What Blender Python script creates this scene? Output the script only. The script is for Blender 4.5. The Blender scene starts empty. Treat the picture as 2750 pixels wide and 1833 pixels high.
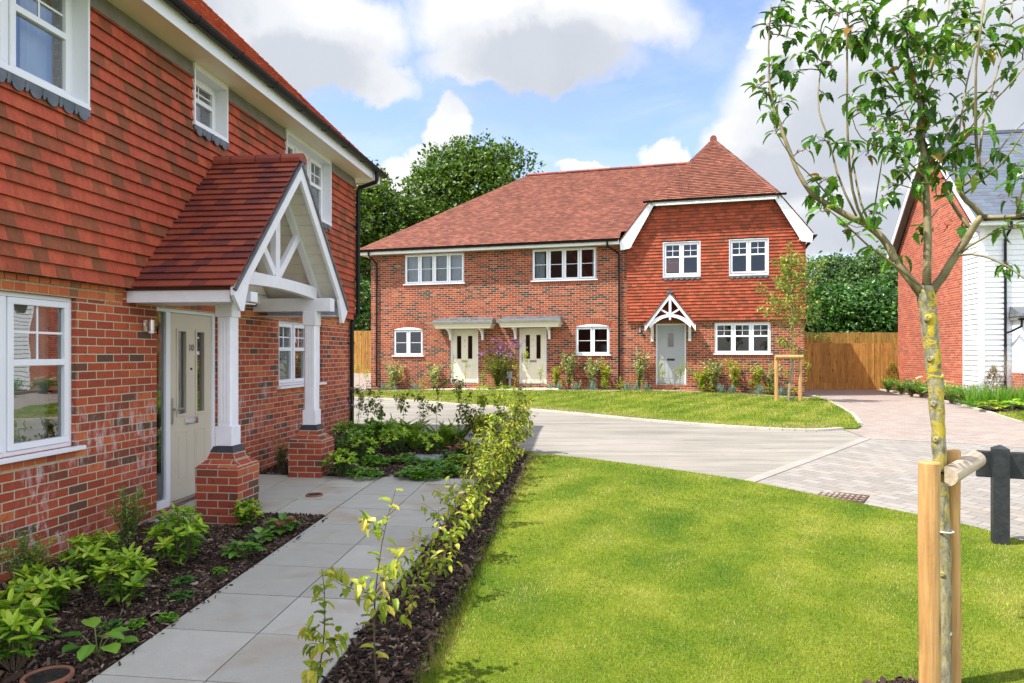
import bpy, math, random
import numpy as np
from mathutils import Vector, Matrix
random.seed(7)
rng = np.random.default_rng(11)
sc = bpy.context.scene
COL = sc.collection
R = math.radians
sin, cos, pi = math.sin, math.cos, math.pi

# ------------------------------------------------------------------ camera numbers and survey helpers
F, CX, HY, EYE = 1900.0, 1375.0, 950.0, 1.65      # focal length / centre / horizon in photo pixels, eye height

def gz(x, y):
    """height of the terrain"""
    if y < 13: z = .04*(y-7)
    elif y < 20: z = .24+.012*(y-13)
    else: z = .324
    t = min(1, max(0, (y-18)/4.5)); t = t*t*(3-2*t)
    z = z*(1-t)+t*(.30+.13*math.exp(-((x-2.5)/5.0)**2))
    if y > 27 and x < 2:
        u = min(1, (y-27)/7)*min(1, (2-x)/6); z += .6*u
    return z

def G(px, py, dz=0.0):
    """point of the terrain seen at a photo pixel"""
    k = (py-HY)/F; tx = (px-CX)/F
    a, b = .5, 70.0
    for _ in range(50):
        m = (a+b)/2
        if EYE-m*k > gz(tx*m, m)+dz: a = m
        else: b = m
    return (tx*m, m, gz(tx*m, m)+dz)

def at(px, py, Y):
    return ((px-CX)/F*Y, Y, EYE+(HY-py)/F*Y)

# ------------------------------------------------------------------ naming / tagging
def tag(o, label=None, cat=None, group=None, kind=None):
    if label: o['label'] = label
    if cat: o['category'] = cat
    if group: o['group'] = group
    if kind: o['kind'] = kind
    return o

def empty(name, loc, rz=0.0, label=None, cat=None, group=None):
    o = bpy.data.objects.new(name, None); COL.objects.link(o)
    o.empty_display_size = .2
    o.location = loc; o.rotation_euler = (0, 0, rz)
    return tag(o, label, cat, group)

def copy_tree(o, parent=None):
    c = o.copy(); COL.objects.link(c); c.parent = parent
    for ch in list(o.children): copy_tree(ch, c)
    return c

# ------------------------------------------------------------------ mesh builder
def v3(p): return np.array(p, float)

class MB:
    def __init__(s): s.v = []; s.f = []; s.n = 0
    def add(s, vs, fs):
        k = len(s.v); s.v.extend([tuple(map(float, p)) for p in vs]); s.f.extend([tuple(i+k for i in f) for f in fs]); return s
    def quad(s, a, b, c, d): return s.add([a, b, c, d], [(0, 1, 2, 3)])
    def poly(s, pts): return s.add(pts, [tuple(range(len(pts)))])
    def hexa(s, p):  # 8 points: bottom 4 ccw, top 4 ccw
        return s.add(p, [(3, 2, 1, 0), (4, 5, 6, 7), (0, 1, 5, 4), (1, 2, 6, 5), (2, 3, 7, 6), (3, 0, 4, 7)])
    def box(s, x0, y0, z0, x1, y1, z1):
        x0, x1 = min(x0, x1), max(x0, x1); y0, y1 = min(y0, y1), max(y0, y1); z0, z1 = min(z0, z1), max(z0, z1)
        return s.hexa([(x0, y0, z0), (x1, y0, z0), (x1, y1, z0), (x0, y1, z0), (x0, y0, z1), (x1, y0, z1), (x1, y1, z1), (x0, y1, z1)])
    def prism(s, pts, d):
        """closed outline (list of 3d points) swept by vector d"""
        n = len(pts); d = v3(d); top = [tuple(v3(p)+d) for p in pts]
        nrm = np.zeros(3)
        for i in range(n):
            a, b = v3(pts[i]), v3(pts[(i+1) % n]); nrm += np.cross(a, b)
        fs = [tuple(range(n))[::-1], tuple(range(n, 2*n))]+[(i, (i+1) % n, (i+1) % n+n, i+n) for i in range(n)]
        if np.dot(nrm, d) < 0: fs = [f[::-1] for f in fs]
        return s.add(list(pts)+top, fs)
    def bar(s, a, b, w, h, up=(0, 0, 1)):
        """box from a to b, width w sideways and h along up"""
        a, b, up = v3(a), v3(b), v3(up); t = b-a; t /= np.linalg.norm(t)
        sd = np.cross(t, up); sd /= np.linalg.norm(sd)+1e-12; u = np.cross(sd, t)
        q = lambda p: [p-sd*w/2-u*h/2, p+sd*w/2-u*h/2, p+sd*w/2+u*h/2, p-sd*w/2+u*h/2]
        A, B = q(a), q(b)
        return s.add(A+B, [(3, 2, 1, 0), (4, 5, 6, 7), (0, 1, 5, 4), (1, 2, 6, 5), (2, 3, 7, 6), (3, 0, 4, 7)][::1])
    def tube(s, path, rad, n=8, cap=True, jit=0):
        P = [v3(p) for p in path]; m = len(P)
        if np.isscalar(rad): rad = [rad]*m
        t0 = P[1]-P[0]; ref = np.array([0, 0, 1.]) if abs(t0[2]) < .9*np.linalg.norm(t0) else np.array([1., 0, 0])
        vs = []; 
        for i in range(m):
            t = P[min(i+1, m-1)]-P[max(i-1, 0)]; t /= np.linalg.norm(t)+1e-12
            a = np.cross(t, ref); a /= np.linalg.norm(a)+1e-12; b = np.cross(a, t); ref = b
            for k in range(n):
                an = 2*pi*k/n; r = rad[i]*(1+(random.uniform(-jit, jit) if jit else 0))
                vs.append(P[i]+(a*cos(an)+b*sin(an))*r)
        fs = []
        for i in range(m-1):
            for k in range(n):
                fs.append((i*n+k, i*n+(k+1) % n, (i+1)*n+(k+1) % n, (i+1)*n+k)[::-1])
        if cap: fs += [tuple(range(n)), tuple(range((m-1)*n, m*n))[::-1]]
        return s.add(vs, fs)
    def lathe(s, c, prof, n=16):
        vs = []; fs = []
        for r, z in prof:
            for k in range(n): vs.append((c[0]+r*cos(2*pi*k/n), c[1]+r*sin(2*pi*k/n), c[2]+z))
        for i in range(len(prof)-1):
            for k in range(n): fs.append((i*n+k, i*n+(k+1) % n, (i+1)*n+(k+1) % n, (i+1)*n+k))
        fs.append(tuple(range(n))[::-1]); fs.append(tuple(range((len(prof)-1)*n, len(prof)*n)))
        return s.add(vs, fs)
    def build(s, name, m, parent=None, smooth=False, uv=True, loc=None, bevel=0):
        me = bpy.data.meshes.new(name); me.from_pydata(s.v, [], s.f); me.update()
        if uv: metric_uv(me)
        me.materials.append(m)
        if smooth: me.polygons.foreach_set('use_smooth', [True]*len(me.polygons))
        o = bpy.data.objects.new(name, me); COL.objects.link(o)
        if parent is not None: o.parent = parent
        if loc is not None: o.location = loc
        if bevel:
            b = o.modifiers.new('bevel', 'BEVEL'); b.width = bevel; b.segments = 2; b.limit_method = 'ANGLE'
        return o

def metric_uv(me):
    uvl = me.uv_layers.new(name='UVMap'); 
    nl = len(me.loops)
    if nl == 0: return
    co = np.empty(len(me.vertices)*3); me.vertices.foreach_get('co', co); co = co.reshape(-1, 3)
    li = np.empty(nl, dtype=np.int64); me.loops.foreach_get('vertex_index', li)
    pn = np.empty(len(me.polygons)*3); me.polygons.foreach_get('normal', pn); pn = pn.reshape(-1, 3)
    lt = np.empty(len(me.polygons), dtype=np.int64); me.polygons.foreach_get('loop_total', lt)
    pi_ = np.repeat(np.arange(len(lt)), lt); N = pn[pi_]; P = co[li]
    T = np.stack([-N[:, 1], N[:, 0], np.zeros(nl)], 1); L = np.linalg.norm(T, axis=1)
    flat = L < .2
    T[~flat] /= L[~flat][:, None]
    # canonical orientation so that opposite faces of a course line up
    B = np.cross(N, T)
    T[flat] = (1, 0, 0); B[flat] = (0, 1, 0)
    uv = np.stack([(P*T).sum(1), (P*B).sum(1)], 1)
    uvl.data.foreach_set('uv', uv.ravel())

def np_mesh(name, V, Fq, m, parent=None, smooth=False, loc=None):
    """mesh from numpy arrays; Fq is (n,k) index array (all faces k-gons)"""
    me = bpy.data.meshes.new(name); n, k = Fq.shape
    me.vertices.add(len(V)); me.vertices.foreach_set('co', np.ascontiguousarray(V, dtype=np.float32).ravel())
    me.loops.add(n*k); me.loops.foreach_set('vertex_index', np.ascontiguousarray(Fq, dtype=np.int32).ravel())
    me.polygons.add(n); me.polygons.foreach_set('loop_start', np.arange(0, n*k, k, dtype=np.int32))
    me.polygons.foreach_set('loop_total', np.full(n, k, dtype=np.int32))
    me.polygons.foreach_set('use_smooth', np.full(n, bool(smooth)))
    me.update(calc_edges=True); me.materials.append(m)
    o = bpy.data.objects.new(name, me); COL.objects.link(o)
    if parent is not None: o.parent = parent
    if loc is not None: o.location = loc
    return o

# ------------------------------------------------------------------ materials
class NT:
    def __init__(s, name):
        s.m = bpy.data.materials.new(name); s.m.use_nodes = True; s.t = s.m.node_tree; s.t.nodes.clear()
        s.out = s.t.nodes.new('ShaderNodeOutputMaterial')
    def n(s, typ, **kw):
        nd = s.t.nodes.new('ShaderNode'+typ)
        for k, v in kw.items():
            if k.startswith('i_'): nd.inputs[k[2:].replace('_', ' ')].default_value = v
            else: setattr(nd, k, v)
        return nd
    def l(s, a, b): s.t.links.new(a, b)
    def ramp(s, fac, stops, interp='LINEAR'):
        r = s.n('ValToRGB'); r.color_ramp.interpolation = interp; e = r.color_ramp.elements
        while len(e) > 1: e.remove(e[-1])
        for i, (p, c) in enumerate(stops):
            q = e[0] if i == 0 else e.new(p)
            q.position = p; q.color = (c, c, c, 1) if np.isscalar(c) else (*c, 1)
        if fac is not None: s.l(fac, r.inputs[0])
        return r.outputs[0]
    def mix(s, fac, a, b, mode='MIX'):
        x = s.n('Mix', data_type='RGBA', blend_type=mode, clamp_factor=True)
        for i, val in ((0, fac), (6, a), (7, b)):
            if hasattr(val, 'links'): s.l(val, x.inputs[i])
            elif i == 0: x.inputs[0].default_value = val
            else: x.inputs[i].default_value = (*val, 1)
        return x.outputs[2]
    def math(s, op, a, b=None, clamp=False):
        x = s.n('Math', operation=op, use_clamp=clamp)
        for i, val in enumerate((a, b)):
            if val is None: continue
            if hasattr(val, 'links'): s.l(val, x.inputs[i])
            else: x.inputs[i].default_value = val
        return x.outputs[0]
    def noise(s, vec, scale, detail=4, rough=.55, dist=0):
        x = s.n('TexNoise'); x.inputs['Scale'].default_value = scale; x.inputs['Detail'].default_value = detail
        x.inputs['Roughness'].default_value = rough; x.inputs['Distortion'].default_value = dist
        if vec is not None: s.l(vec, x.inputs['Vector'])
        return x.outputs['Fac']
    def mapping(s, vec, scale=(1, 1, 1), rot=(0, 0, 0), loc=(0, 0, 0)):
        x = s.n('Mapping'); x.inputs['Scale'].default_value = scale; x.inputs['Rotation'].default_value = rot
        x.inputs['Location'].default_value = loc; s.l(vec, x.inputs['Vector']); return x.outputs[0]
    def coord(s, w='Object'): return s.n('TexCoord').outputs[w]
    def bsdf(s, col, rough=.6, bump=None, bstr=.3, bdist=.01, spec=.5, metal=0, **kw):
        p = s.n('BsdfPrincipled')
        if hasattr(col, 'links'): s.l(col, p.inputs['Base Color'])
        else: p.inputs['Base Color'].default_value = (*col, 1)
        if hasattr(rough, 'links'): s.l(rough, p.inputs['Roughness'])
        else: p.inputs['Roughness'].default_value = rough
        p.inputs['Specular IOR Level'].default_value = spec; p.inputs['Metallic'].default_value = metal
        if bump is not None:
            b = s.n('Bump'); b.inputs['Strength'].default_value = bstr; b.inputs['Distance'].default_value = bdist
            s.l(bump, b.inputs['Height']); s.l(b.outputs[0], p.inputs['Normal'])
        for k, v in kw.items(): p.inputs[k].default_value = v
        s.p = p; s.l(p.outputs[0], s.out.inputs[0]); return p
    def done(s): return s.m

def m_plain(name, col, rough=.5, var=.08, scale=6, metal=0, spec=.5, bump=0, bs=40):
    t = NT(name); c = t.coord(); n = t.noise(c, scale, 5)
    d = tuple(x*(1-var*2) for x in col); e = tuple(min(1, x*(1+var)) for x in col)
    n2 = t.noise(c, bs, 3)
    t.bsdf(t.ramp(n, [(.3, d), (.7, e)]), rough, n2 if bump else None, bump, .004, spec, metal); return t.done()

def m_brick(name, stops, mortar, bw=.225, bh=.075, blotch=.35, efflo=0, off=(0, 0), bump=.7, large=.15):
    t = NT(name); uv = t.coord('UV'); 
    wob = t.n('TexNoise'); wob.inputs['Scale'].default_value = 9; t.l(uv, wob.inputs['Vector'])
    mvec = t.mapping(uv, loc=(off[0], off[1], 0))
    va = t.n('VectorMath', operation='SCALE'); t.l(wob.outputs['Color'], va.inputs[0]); va.inputs[3].default_value = .004
    vb = t.n('VectorMath', operation='ADD'); t.l(mvec, vb.inputs[0]); t.l(va.outputs[0], vb.inputs[1])
    b = t.n('TexBrick'); t.l(vb.outputs[0], b.inputs['Vector'])
    b.inputs['Scale'].default_value = 1; b.inputs['Brick Width'].default_value = bw; b.inputs['Row Height'].default_value = bh
    b.inputs['Mortar Size'].default_value = .0062; b.inputs['Mortar Smooth'].default_value = .25
    b.inputs['Color1'].default_value = (0, 0, 0, 1); b.inputs['Color2'].default_value = (1, 1, 1, 1); b.inputs['Mortar'].default_value = (.5, .5, .5, 1)
    b.offset = .5
    col = t.ramp(b.outputs['Color'], stops)
    # fired patches and mottling
    n1 = t.noise(uv, 16, 4, .6); n2 = t.noise(uv, 60, 3, .6); n3 = t.noise(uv, .55, 3)
    col = t.mix(t.math('MULTIPLY', t.ramp(n1, [(.56, 0), (.70, 1)]), blotch), col, (.09, .055, .035))
    col = t.mix(.5, col, t.ramp(n2, [(.3, .72), (.7, 1.22)]), 'MULTIPLY')
    col = t.mix(large*2, col, t.ramp(n3, [(.35, .75), (.65, 1.25)]), 'MULTIPLY')
    mo = t.mix(.6, mortar, t.ramp(n2, [(.3, .7), (.7, 1.2)]), 'MULTIPLY')
    col = t.mix(t.math('POWER', b.outputs['Fac'], .8), col, mo)
    if efflo:
        sx = t.n('SeparateXYZ'); t.l(uv, sx.inputs[0])
        band = t.math('MULTIPLY', t.ramp(t.math('MULTIPLY', sx.outputs[1], .5), [(.0, .4), (.08, 1), (.48, .8), (.75, 0)]), 1)
        st = t.mapping(uv, scale=(14, 5, 1)); n4 = t.noise(st, 1, 5, .7, .6); n5 = t.noise(uv, 1.6, 3, .5)
        e = t.math('MULTIPLY', t.ramp(n4, [(.5, 0), (.68, 1)]), t.ramp(n5, [(.44, 0), (.62, 1)]))
        e = t.math('MULTIPLY', t.math('MULTIPLY', e, band), efflo)
        col = t.mix(e, col, (.62, .52, .52))
    h = t.math('ADD', t.math('MULTIPLY', t.math('SUBTRACT', 1.0, b.outputs['Fac']), 1.0), t.math('MULTIPLY', n2, .35))
    t.bsdf(col, .85, h, bump, .006, .25); return t.done()

def m_tile(name, stops, streak=.3, rough=.75):
    t = NT(name); g = t.n('NewGeometry'); c = t.coord()
    col = t.ramp(g.outputs['Random Per Island'], stops)
    n1 = t.noise(t.mapping(c, scale=(20, 20, 10)), 1, 6, .7, .4); n2 = t.noise(c, 90, 3, .7); n3 = t.noise(c, .8, 2)
    col = t.mix(t.math('MULTIPLY', t.ramp(n1, [(.38, 0), (.72, 1)]), streak), col, (.09, .045, .02))
    col = t.mix(.55, col, t.ramp(n2, [(.3, .7), (.7, 1.3)]), 'MULTIPLY')
    col = t.mix(.3, col, t.ramp(n3, [(.35, .7), (.65, 1.3)]), 'MULTIPLY')
    t.bsdf(col, rough, n2, .35, .003, .3); return t.done()

def m_leaf(name, stops, trans=.35, rough=.45, pos_scale=1.2, under=None, spec=.4):
    t = NT(name); g = t.n('NewGeometry'); c = t.coord()
    col = t.ramp(g.outputs['Random Per Island'], stops)
    n = t.noise(c, pos_scale, 3); col = t.mix(.5, col, t.ramp(n, [(.3, .65), (.7, 1.3)]), 'MULTIPLY')
    p = t.bsdf(col, rough, None, spec=spec)
    tr = t.n('BsdfTranslucent'); t.l(t.mix(.8, col, (1.0, 1.15, .45), 'MULTIPLY'), tr.inputs[0])
    mx = t.n('MixShader'); mx.inputs[0].default_value = trans
    t.l(p.outputs[0], mx.inputs[1]); t.l(tr.outputs[0], mx.inputs[2]); t.l(mx.outputs[0], t.out.inputs[0]); return t.done()

def m_glass(name, tint=(.75, .82, .82), base=.07, dust=0):
    t = NT(name); fr = t.n('Fresnel'); fr.inputs[0].default_value = 1.55
    gl = t.n('BsdfGlossy'); gl.inputs['Roughness'].default_value = .006; gl.inputs[0].default_value = (.95, .97, 1, 1)
    bm = t.noise(t.coord(), 1.1, 2); bp = t.n('Bump'); bp.inputs['Strength'].default_value = .06; bp.inputs['Distance'].default_value = .05
    t.l(bm, bp.inputs['Height']); t.l(bp.outputs[0], gl.inputs['Normal'])
    tr = t.n('BsdfTransparent'); tr.inputs[0].default_value = (*tint, 1)
    f = t.math('MULTIPLY_ADD', fr.outputs[0], 1.3); t.t.nodes[-1].inputs[2].default_value = base; t.t.nodes[-1].use_clamp = True
    mx = t.n('MixShader'); t.l(f, mx.inputs[0]); t.l(tr.outputs[0], mx.inputs[1]); t.l(gl.outputs[0], mx.inputs[2])
    t.l(mx.outputs[0], t.out.inputs[0]); return t.done()

def m_wood(name, c0, c1, axis='Z', rough=.7, knots=True):
    t = NT(name); c = t.coord(); g = t.n('NewGeometry')
    s = {'Z': (9, 9, .6), 'X': (.6, 9, 9), 'Y': (9, .6, 9)}[axis]
    n = t.noise(t.mapping(c, scale=s), 2.4, 6, .6, 1.2); n2 = t.noise(c, 45, 3)
    col = t.ramp(n, [(.3, c0), (.68, c1)])
    col = t.mix(.55, col, t.ramp(g.outputs['Random Per Island'], [(0, .68), (1, 1.25)]), 'MULTIPLY')
    if knots:
        k = t.n('TexVoronoi'); k.inputs['Scale'].default_value = 1; s2 = {'Z': (5, 5, 2.2), 'X': (2.2, 5, 5), 'Y': (5, 2.2, 5)}[axis]
        t.l(t.mapping(c, scale=s2), k.inputs['Vector'])
        col = t.mix(t.ramp(k.outputs['Distance'], [(.06, .8), (.20, 0)]), col, tuple(x*.25 for x in c0))
    col = t.mix(.45, col, t.ramp(t.noise(c, 3.5, 4), [(.3, .7), (.7, 1.2)]), 'MULTIPLY')
    t.bsdf(col, rough, n2, .3, .003, .3); return t.done()

M = {}
M['brick_near'] = m_brick('orange_red_brick_wall', [(0, (.10, .06, .045)), (.06, (.17, .06, .038)), (.13, (.29, .055, .032)), (.55, (.36, .07, .034)), (.85, (.43, .09, .04)), (1, (.52, .14, .05))], (.50, .42, .30), efflo=1.0, blotch=.65)
M['brick_pier'] = m_brick('red_brick_pedestal', [(0, (.08, .055, .04)), (.18, (.16, .06, .04)), (.32, (.30, .055, .035)), (.7, (.36, .07, .038)), (1, (.44, .12, .05))], (.42, .37, .27), blotch=.75)
M['brick_far'] = m_brick('multi_red_brick_wall', [(0, (.045, .028, .026)), (.17, (.085, .036, .028)), (.26, (.20, .04, .02)), (.6, (.28, .05, .024)), (.9, (.34, .075, .032)), (1, (.38, .12, .06))], (.48, .39, .28), blotch=.25)
M['brick_right'] = m_brick('salmon_brick_wall', [(0, (.22, .07, .04)), (.08, (.34, .07, .038)), (.5, (.41, .085, .045)), (1, (.50, .14, .075))], (.52, .40, .30), blotch=.15)
M['brick_single'] = m_tile('edge_laid_brick', [(0, (.34, .07, .03)), (.15, (.20, .09, .05)), (.2, (.44, .10, .035)), (.8, (.54, .14, .045)), (1, (.60, .19, .06))], .12)
M['brick_arch_far'] = m_tile('rubbed_arch_brick', [(0, (.22, .045, .025)), (1, (.38, .08, .035))], .12)
M['mortar'] = m_plain('buff_mortar', (.46, .38, .25), .9, .15, 20, bump=.3)
M['tile_hung'] = m_tile('hung_clay_wall_tile', [(0, (.23, .075, .035)), (.25, (.28, .078, .036)), (.4, (.42, .078, .040)), (.8, (.50, .085, .045)), (1, (.51, .11, .05))], .55)
M['tile_hung_far'] = m_tile('hung_clay_tile_bright', [(0, (.19, .048, .02)), (.3, (.27, .054, .022)), (.6, (.34, .056, .024)), (1, (.40, .085, .036))], .4)
M['tile_porch'] = m_tile('dark_red_clay_roof_tile', [(0, (.13, .038, .042)), (.2, (.18, .045, .04)), (.5, (.26, .055, .040)), (1, (.32, .075, .045))], .3, .6)
M['tile_roof'] = m_tile('red_clay_roof_tile', [(0, (.13, .045, .032)), (.3, (.17, .056, .036)), (.7, (.21, .07, .044)), (1, (.26, .095, .06))], .2)
M['tile_roof_near'] = m_tile('orange_clay_roof_tile', [(0, (.30, .06, .03)), (1, (.50, .12, .06))], .2)
M['slate'] = m_tile('blue_grey_roof_slate', [(0, (.085, .10, .13)), (1, (.11, .13, .165))], .0, .5)
M['upvc'] = m_plain('white_window_frame', (.79, .80, .86), .28, .015, 3)
M['paint'] = m_plain('white_painted_timber', (.80, .79, .87), .42, .03, 9, bump=.08)
M['cream'] = m_plain('cream_painted_timber', (.80, .73, .65), .4, .03, 9)
M['soffit'] = m_plain('cream_soffit_board', (.80, .72, .58), .5, .03, 4)
M['weatherboard'] = m_plain('white_weatherboard', (.74, .76, .80), .45, .04, 12, bump=.1)
M['gutter'] = m_plain('black_gutter_plastic', (.006, .006, .007), .45, .1, 5, spec=.25)
M['lead'] = m_plain('grey_lead_sheet', (.13, .145, .16), .42, .2, 7, metal=.25, bump=.2)
M['lead_brown'] = m_plain('weathered_grey_trim', (.19, .175, .15), .6, .1, 7)
M['glass'] = m_glass('window_glass', (.62, .70, .72), base=.0)
M['glass_near'] = m_glass('clear_window_glass', base=.16)
M['glass_dark'] = m_glass('obscured_door_glass', (.30, .32, .30), .05)
M['door_cream'] = m_plain('stone_coloured_door', (.58, .52, .42), .35, .02, 3)
M['door_ivory'] = m_plain('ivory_door', (.72, .655, .54), .35, .02, 3)
M['door_grey'] = m_plain('grey_door', (.36, .36, .385), .38, .03, 3)
M['chrome'] = m_plain('polished_chrome', (.75, .75, .74), .08, .02, 3, metal=1)
M['steel'] = m_plain('brushed_steel', (.55, .53, .50), .3, .05, 9, metal=1)
M['dark_metal'] = m_plain('dark_metal', (.05, .05, .05), .4, .1, 9, metal=.6)
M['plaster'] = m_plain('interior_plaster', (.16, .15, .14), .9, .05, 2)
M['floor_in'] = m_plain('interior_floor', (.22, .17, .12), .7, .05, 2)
M['underlay'] = m_plain('roof_underlay', (.10, .035, .02), .9, .1, 5)
M['curtain'] = m_plain('pale_curtain_cloth', (.74, .76, .76), .9, .04, 5)
M['curtain_grey'] = m_plain('grey_curtain_cloth', (.42, .43, .41), .9, .06, 5)
M['poster'] = m_plain('coral_poster', (.80, .22, .14), .6, .02, 2)
M['poster_white'] = m_plain('white_poster_print', (.85, .85, .85), .6, 0, 2)
M['blue_cap'] = m_plain('blue_black_engineering_brick', (.035, .042, .055), .32, .15, 12, bump=.2)
M['terracotta'] = m_plain('terracotta', (.26, .11, .065), .8, .1, 9)
M['grey_plastic'] = m_plain('grey_plastic', (.32, .36, .40), .4, .03, 4)
M['number_grey'] = m_plain('pewter_number', (.26, .25, .22), .35, .05, 8, metal=.7)
M['fence_wood'] = m_wood('golden_brown_fence_board', (.26, .12, .025), (.56, .30, .075))
M['stake_wood'] = m_wood('peeled_pine_stake', (.36, .18, .06), (.60, .36, .15))
M['stake_side'] = m_wood('weathered_half_log', (.30, .23, .16), (.52, .43, .32), 'Y', knots=False)
M['rail_black'] = m_plain('black_recycled_plastic', (.022, .025, .03), .55, .3, 14, bump=.5)
M['soil'] = m_plain('dark_soil', (.030, .019, .012), .95, .4, 9, bump=.8)
M['strap_black'] = m_plain('black_rubber_strap', (.02, .02, .02), .6, .1, 9)
# ------------------------------------------------------------------ building parts
class Fr:
    """facade frame: origin O, U to the right seen from outside, N outward; p(u, v, w)"""
    def __init__(s, O, U, N): s.O, s.U, s.N = v3(O), v3(U), v3(N); s.Z = np.array([0, 0, 1.])
    def p(s, u, v, w=0): return tuple(s.O+s.U*u+s.Z*v+s.N*w)
    def box(s, mb, u0, v0, w0, u1, v1, w1):
        u0, u1 = min(u0, u1), max(u0, u1); v0, v1 = min(v0, v1), max(v0, v1); w0, w1 = min(w0, w1), max(w0, w1)
        return mb.hexa([s.p(u0, v0, w1), s.p(u1, v0, w1), s.p(u1, v0, w0), s.p(u0, v0, w0), s.p(u0, v1, w1), s.p(u1, v1, w1), s.p(u1, v1, w0), s.p(u0, v1, w0)])
    def pris(s, mb, pts, w0, w1): return mb.prism([s.p(u, v, w0) for u, v in pts], s.N*(w1-w0))

def wall(mb, fr, u0, u1, v0, v1, ops=(), th=.3, w=0, back=True):
    ops = [(o[0], o[1], o[2], o[3]) for o in ops]
    us = sorted({u0, u1, *[o[0] for o in ops], *[o[2] for o in ops]}); vs = sorted({v0, v1, *[o[1] for o in ops], *[o[3] for o in ops]})
    us = [u for u in us if u0 <= u <= u1]; vs = [x for x in vs if v0 <= x <= v1]
    for i in range(len(us)-1):
        for j in range(len(vs)-1):
            a, b, c, d = us[i], us[i+1], vs[j], vs[j+1]; mu, mv = (a+b)/2, (c+d)/2
            if any(o[0] < mu < o[2] and o[1] < mv < o[3] for o in ops): continue
            mb.quad(fr.p(a, c, w), fr.p(b, c, w), fr.p(b, d, w), fr.p(a, d, w))
            if back: mb.quad(fr.p(b, c, w-th), fr.p(a, c, w-th), fr.p(a, d, w-th), fr.p(b, d, w-th))
    for o in ops:
        a, c, b, d = o[0], max(o[1], v0), o[2], min(o[3], v1); head = o[3] < v1-.001
        mb.quad(fr.p(a, c, w), fr.p(a, d, w), fr.p(a, d, w-th), fr.p(a, c, w-th))
        mb.quad(fr.p(b, c, w), fr.p(b, c, w-th), fr.p(b, d, w-th), fr.p(b, d, w))
        mb.quad(fr.p(a, c, w), fr.p(a, c, w-th), fr.p(b, c, w-th), fr.p(b, c, w))
        if head: mb.quad(fr.p(a, d, w), fr.p(b, d, w), fr.p(b, d, w-th), fr.p(a, d, w-th))
    for u in (u0, u1): mb.quad(fr.p(u, v0, w), fr.p(u, v1, w), fr.p(u, v1, w-th), fr.p(u, v0, w-th))
    if back: mb.quad(fr.p(u0, v1, w), fr.p(u1, v1, w), fr.p(u1, v1, w-th), fr.p(u0, v1, w-th))

def tiles(name, mat, parent, O, U, V, N, rows, spans, gauge=.1, tw=.165, lift=.022, thick=.012, jit=.0025, curve=0):
    """plain tiles laid in courses on plane O + u*U + v*V; spans(v) -> [(u0,u1),...]"""
    O, U, V, N = map(v3, (O, U, V, N)); B = []
    for i in range(rows):
        v0 = i*gauge; off = (.5 if i % 2 else 0)*tw
        for (ua, ub) in spans(v0+gauge/2):
            if ub-ua < .02: continue
            k = math.floor((ua-off)/tw)
            while k*tw+off < ub:
                a = max(ua, k*tw+off+.0003); b = min(ub, (k+1)*tw+off-.0003); k += 1
                if b-a > .012: B.append((a, b, v0))
    B = np.array(B); n = len(B)
    if n == 0: return None
    ja, jb, jv = rng.normal(0, jit, n), rng.normal(0, jit, n), rng.normal(0, jit*.7, n)
    a, b, v0 = B[:, 0], B[:, 1], B[:, 2]+jv; v1 = B[:, 2]+gauge*1.12
    def P(u, v, w): return O+u[:, None]*U+v[:, None]*V+w[:, None]*N
    z = np.zeros(n)
    L = lift
    pts = [P(a, v0, z+L-thick+ja), P(b, v0, z+L-thick+jb), P(b, v0, z+L+jb), P(a, v0, z+L+ja),
           P(a, v1, z+.002), P(b, v1, z+.002), P(b, v1, z+.002+thick*.6), P(a, v1, z+.002+thick*.6)]
    W = np.stack(pts, 1).reshape(-1, 3)
    fq = np.array([(0, 1, 2, 3), (3, 2, 6, 7), (0, 3, 7, 4), (1, 5, 6, 2), (0, 4, 5, 1)])
    Fq = (np.arange(n)[:, None, None]*8+fq[None]).reshape(-1, 4)
    return np_mesh(name, W, Fq, mat, parent)

def poly_spans(pts):
    """spans of a 2d polygon at a height v"""
    def f(v):
        xs = []
        for i in range(len(pts)):
            (x0, y0), (x1, y1) = pts[i], pts[(i+1) % len(pts)]
            if (y0 <= v) != (y1 <= v): xs.append(x0+(v-y0)/(y1-y0)*(x1-x0))
        xs.sort(); return [(xs[i], xs[i+1]) for i in range(0, len(xs)-1, 2)]
    return f

def minus(spans, holes):
    def f(v):
        out = spans(v)
        for (a, c, b, d) in holes:
            if not (c < v < d): continue
            nx = []
            for (s, e) in out:
                if b <= s or a >= e: nx.append((s, e)); continue
                if s < a: nx.append((s, a))
                if e > b: nx.append((b, e))
            out = nx
        return out
    return f

def hips(mb, a, b, nn, w=.2, step=.1, rise=.028, th=.016):
    """overlapping bonnet tiles along a hip from a (low) to b (high); nn = up-facing normal of the hip"""
    a, b, nn = v3(a), v3(b), v3(nn); L = np.linalg.norm(b-a); t = (b-a)/L; nn = nn-t*np.dot(nn, t); nn /= np.linalg.norm(nn)
    s = np.cross(t, nn); k = int(L/step)
    for i in range(k):
        c = a+t*(i*step); e = a+t*((i+1.35)*step); j = random.uniform(-.004, .004)
        vs = []
        for q, r in ((c, rise+j), (e, .006)):
            for an, f in ((-1, -.62), (-.55, -.12), (0, .06), (.55, -.12), (1, -.62)):
                vs.append(q+s*(an*w/2)+nn*(r+f*w/2))
        vs += [p-nn*th for p in vs[:5]]
        mb.add(vs, [(i2, i2+1, i2+6, i2+5) for i2 in range(4)]+[(10+i2, 11+i2, i2+1, i2) for i2 in range(4)])

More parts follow.
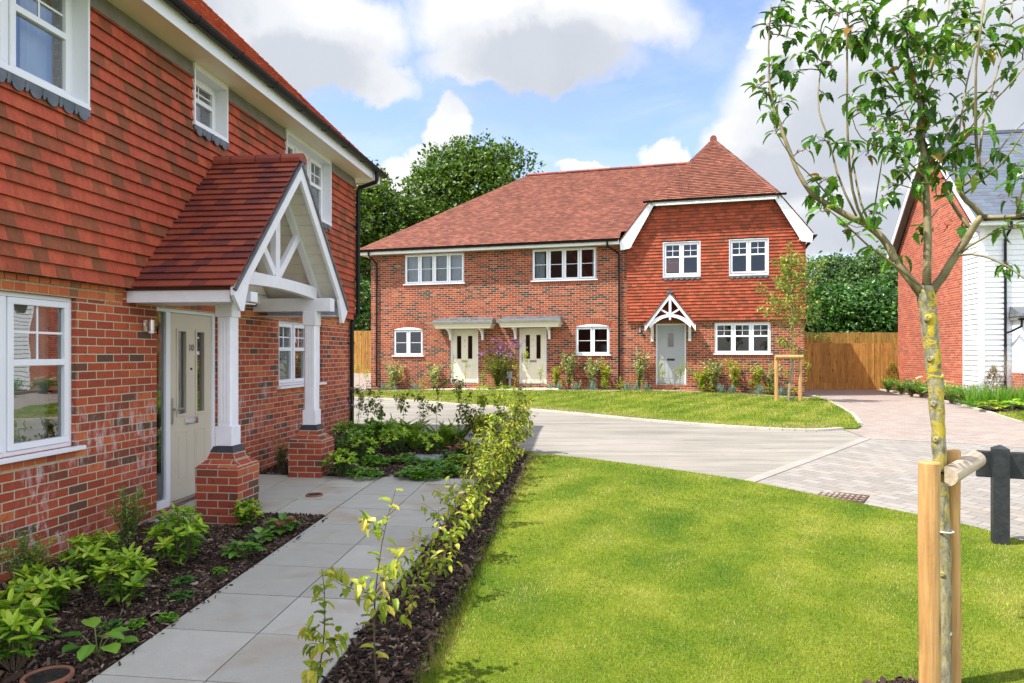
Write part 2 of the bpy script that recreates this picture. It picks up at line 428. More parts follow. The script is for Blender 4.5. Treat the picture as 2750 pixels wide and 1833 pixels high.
def text_mesh(name, txt, size, mat, parent, origin, U, N, ext=.003, spacing=1):
    cu = bpy.data.curves.new(name, 'FONT'); cu.body = txt; cu.size = size; cu.extrude = ext; cu.align_x = 'CENTER'; cu.space_character = spacing
    tmp = bpy.data.objects.new(name, cu); COL.objects.link(tmp)
    dg = bpy.context.evaluated_depsgraph_get(); me = bpy.data.meshes.new_from_object(tmp.evaluated_get(dg))
    bpy.data.objects.remove(tmp); me.name = name
    U, N = v3(U), v3(N); o3 = v3(origin)
    co = np.empty(len(me.vertices)*3); me.vertices.foreach_get('co', co); co = co.reshape(-1, 3)
    w = o3+co[:, :1]*U+co[:, 1:2]*np.array([0, 0, 1.])+co[:, 2:3]*N
    me.vertices.foreach_set('co', w.ravel()); me.update(); me.materials.clear(); me.materials.append(mat)
    o = bpy.data.objects.new(name, me); COL.objects.link(o); o.parent = parent; return o

def window(root, fr, u0, v0, u1, v1, lights, style='grid', recess=.045, sill=True, glass='glass', curtains=None, tilt_open=(), apron=None, boxed=None, label=None, split=.42, arch=0, sillw=.05):
    """white casement window; children: pane, glazing_bar, sill, curtain..."""
    W0 = -recess; mb = MB(); fb = .035
    fr.box(mb, u0, v0, W0-.07, u1, v0+fb, W0); fr.box(mb, u0, v1-fb, W0-.07, u1, v1, W0)
    fr.box(mb, u0, v0+fb, W0-.07, u0+fb, v1-fb, W0); fr.box(mb, u1-fb, v0+fb, W0-.07, u1, v1-fb, W0)
    iw = (u1-u0-2*fb)/lights; pm = MB(); bars = []
    for i in range(lights):
        a = u0+fb+i*iw; b = a+iw
        if i: fr.box(mb, a-.018, v0+fb, W0-.07, a+.018, v1-fb, W0-.004)
        a2, b2 = a+(.018 if i else 0)+.004, b-(.018 if i < lights-1 else 0)-.004; c2, d2 = v0+fb+.004, v1-fb-.004
        sf = .052; w1 = W0+.012; so = .03 if i in tilt_open else 0
        # sash frame
        for (p, q, r, t) in ((a2, c2, b2, c2+sf), (a2, d2-sf, b2, d2), (a2, c2+sf, a2+sf, d2-sf), (b2-sf, c2+sf, b2, d2-sf)):
            fr.box(mb, p, q, W0-.05, r, t, w1+so)
        gw = W0-.022+so
        A, B, C, D = a2+sf, b2-sf, c2+sf, d2-sf
        gm = MB(); bars.append(gm)
        if style == 'grid':
            tm = C+(D-C)*(1-split); fr.box(mb, A, tm-.026, W0-.05, B, tm+.026, w1+so)
            pm.quad(fr.p(A, C, gw), fr.p(B, C, gw), fr.p(B, tm-.026, gw), fr.p(A, tm-.026, gw))
            pm.quad(fr.p(A, tm+.026, gw), fr.p(B, tm+.026, gw), fr.p(B, D, gw), fr.p(A, D, gw))
            m2 = (A+B)/2; h2 = (tm+.026+D)/2
            fr.box(gm, m2-.009, tm+.026, gw-.006, m2+.009, D, gw+.006)
            fr.box(gm, A, h2-.009, gw-.006, m2-.009, h2+.009, gw+.006); fr.box(gm, m2+.009, h2-.009, gw-.006, B, h2+.009, gw+.006)
        else:
            pm.quad(fr.p(A, C, gw), fr.p(B, C, gw), fr.p(B, D, gw), fr.p(A, D, gw))
            h2 = (C+D)/2; fr.box(gm, A, h2-.009, gw-.006, B, h2+.009, gw+.006)
    if arch:
        n = 10; top = [(u0+(u1-u0)*k/n, v1+arch*(1-(2*k/n-1)**2)) for k in range(n+1)]
        fr.pris(mb, [(u0, v1-.002)]+top[1:-1]+[(u1, v1-.002)], .0, .006)
    w = mb.build('window', M['upvc'], root, bevel=.003)
    tag(w, label)
    pm.build('pane', M[glass], w); [b_.build('glazing_bar', M['upvc'], w) for b_ in bars]
    if sill:
        s = MB(); fr.pris(s, [(u0-sillw, v0-.035), (u1+sillw, v0-.035), (u1+sillw, v0), (u0-sillw, v0)], .0, .055)
        fr.box(s, u0, v0-.03, -.10, u1, v0-.002, .0); s.build('sill', M['upvc'], w, bevel=.004)
    if curtains:
        for (ca, cb, mat) in curtains:
            c = MB(); n = max(4, int((cb-ca)/.035)); pts = []
            for k in range(n+1):
                u = ca+(cb-ca)*k/n; pts.append((u, W0-.17+.022*sin(k*2.1)+.01*sin(k*.7)))
            for k in range(n):
                c.quad(fr.p(pts[k][0], v0-.05, pts[k][1]), fr.p(pts[k+1][0], v0-.05, pts[k+1][1]), fr.p(pts[k+1][0], v1, pts[k+1][1]), fr.p(pts[k][0], v1, pts[k][1]))
            c.build('curtain', M[mat], w, smooth=True)
    if boxed:
        d, top = boxed; s = MB(); bw = .018; v9 = v1 if top is None else top
        fr.box(s, u0-bw, v0-.02, W0-.0005, u0+.004, v9, d); fr.box(s, u1-.004, v0-.02, W0-.0005, u1+bw, v9, d)
        fr.box(s, u0-bw-.0, v0-.045, W0-.002, u1+bw, v0-.0202, d+.008); fr.box(s, u0-.0, v0-.020, W0-.002, u1+.0, v0+.004, d-.001)
        if top is None: fr.box(s, u0-bw, v1, W0-.08, u1+bw, v1+.02, d)
        elif top-v1 > .01: fr.box(s, u0+.005, v1-.006, W0-.0005, u1-.005, top-.001, d-.004)
        s.build('reveal_board', M['upvc'], w)
    if apron:
        d, hgt = apron; s = MB(); n = max(3, int((u1-u0+.1)/.165)); a0 = u0-.02; st = (u1-u0+.04)/n; vt = v0-.046
        fr.pris(s, [(a0, vt-hgt), (u1+.02, vt-hgt), (u1+.02, vt), (a0, vt)], d, d+.012)
        for k in range(n):
            c = a0+st*(k+.5); r = st*.33; pts = [(c+r*cos(x), vt-hgt+.002+r*.9*sin(x)) for x in np.linspace(pi, 2*pi, 9)]
            fr.pris(s, [(c-r, vt-hgt+.004)]+pts[1:-1]+[(c+r, vt-hgt+.004)], d+.004, d+.015)
            if k < n-1:
                s.tube([fr.p(c+st*.5, vt-hgt-.025, d+.012), fr.p(c+st*.5, vt-hgt+.05, d+.016)], .012, 6)
        s.build('lead_apron', M['lead'], w)
    return w

def edge_bricks(root, fr, u0, u1, v0, v1, name, bw=.065, gap=.010, proud=.004, bottom=0, mat='brick_single'):
    """one course of bricks on edge, each its own island"""
    mo = MB(); b = MB(); n = max(1, round((u1-u0+gap)/(bw+gap))); st = (u1-u0+gap)/n
    for k in range(n): fr.box(b, u0+k*st, v0, -.06, u0+(k+1)*st-gap, v1, proud+random.uniform(0, .002))
    fr.box(mo, u0-.004, v0-.01, -.05, u1+.004, v1+.008, .0018)
    o = b.build(name, M[mat], root); mo.build('mortar_bed', M['mortar'], o); return o

def gutter(mb, a, b, out, r=.056, n=7, br=.009):
    """half round gutter from a to b; out = outward unit vector"""
    a, b, out = v3(a), v3(b), v3(out); Z = np.array([0, 0, 1.]); pr = []
    for k in range(n+1):
        x = pi+pi*k/n; pr.append(out*(cos(x)*r)+Z*(sin(x)*r))
    outer = [a+p for p in pr]; vs = outer+[b+p for p in pr]+[a+p*.9 for p in pr]+[b+p*.9 for p in pr]; m = n+1
    fs = [(i, i+1, i+1+m, i+m) for i in range(n)]+[(i+2*m, i+3*m, i+1+3*m, i+1+2*m) for i in range(n)]
    fs += [(0, m, 3*m, 2*m), (n, 2*m+n, 3*m+n, m+n), tuple(range(n+1)), tuple(range(m, 2*m))[::-1]]
    mb.add(vs, fs)
    L = np.linalg.norm(b-a); t = (b-a)/L
    k = .25
    while k < L:
        c = a+t*k; mb.tube([c-out*.055+Z*.0, c-out*.05-Z*.05, c-Z*.066, c+out*.05-Z*.035, c+out*.068+Z*.006], br, 5); k += .85
    return mb

def downpipe(name, root, pts, r=.034, clips=()):
    mb = MB(); mb.tube(pts, r, 12)
    for c, d in clips:
        mb.tube([(c[0], c[1], c[2]-.02), (c[0], c[1], c[2]+.02)], r+.008, 12); mb.bar(c, (c[0]+d[0], c[1]+d[1], c[2]), .03, .03)
    return mb.build(name, M['gutter'], root, smooth=False)

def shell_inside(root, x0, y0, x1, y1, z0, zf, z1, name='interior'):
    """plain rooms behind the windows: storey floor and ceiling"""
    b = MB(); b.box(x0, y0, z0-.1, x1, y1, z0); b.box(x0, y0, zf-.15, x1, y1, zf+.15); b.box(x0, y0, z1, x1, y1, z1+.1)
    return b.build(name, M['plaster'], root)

# ================================================================== HOUSE 1 (near, left)
TH1 = -math.atan(230/1900)
c1, s1 = math.cos(TH1), math.sin(TH1)
def W1(x, y, z=None):
    """house-1 local (x out of the wall, y along it) -> world"""
    b = x-4.46; X = b*c1-y*s1; Y = b*s1+y*c1
    return (X, Y, gz(X, Y) if z is None else z)
h1 = empty('brick_house', W1(0, 0, 0), TH1, 'large near brick house with red hung tiles above, pitched porch and door number 10', 'house')
f1 = Fr((0, 0, 0), (0, 1, 0), (1, 0, 0))
YL, YR, XB = -3.0, 12.39, -8.6
W_A = (3.56, .86, 5.60, 2.13); W_D = (6.72, .03, 7.92, 2.15); W_B = (9.50, 1.19, 11.10, 2.13)
U_A = (3.60, 3.80, 5.62, 4.78); U_B = (7.26, 4.20, 7.93, 4.78); U_C = (9.56, 3.80, 11.22, 4.78)
mb = MB(); wall(mb, f1, YL, YR, -.5, 5.0, [W_A, W_D, W_B, U_A, U_B, U_C])
wall(mb, Fr((0, YR, 0), (-1, 0, 0), (0, 1, 0)), .3, -XB, -.5, 5.0)
wall(mb, Fr((XB, 0, 0), (0, -1, 0), (-1, 0, 0)), -YR, -YL, -.5, 5.0)
wall(mb, Fr((0, YL, 0), (1, 0, 0), (0, -1, 0)), XB, -.3, -.5, 5.0)
mb.build('wall', M['brick_near'], h1)
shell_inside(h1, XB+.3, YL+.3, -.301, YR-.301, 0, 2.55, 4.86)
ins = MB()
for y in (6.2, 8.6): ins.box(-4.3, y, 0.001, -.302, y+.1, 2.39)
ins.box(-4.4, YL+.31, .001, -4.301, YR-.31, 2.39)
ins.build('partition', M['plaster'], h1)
# soldier course and mortar above ground floor windows, string of bricks at tile foot
edge_bricks(h1, f1, YL, 6.19, 2.142, 2.205, 'brick_lintel', .103)
edge_bricks(h1, f1, 6.40, 9.0, 2.142, 2.205, 'brick_lintel', .103)
edge_bricks(h1, f1, 9.02, YR, 2.142, 2.205, 'brick_lintel', .103)
edge_bricks(h1, f1, YL, 6.19, 2.222, 2.262, 'brick_corbel', .103, proud=.02)
edge_bricks(h1, f1, 9.24, YR, 2.222, 2.262, 'brick_corbel', .103, proud=.02)
edge_bricks(h1, f1, W_A[0]-.1, W_A[2]+.11, .765, .825, 'brick_sill', .103)
edge_bricks(h1, f1, W_B[0]-.05, W_B[2]+.16, 1.09, 1.153, 'brick_sill', .103)
# windows
w = window(h1, f1, *W_A, 3, 'grid', glass='glass_near', curtains=[(3.6, 3.95, 'curtain_grey'), (5.02, 5.55, 'curtain_grey')], label='large three-light ground floor window of the near house', sillw=.055)
window(h1, f1, *W_B, 3, 'grid', glass='glass_near', label='smaller ground floor window behind the porch post')
window(h1, f1, *U_A, 3, 'grid', glass='glass_near', recess=.05, sill=False, boxed=(.10, 4.838), apron=(.092, .06), curtains=[(3.7, 3.95, 'curtain'), (5.25, 5.6, 'curtain')], label='upper floor window at the left edge of the photo')
window(h1, f1, *U_B, 1, 'grid', glass='glass_near', recess=.05, sill=False, boxed=(.10, 4.838), apron=(.092, .05), curtains=[(7.3, 7.85, 'curtain')], label='small single upper window above the porch')
window(h1, f1, *U_C, 3, 'grid', glass='glass_near', recess=.05, sill=False, boxed=(.10, 4.838), apron=(.092, .05), curtains=[(10.9, 11.2, 'curtain')], label='three-light upper window behind the porch gable')
# tile hanging (starts above the corbel) : backing + tiles
ZT = 2.27; HZ = 4.70
holes = [(u[0]-.018, u[1]-.02, u[2]+.018, 6) for u in (U_A, U_B, U_C)]
bk = MB(); wall(bk, f1, YL, YR+.05, ZT, HZ+.02, [(h[0], h[1], h[2], 6) for h in holes], th=.05, w=.052, back=False)
bk.build('tile_backing', M['underlay'], h1)
RZ, RS = 3.88, math.tan(R(47))
def porch_hole(v):
    z = v+ZT
    hw = (RZ-z)/RS-.02
    return (7.72-hw, 7.72+hw) if z < RZ+.02 and hw > 0 else None
base_sp = minus(lambda v: [(YL, YR+.06)], [(a, b-ZT-.03, c, d) for a, b, c, d in holes])
def sp1(v):
    out = base_sp(v); h = porch_hole(v)
    if h:
        nx = []
        for s_, e_ in out:
            if h[1] <= s_ or h[0] >= e_: nx.append((s_, e_)); continue
            if s_ < h[0]: nx.append((s_, h[0]))
            if e_ > h[1]: nx.append((h[1], e_))
        out = nx
    return out
tiles('wall_tile', M['tile_hung'], h1, (.053, 0, ZT), (0, 1, 0), (0, 0, 1), (1, 0, 0), int((HZ-ZT)/.1135)+1, sp1, .1135, .165, .040, .013, .0012)
for a, b in ((YL, U_A[0]-.02), (U_A[2]+.02, U_B[0]-.02), (U_B[2]+.02, U_C[0]-.02), (U_C[2]+.02, YR+.06)):
    ld = MB(); ld.hexa([(.055, a, HZ-.03), (.098, a, HZ-.03), (.098, b, HZ-.03), (.055, b, HZ-.03), (.055, a, 4.835), (.070, a, 4.835), (.070, b, 4.835), (.055, b, 4.835)]); ld.build('lead_flashing', M['lead_brown'], h1)
# eaves
ea = MB(); ea.box(.0, YL, 4.84, .40, YR+.40, 4.855); ea.box(XB, YR, 4.84, 0, YR+.40, 4.855)
ea.build('soffit', M['soffit'], h1)
fa = MB(); fa.box(.40, YL, 4.815, .42, YR+.42, 5.0); fa.box(XB-.4, YR+.40, 4.815, .3995, YR+.42, 5.0)
for k in range(1, 6): fa.box(.4201, YL+k*2.9+.9, 4.812, .4215, YL+k*2.9+1.0, 5.0)
fa.hexa([(.10, YR+.4201, 4.74), (.42, YR+.4201, 4.815), (.42, YR+.44, 4.815), (.10, YR+.44, 4.74), (.10, YR+.4201, 4.99), (.42, YR+.4201, 4.99), (.42, YR+.44, 4.99), (.10, YR+.44, 4.99)])
fa.build('fascia', M['upvc'], h1)
gm = MB(); gutter(gm, (.485, YL, 5.0), (.485, YR+.50, 5.0), (1, 0, 0), .068, br=.013); gm.build('gutter', M['gutter'], h1)
downpipe('downpipe', h1, [(.485, YR+.05, 4.96), (.485, YR+.05, 4.80), (.47, YR+.05, 4.77), (.17, YR+.02, 4.66), (.145, YR+.02, 4.60), (.145, YR+.02, 2.42), (.135, YR+.02, 2.36), (.07, YR-.03, 2.25), (.055, YR-.05, 2.18), (.055, YR-.05, .33)],
         .036, [((.145, YR+.02, 3.95), (-.1, -.02)), ((.145, YR+.02, 3.0), (-.1, -.02)), ((.055, YR-.05, 1.85), (-.05, -.1)), ((.055, YR-.05, .85), (-.05, -.1))])
# roof
EZ = 5.01; xr = -4.09; hr = .44-xr
def roof_plane1():
    O = (.44, 0, EZ); V = (-.7071, 0, .7071); N = (.7071, 0, .7071); L = hr/.7071
    ye = YR+.44
    sp = poly_spans([(YL, 0), (ye, 0), (ye-hr, L), (YL, L)])
    b = MB(); b.poly([(.44, YL, EZ), (.44, ye, EZ), (xr, ye-hr, EZ+hr), (xr, YL, EZ+hr)])
    b.poly([(.44, ye, EZ), (2*xr-.44, ye, EZ), (xr, ye-hr, EZ+hr)])
    b.poly([(xr, YL, EZ+hr), (xr, ye-hr, EZ+hr), (2*xr-.44, ye, EZ), (2*xr-.44, YL, EZ)])
    b.poly([(.44, YL, EZ), (xr, YL, EZ+hr), (2*xr-.44, YL, EZ)])
    ro = b.build('roof', M['underlay'], h1)
    tiles('roof_tile', M['tile_roof_near'], ro, O, (0, 1, 0), V, N, int(L/.1), sp, .1, .165, .034)
    hb = MB(); hips(hb, (.44, ye, EZ), (xr, ye-hr, EZ+hr), (1, 1, 1.2), .22, .1)
    for k in range(30): pass
    hb.build('hip_tile', M['tile_roof_near'], ro)
    return ro
roof_plane1()

# ---- front door of house 1
def door(root, fr, u0, v0, u1, v1, style, num, mat, side=0, recess=.05):
    W0 = -recess; mb = MB(); fb = .055
    fr.box(mb, u0, v0, W0-.09, u0+fb, v1, W0); fr.box(mb, u1-fb, v0, W0-.09, u1, v1, W0); fr.box(mb, u0+fb, v1-fb, W0-.09, u1-fb, v1, W0)
    if side:
        fr.box(mb, u0+side, v0, W0-.09, u0+side+.075, v1-fb, W0); fr.box(mb, u0+fb, v0, W0-.09, u0+side, v0+.09, W0)
    f = mb.build('door_frame', M['upvc'], root, bevel=.003)
    if side:
        p = MB(); p.quad(fr.p(u0+fb, v0+.09, W0-.03), fr.p(u0+side, v0+.09, W0-.03), fr.p(u0+side, v1-fb, W0-.03), fr.p(u0+fb, v1-fb, W0-.03)); p.build('side_pane', M['glass_near'], f)
    th = MB(); fr.box(th, u0+fb+(side and side+.02), v0, W0-.09, u1-fb, v0+.03, W0+.03); th.build('threshold', M['steel'], f)
    a = (u0+side+.075 if side else u0+fb)+.004; b = u1-fb-.004; c = v0+.034; d = v1-fb-.004; wd = b-a; ht = d-c
    dm = MB(); wf = W0-.022
    if style == 'two':
        gl = [(a+wd*.19, c+ht*.46, a+wd*.37, c+ht*.905), (a+wd*.63, c+ht*.46, a+wd*.81, c+ht*.905)]
    else:
        gl = [(a+wd*.385, c+ht*.63, a+wd*.60, c+ht*.87)]
    wall(dm, fr, a, b, c, d, gl, th=.045, w=wf)
    for g in gl:   # raised beading
        e = .028
        for (p, q, r, s) in ((g[0]-e, g[1]-e, g[2]+e, g[1]), (g[0]-e, g[3], g[2]+e, g[3]+e), (g[0]-e, g[1], g[0], g[3]), (g[2], g[1], g[2]+e, g[3])):
            fr.box(dm, p, q, wf-.01, r, s, wf+.012)
    if style == 'two':
        for (pa, pb) in ((a+wd*.17, a+wd*.40), (a+wd*.60, a+wd*.83)):
            z0, z1 = c+ht*.10, c+ht*.36
            e = .018
            for (p, q, r, s) in ((pa-e, z0-e, pb+e, z0), (pa-e, z1, pb+e, z1+e), (pa-e, z0, pa, z1), (pb, z0, pb+e, z1)):
                fr.box(dm, p, q, wf-.01, r, s, wf+.006)
            fr.box(dm, pa+.03, z0+.03, wf-.01, pb-.03, z1-.03, wf+.008)
    else:
        n = 5
        for k in range(n):
            pa = a+wd*.13+k*(wd*.74)/n; pb = pa+(wd*.74)/n-.012
            segs = [(c+ht*.10, c+ht*.93)]
            if pb > gl[0][0]-.03 and pa < gl[0][2]+.03: segs = [(c+ht*.10, gl[0][1]-.04), (gl[0][3]+.04, c+ht*.93)]
            for z0, z1 in segs: fr.box(dm, pa, z0, wf-.01, pb, z1, wf+.007)
    dr = dm.build('door', M[mat], root)
    gm_ = MB()
    for g in gl: gm_.quad(fr.p(g[0], g[1], wf-.02), fr.p(g[2], g[1], wf-.02), fr.p(g[2], g[3], wf-.02), fr.p(g[0], g[3], wf-.02))
    gm_.build('door_pane', M['glass_near' if side else 'glass_dark'], dr)
    lb = MB(); zc = c+ht*.415; lx = a+wd*(.5 if style == 'two' else .5); fr.box(lb, lx-.125, zc-.035, wf, lx+.125, zc+.035, wf+.014); fr.box(lb, lx-.11, zc-.02, wf+.014, lx+.11, zc+.022, wf+.020)
    lb.build('letterbox', M['chrome' if side else ('steel' if style == 'two' else 'dark_metal')], dr, bevel=.002)
    hx = a+.05 if style != 'r' else b-.05; hz = c+ht*.49
    hb = MB(); fr.box(hb, hx-.016, hz-.16, wf, hx+.016, hz+.12, wf+.012); fr.box(hb, hx-.01, hz-.01, wf+.01, hx+.01, hz+.01, wf+.06); fr.box(hb, hx-.01, hz-.01, wf+.05, hx+.13, hz+.01, wf+.066)
    hb.build('handle', M['steel'], dr, bevel=.003)
    sp_ = MB(); sp_.tube([fr.p(a+wd*.5, c+ht*(.70 if style == 'two' else .58), wf), fr.p(a+wd*.5, c+ht*(.70 if style == 'two' else .58), wf+.01)], .013, 10)
    if style == 'two': sp_.build('spyhole', M['dark_metal'], dr)
    nz = c+ht*(.80 if style == 'two' else .905)
    text_mesh('door_number', num, .105 if side else .09, M['number_grey'], dr, fr.p(a+wd*.5, nz, wf+.0045), fr.U, fr.N, .0035)
    return dr
door(h1, f1, *W_D, 'two', '10', 'door_cream', side=.24)
st = MB(); st.box(-.12, W_D[0]-.02, -.09, .02, W_D[2]+.02, .028); st.build('door_step', m_plain('plum_brick_step', (.14, .07, .065), .8, .1, 9), h1)

# ---- porch
po = empty('porch', (0, 7.72, 0)); po.parent = h1
def PB(): return MB()
XF = 1.08                      # how far the porch roof reaches
yL, yR_, zE = 7.72-1.47, 7.72+1.47, 2.30
b = MB(); n_ = math.hypot(1.47, 1.58); ny, nz_ = 1.58/n_, 1.47/n_
for sg in (-1, 1):
    ye_ = sg*1.47
    pts = [(-.02, ye_, zE), (-.02, 0, RZ), (-.02, 0, RZ-.05), (-.02, ye_+0, zE-.05)]
    b.prism(pts, (XF+.02, 0, 0))
roofp = b.build('porch_roof', M['underlay'], po)
for sg in (-1, 1):
    V = (0, -sg*1.47/n_, 1.58/n_); N = (0, sg*ny, nz_)
    U = (1, 0, 0)
    tiles('roof_tile', M['tile_porch'], roofp, (0, sg*(1.47+.03), zE-.032), U, V, N, int((n_+.0)/.1)+1, lambda v: [(0, XF+.03)] if v < n_ else [], .1, .165, .034, .013, .0012)
rb = MB()
for k in range(4):
    a, c = .0+k*.30, .0+(k+1)*.30-.012; a = max(a, 0); c = min(c, XF+.05)
    prof = [(cos(x)*.095, sin(x)*.075+RZ-.02) for x in np.linspace(-.35, pi+.35, 9)]
    rb.prism([(a, p, z) for p, z in prof], (c-a, 0, 0))
rb.build('ridge_tile', M['tile_porch'], roofp)
# under-cloak strip (grey) and white bargeboards
for sg in (-1, 1):
    un = MB(); un.bar((XF+.03, sg*1.50, zE-.055), (XF+.03, 0, RZ-.045), .03, .03, (1, 0, 0)); un.build('undercloak', M['lead'], po)
for sg in (-1, 1):
    bb = MB(); y0 = sg*1.47; dz = .15
    tail = [(XF-.012, sg*1.50, 2.27), (XF-.012, 0, RZ-.055), (XF-.012, 0, RZ-.055-.19), (XF-.012, sg*1.20, 2.27+.10), (XF-.012, sg*1.31, 2.06), (XF-.012, sg*1.37, 2.06), (XF-.012, sg*1.50, 2.20)]
    if sg > 0: tail = tail[::-1]
    bb.prism(tail, (.035, 0, 0)); bb.build('bargeboard', M['paint'], po)
# side beams, fascia
for nm, y, z0, z1 in (('side_beam', -1.0, 2.17, 2.27), ('side_beam', 1.10, 2.20, 2.37)):
    q = MB(); q.box(.0, y-.07, z0, XF-.03, y+.07, z1); q.build(nm, M['paint'], po, bevel=.004)
q = MB(); q.box(.0, -1.46, 2.14, XF-.04, -1.435, 2.285); q.box(0, -1.434, 2.145, XF-.05, -.93, 2.155); q.build('fascia', M['paint'], po)
q = MB(); q.box(.0, 1.435, 2.14, XF-.04, 1.46, 2.285); q.box(0, 1.17, 2.145, XF-.05, 1.434, 2.155); q.build('fascia', M['paint'], po)
q = MB(); q.box(-.0, -1.49, 2.286, XF+.01, -1.462, 2.30); q.build('eaves_trim', M['gutter'], po)
# truss at the posts
tx = .84
q = MB(); arch = [(tx, y, 2.40-.05*(y/1.1)**2) for y in np.linspace(-1.1, 1.1, 9)]; topl = [(tx, y, 2.53-.02*(y/1.1)**2) for y in np.linspace(1.1, -1.1, 9)]
q.prism(arch+topl, (-.09, 0, 0)); q.build('tie_beam', M['paint'], po, bevel=.004)
q = MB(); q.box(tx-.08, -.055, 2.5, tx-.01, .055, 3.70); q.build('king_post', M['paint'], po, bevel=.004)
for sg in (-1, 1):
    q = MB(); q.bar((tx-.045, sg*.06, 2.56), (tx-.045, sg*.62, 3.12), .06, .09, (0, sg*-.7, .7)); q.build('strut', M['paint'], po, bevel=.004)
    q = MB(); q.bar((tx-.045, sg*1.33, 2.33), (tx-.045, sg*.0, 3.76), .08, .10, (0, sg*.7, .7)); q.build('rafter', M['paint'], po, bevel=.004)
# boarded lining under the slopes
for sg in (-1, 1):
    q = MB(); k = 0
    for i in range(14):
        t0, t1 = i/14, (i+1)/14-.006
        A = (0.01, sg*(1.43*(1-t0)), 2.27+(RZ-.14-2.27)*t0); B_ = (0.01, sg*(1.43*(1-t1)), 2.27+(RZ-.14-2.27)*t1)
        q.prism([A, B_, (B_[0], B_[1], B_[2]+.02), (A[0], A[1], A[2]+.02)], (XF-.05, 0, 0))
    q.build('lining_board', M['cream'], po)
# gable boarding at the wall
q = MB()
for i in range(12):
    z0 = 2.30+i*.125; z1 = z0+.118; hw0 = (RZ-.15-z0)/RS; hw1 = (RZ-.15-z1)/RS
    if hw1 > .02: q.prism([(.075, -hw0, z0), (.075, hw0, z0), (.075, hw1, z1), (.075, -hw1, z1)], (.018, 0, 0))
q.build('gable_board', M['cream'], po)
# posts on brick pedestals
for (yc, gb) in ((-1.0, -.12), (1.10, -.06)):
    xc = .77; q = MB()
    q.box(xc-.088, yc-.088, .735, xc+.088, yc+.088, .93); q.box(xc-.088, yc-.088, 2.02, xc+.088, yc+.088, 2.2)
    cr = []
    for (sx, sy) in ((1, -1), (1, 1), (-1, 1), (-1, -1)):
        cr += [(xc+sx*(.062 if sx*sy < 0 else .078), yc+sy*(.078 if sx*sy < 0 else .062)), (xc+sx*(.078 if sx*sy < 0 else .062), yc+sy*(.062 if sx*sy < 0 else .078))]
    q.prism([(x, y, .93) for x, y in cr], (0, 0, 1.09))
    for k in (-1, 0, 1):   # flutes as slim raised fillets between grooves
        q.box(xc-.0795, yc+k*.036-.010, .97, xc+.0795, yc+k*.036+.010, 1.98); q.box(xc+k*.036-.010, yc-.0795, .97, xc+k*.036+.010, yc+.0795, 1.98)
    q.build('post', M['paint'], po, bevel=.004)
    ped = MB(); h = .22; z1 = .54
    ped.box(xc-h, yc-h, gb-.1, xc+h, yc+h, z1)
    def fr_(z0, h0, z1_, h1_): ped.hexa([(xc-h0, yc-h0, z0), (xc+h0, yc-h0, z0), (xc+h0, yc+h0, z0), (xc-h0, yc+h0, z0), (xc-h1_, yc-h1_, z1_), (xc+h1_, yc-h1_, z1_), (xc+h1_, yc+h1_, z1_), (xc-h1_, yc+h1_, z1_)])
    fr_(z1, h, z1+.065, h-.075)
    fr_(z1+.078, h-.078, z1+.135, h-.10)
    pd = ped.build('pedestal', M['brick_pier'], po)
    mo = MB(); mo.box(xc-h+.082, yc-h+.082, z1+.06, xc+h-.082, yc+h-.082, z1+.08); mo.build('mortar_bed', M['mortar'], pd)
    cp = MB(); z2 = z1+.136
    cp.hexa([(xc-.125, yc-.125, z2), (xc+.125, yc-.125, z2), (xc+.125, yc+.125, z2), (xc-.125, yc+.125, z2), (xc-.10, yc-.10, z2+.055), (xc+.10, yc-.10, z2+.055), (xc+.10, yc+.10, z2+.055), (xc-.10, yc+.10, z2+.055)])
    cp.build('capstone', M['blue_cap'], pd)
# wall lamp beside the door
def wall_lamp(world, rz, label):
    L = empty('wall_lamp', world, rz, label, 'wall lamp', 'steel wall lamps by front doors')
    q = MB(); q.box(0, -.03, -.055, .012, .03, .055); q.build('back_plate', M['steel'], L)
    q = MB(); q.box(.012, -.012, .0, .05, .012, .03); q.build('arm', M['steel'], L)
    q = MB(); q.tube([(.075, 0, -.05), (.075, 0, .055)], .03, 14); q.build('lamp_body', M['steel'], L)
    q = MB(); q.tube([(.075, 0, -.075), (.075, 0, -.0505)], .024, 14); q.build('lens', M['upvc'], L)
wx = W1(0.002, 6.52, 1.93); wall_lamp(wx, TH1, 'brushed steel wall lamp on brick between large window and the near front door')
# hopper / gully box at the corner of house 1
g = empty('gully_box', W1(.12, YR-.35, .13), TH1, 'terracotta gully box at the foot of the near black downpipe', 'drain')
q = MB(); q.hexa([(-.1, -.22, 0), (.16, -.22, 0), (.16, .25, 0), (-.1, .25, 0), (-.1, -.16, .15), (.08, -.16, .15), (.08, .25, .15), (-.1, .25, .15)]); q.box(-.1, -.2, .155, .11, .26, .185)
q.build('surround', M['terracotta'], g)
q = MB(); q.box(-.07, .28, .0, .09, .42, .12); q.build('inlet', M['terracotta'], g)
# flatten: the porch members become parts of the house
for ch in list(po.children):
    ch.parent = h1; ch.location = (0, 7.72, 0)
bpy.data.objects.remove(po)

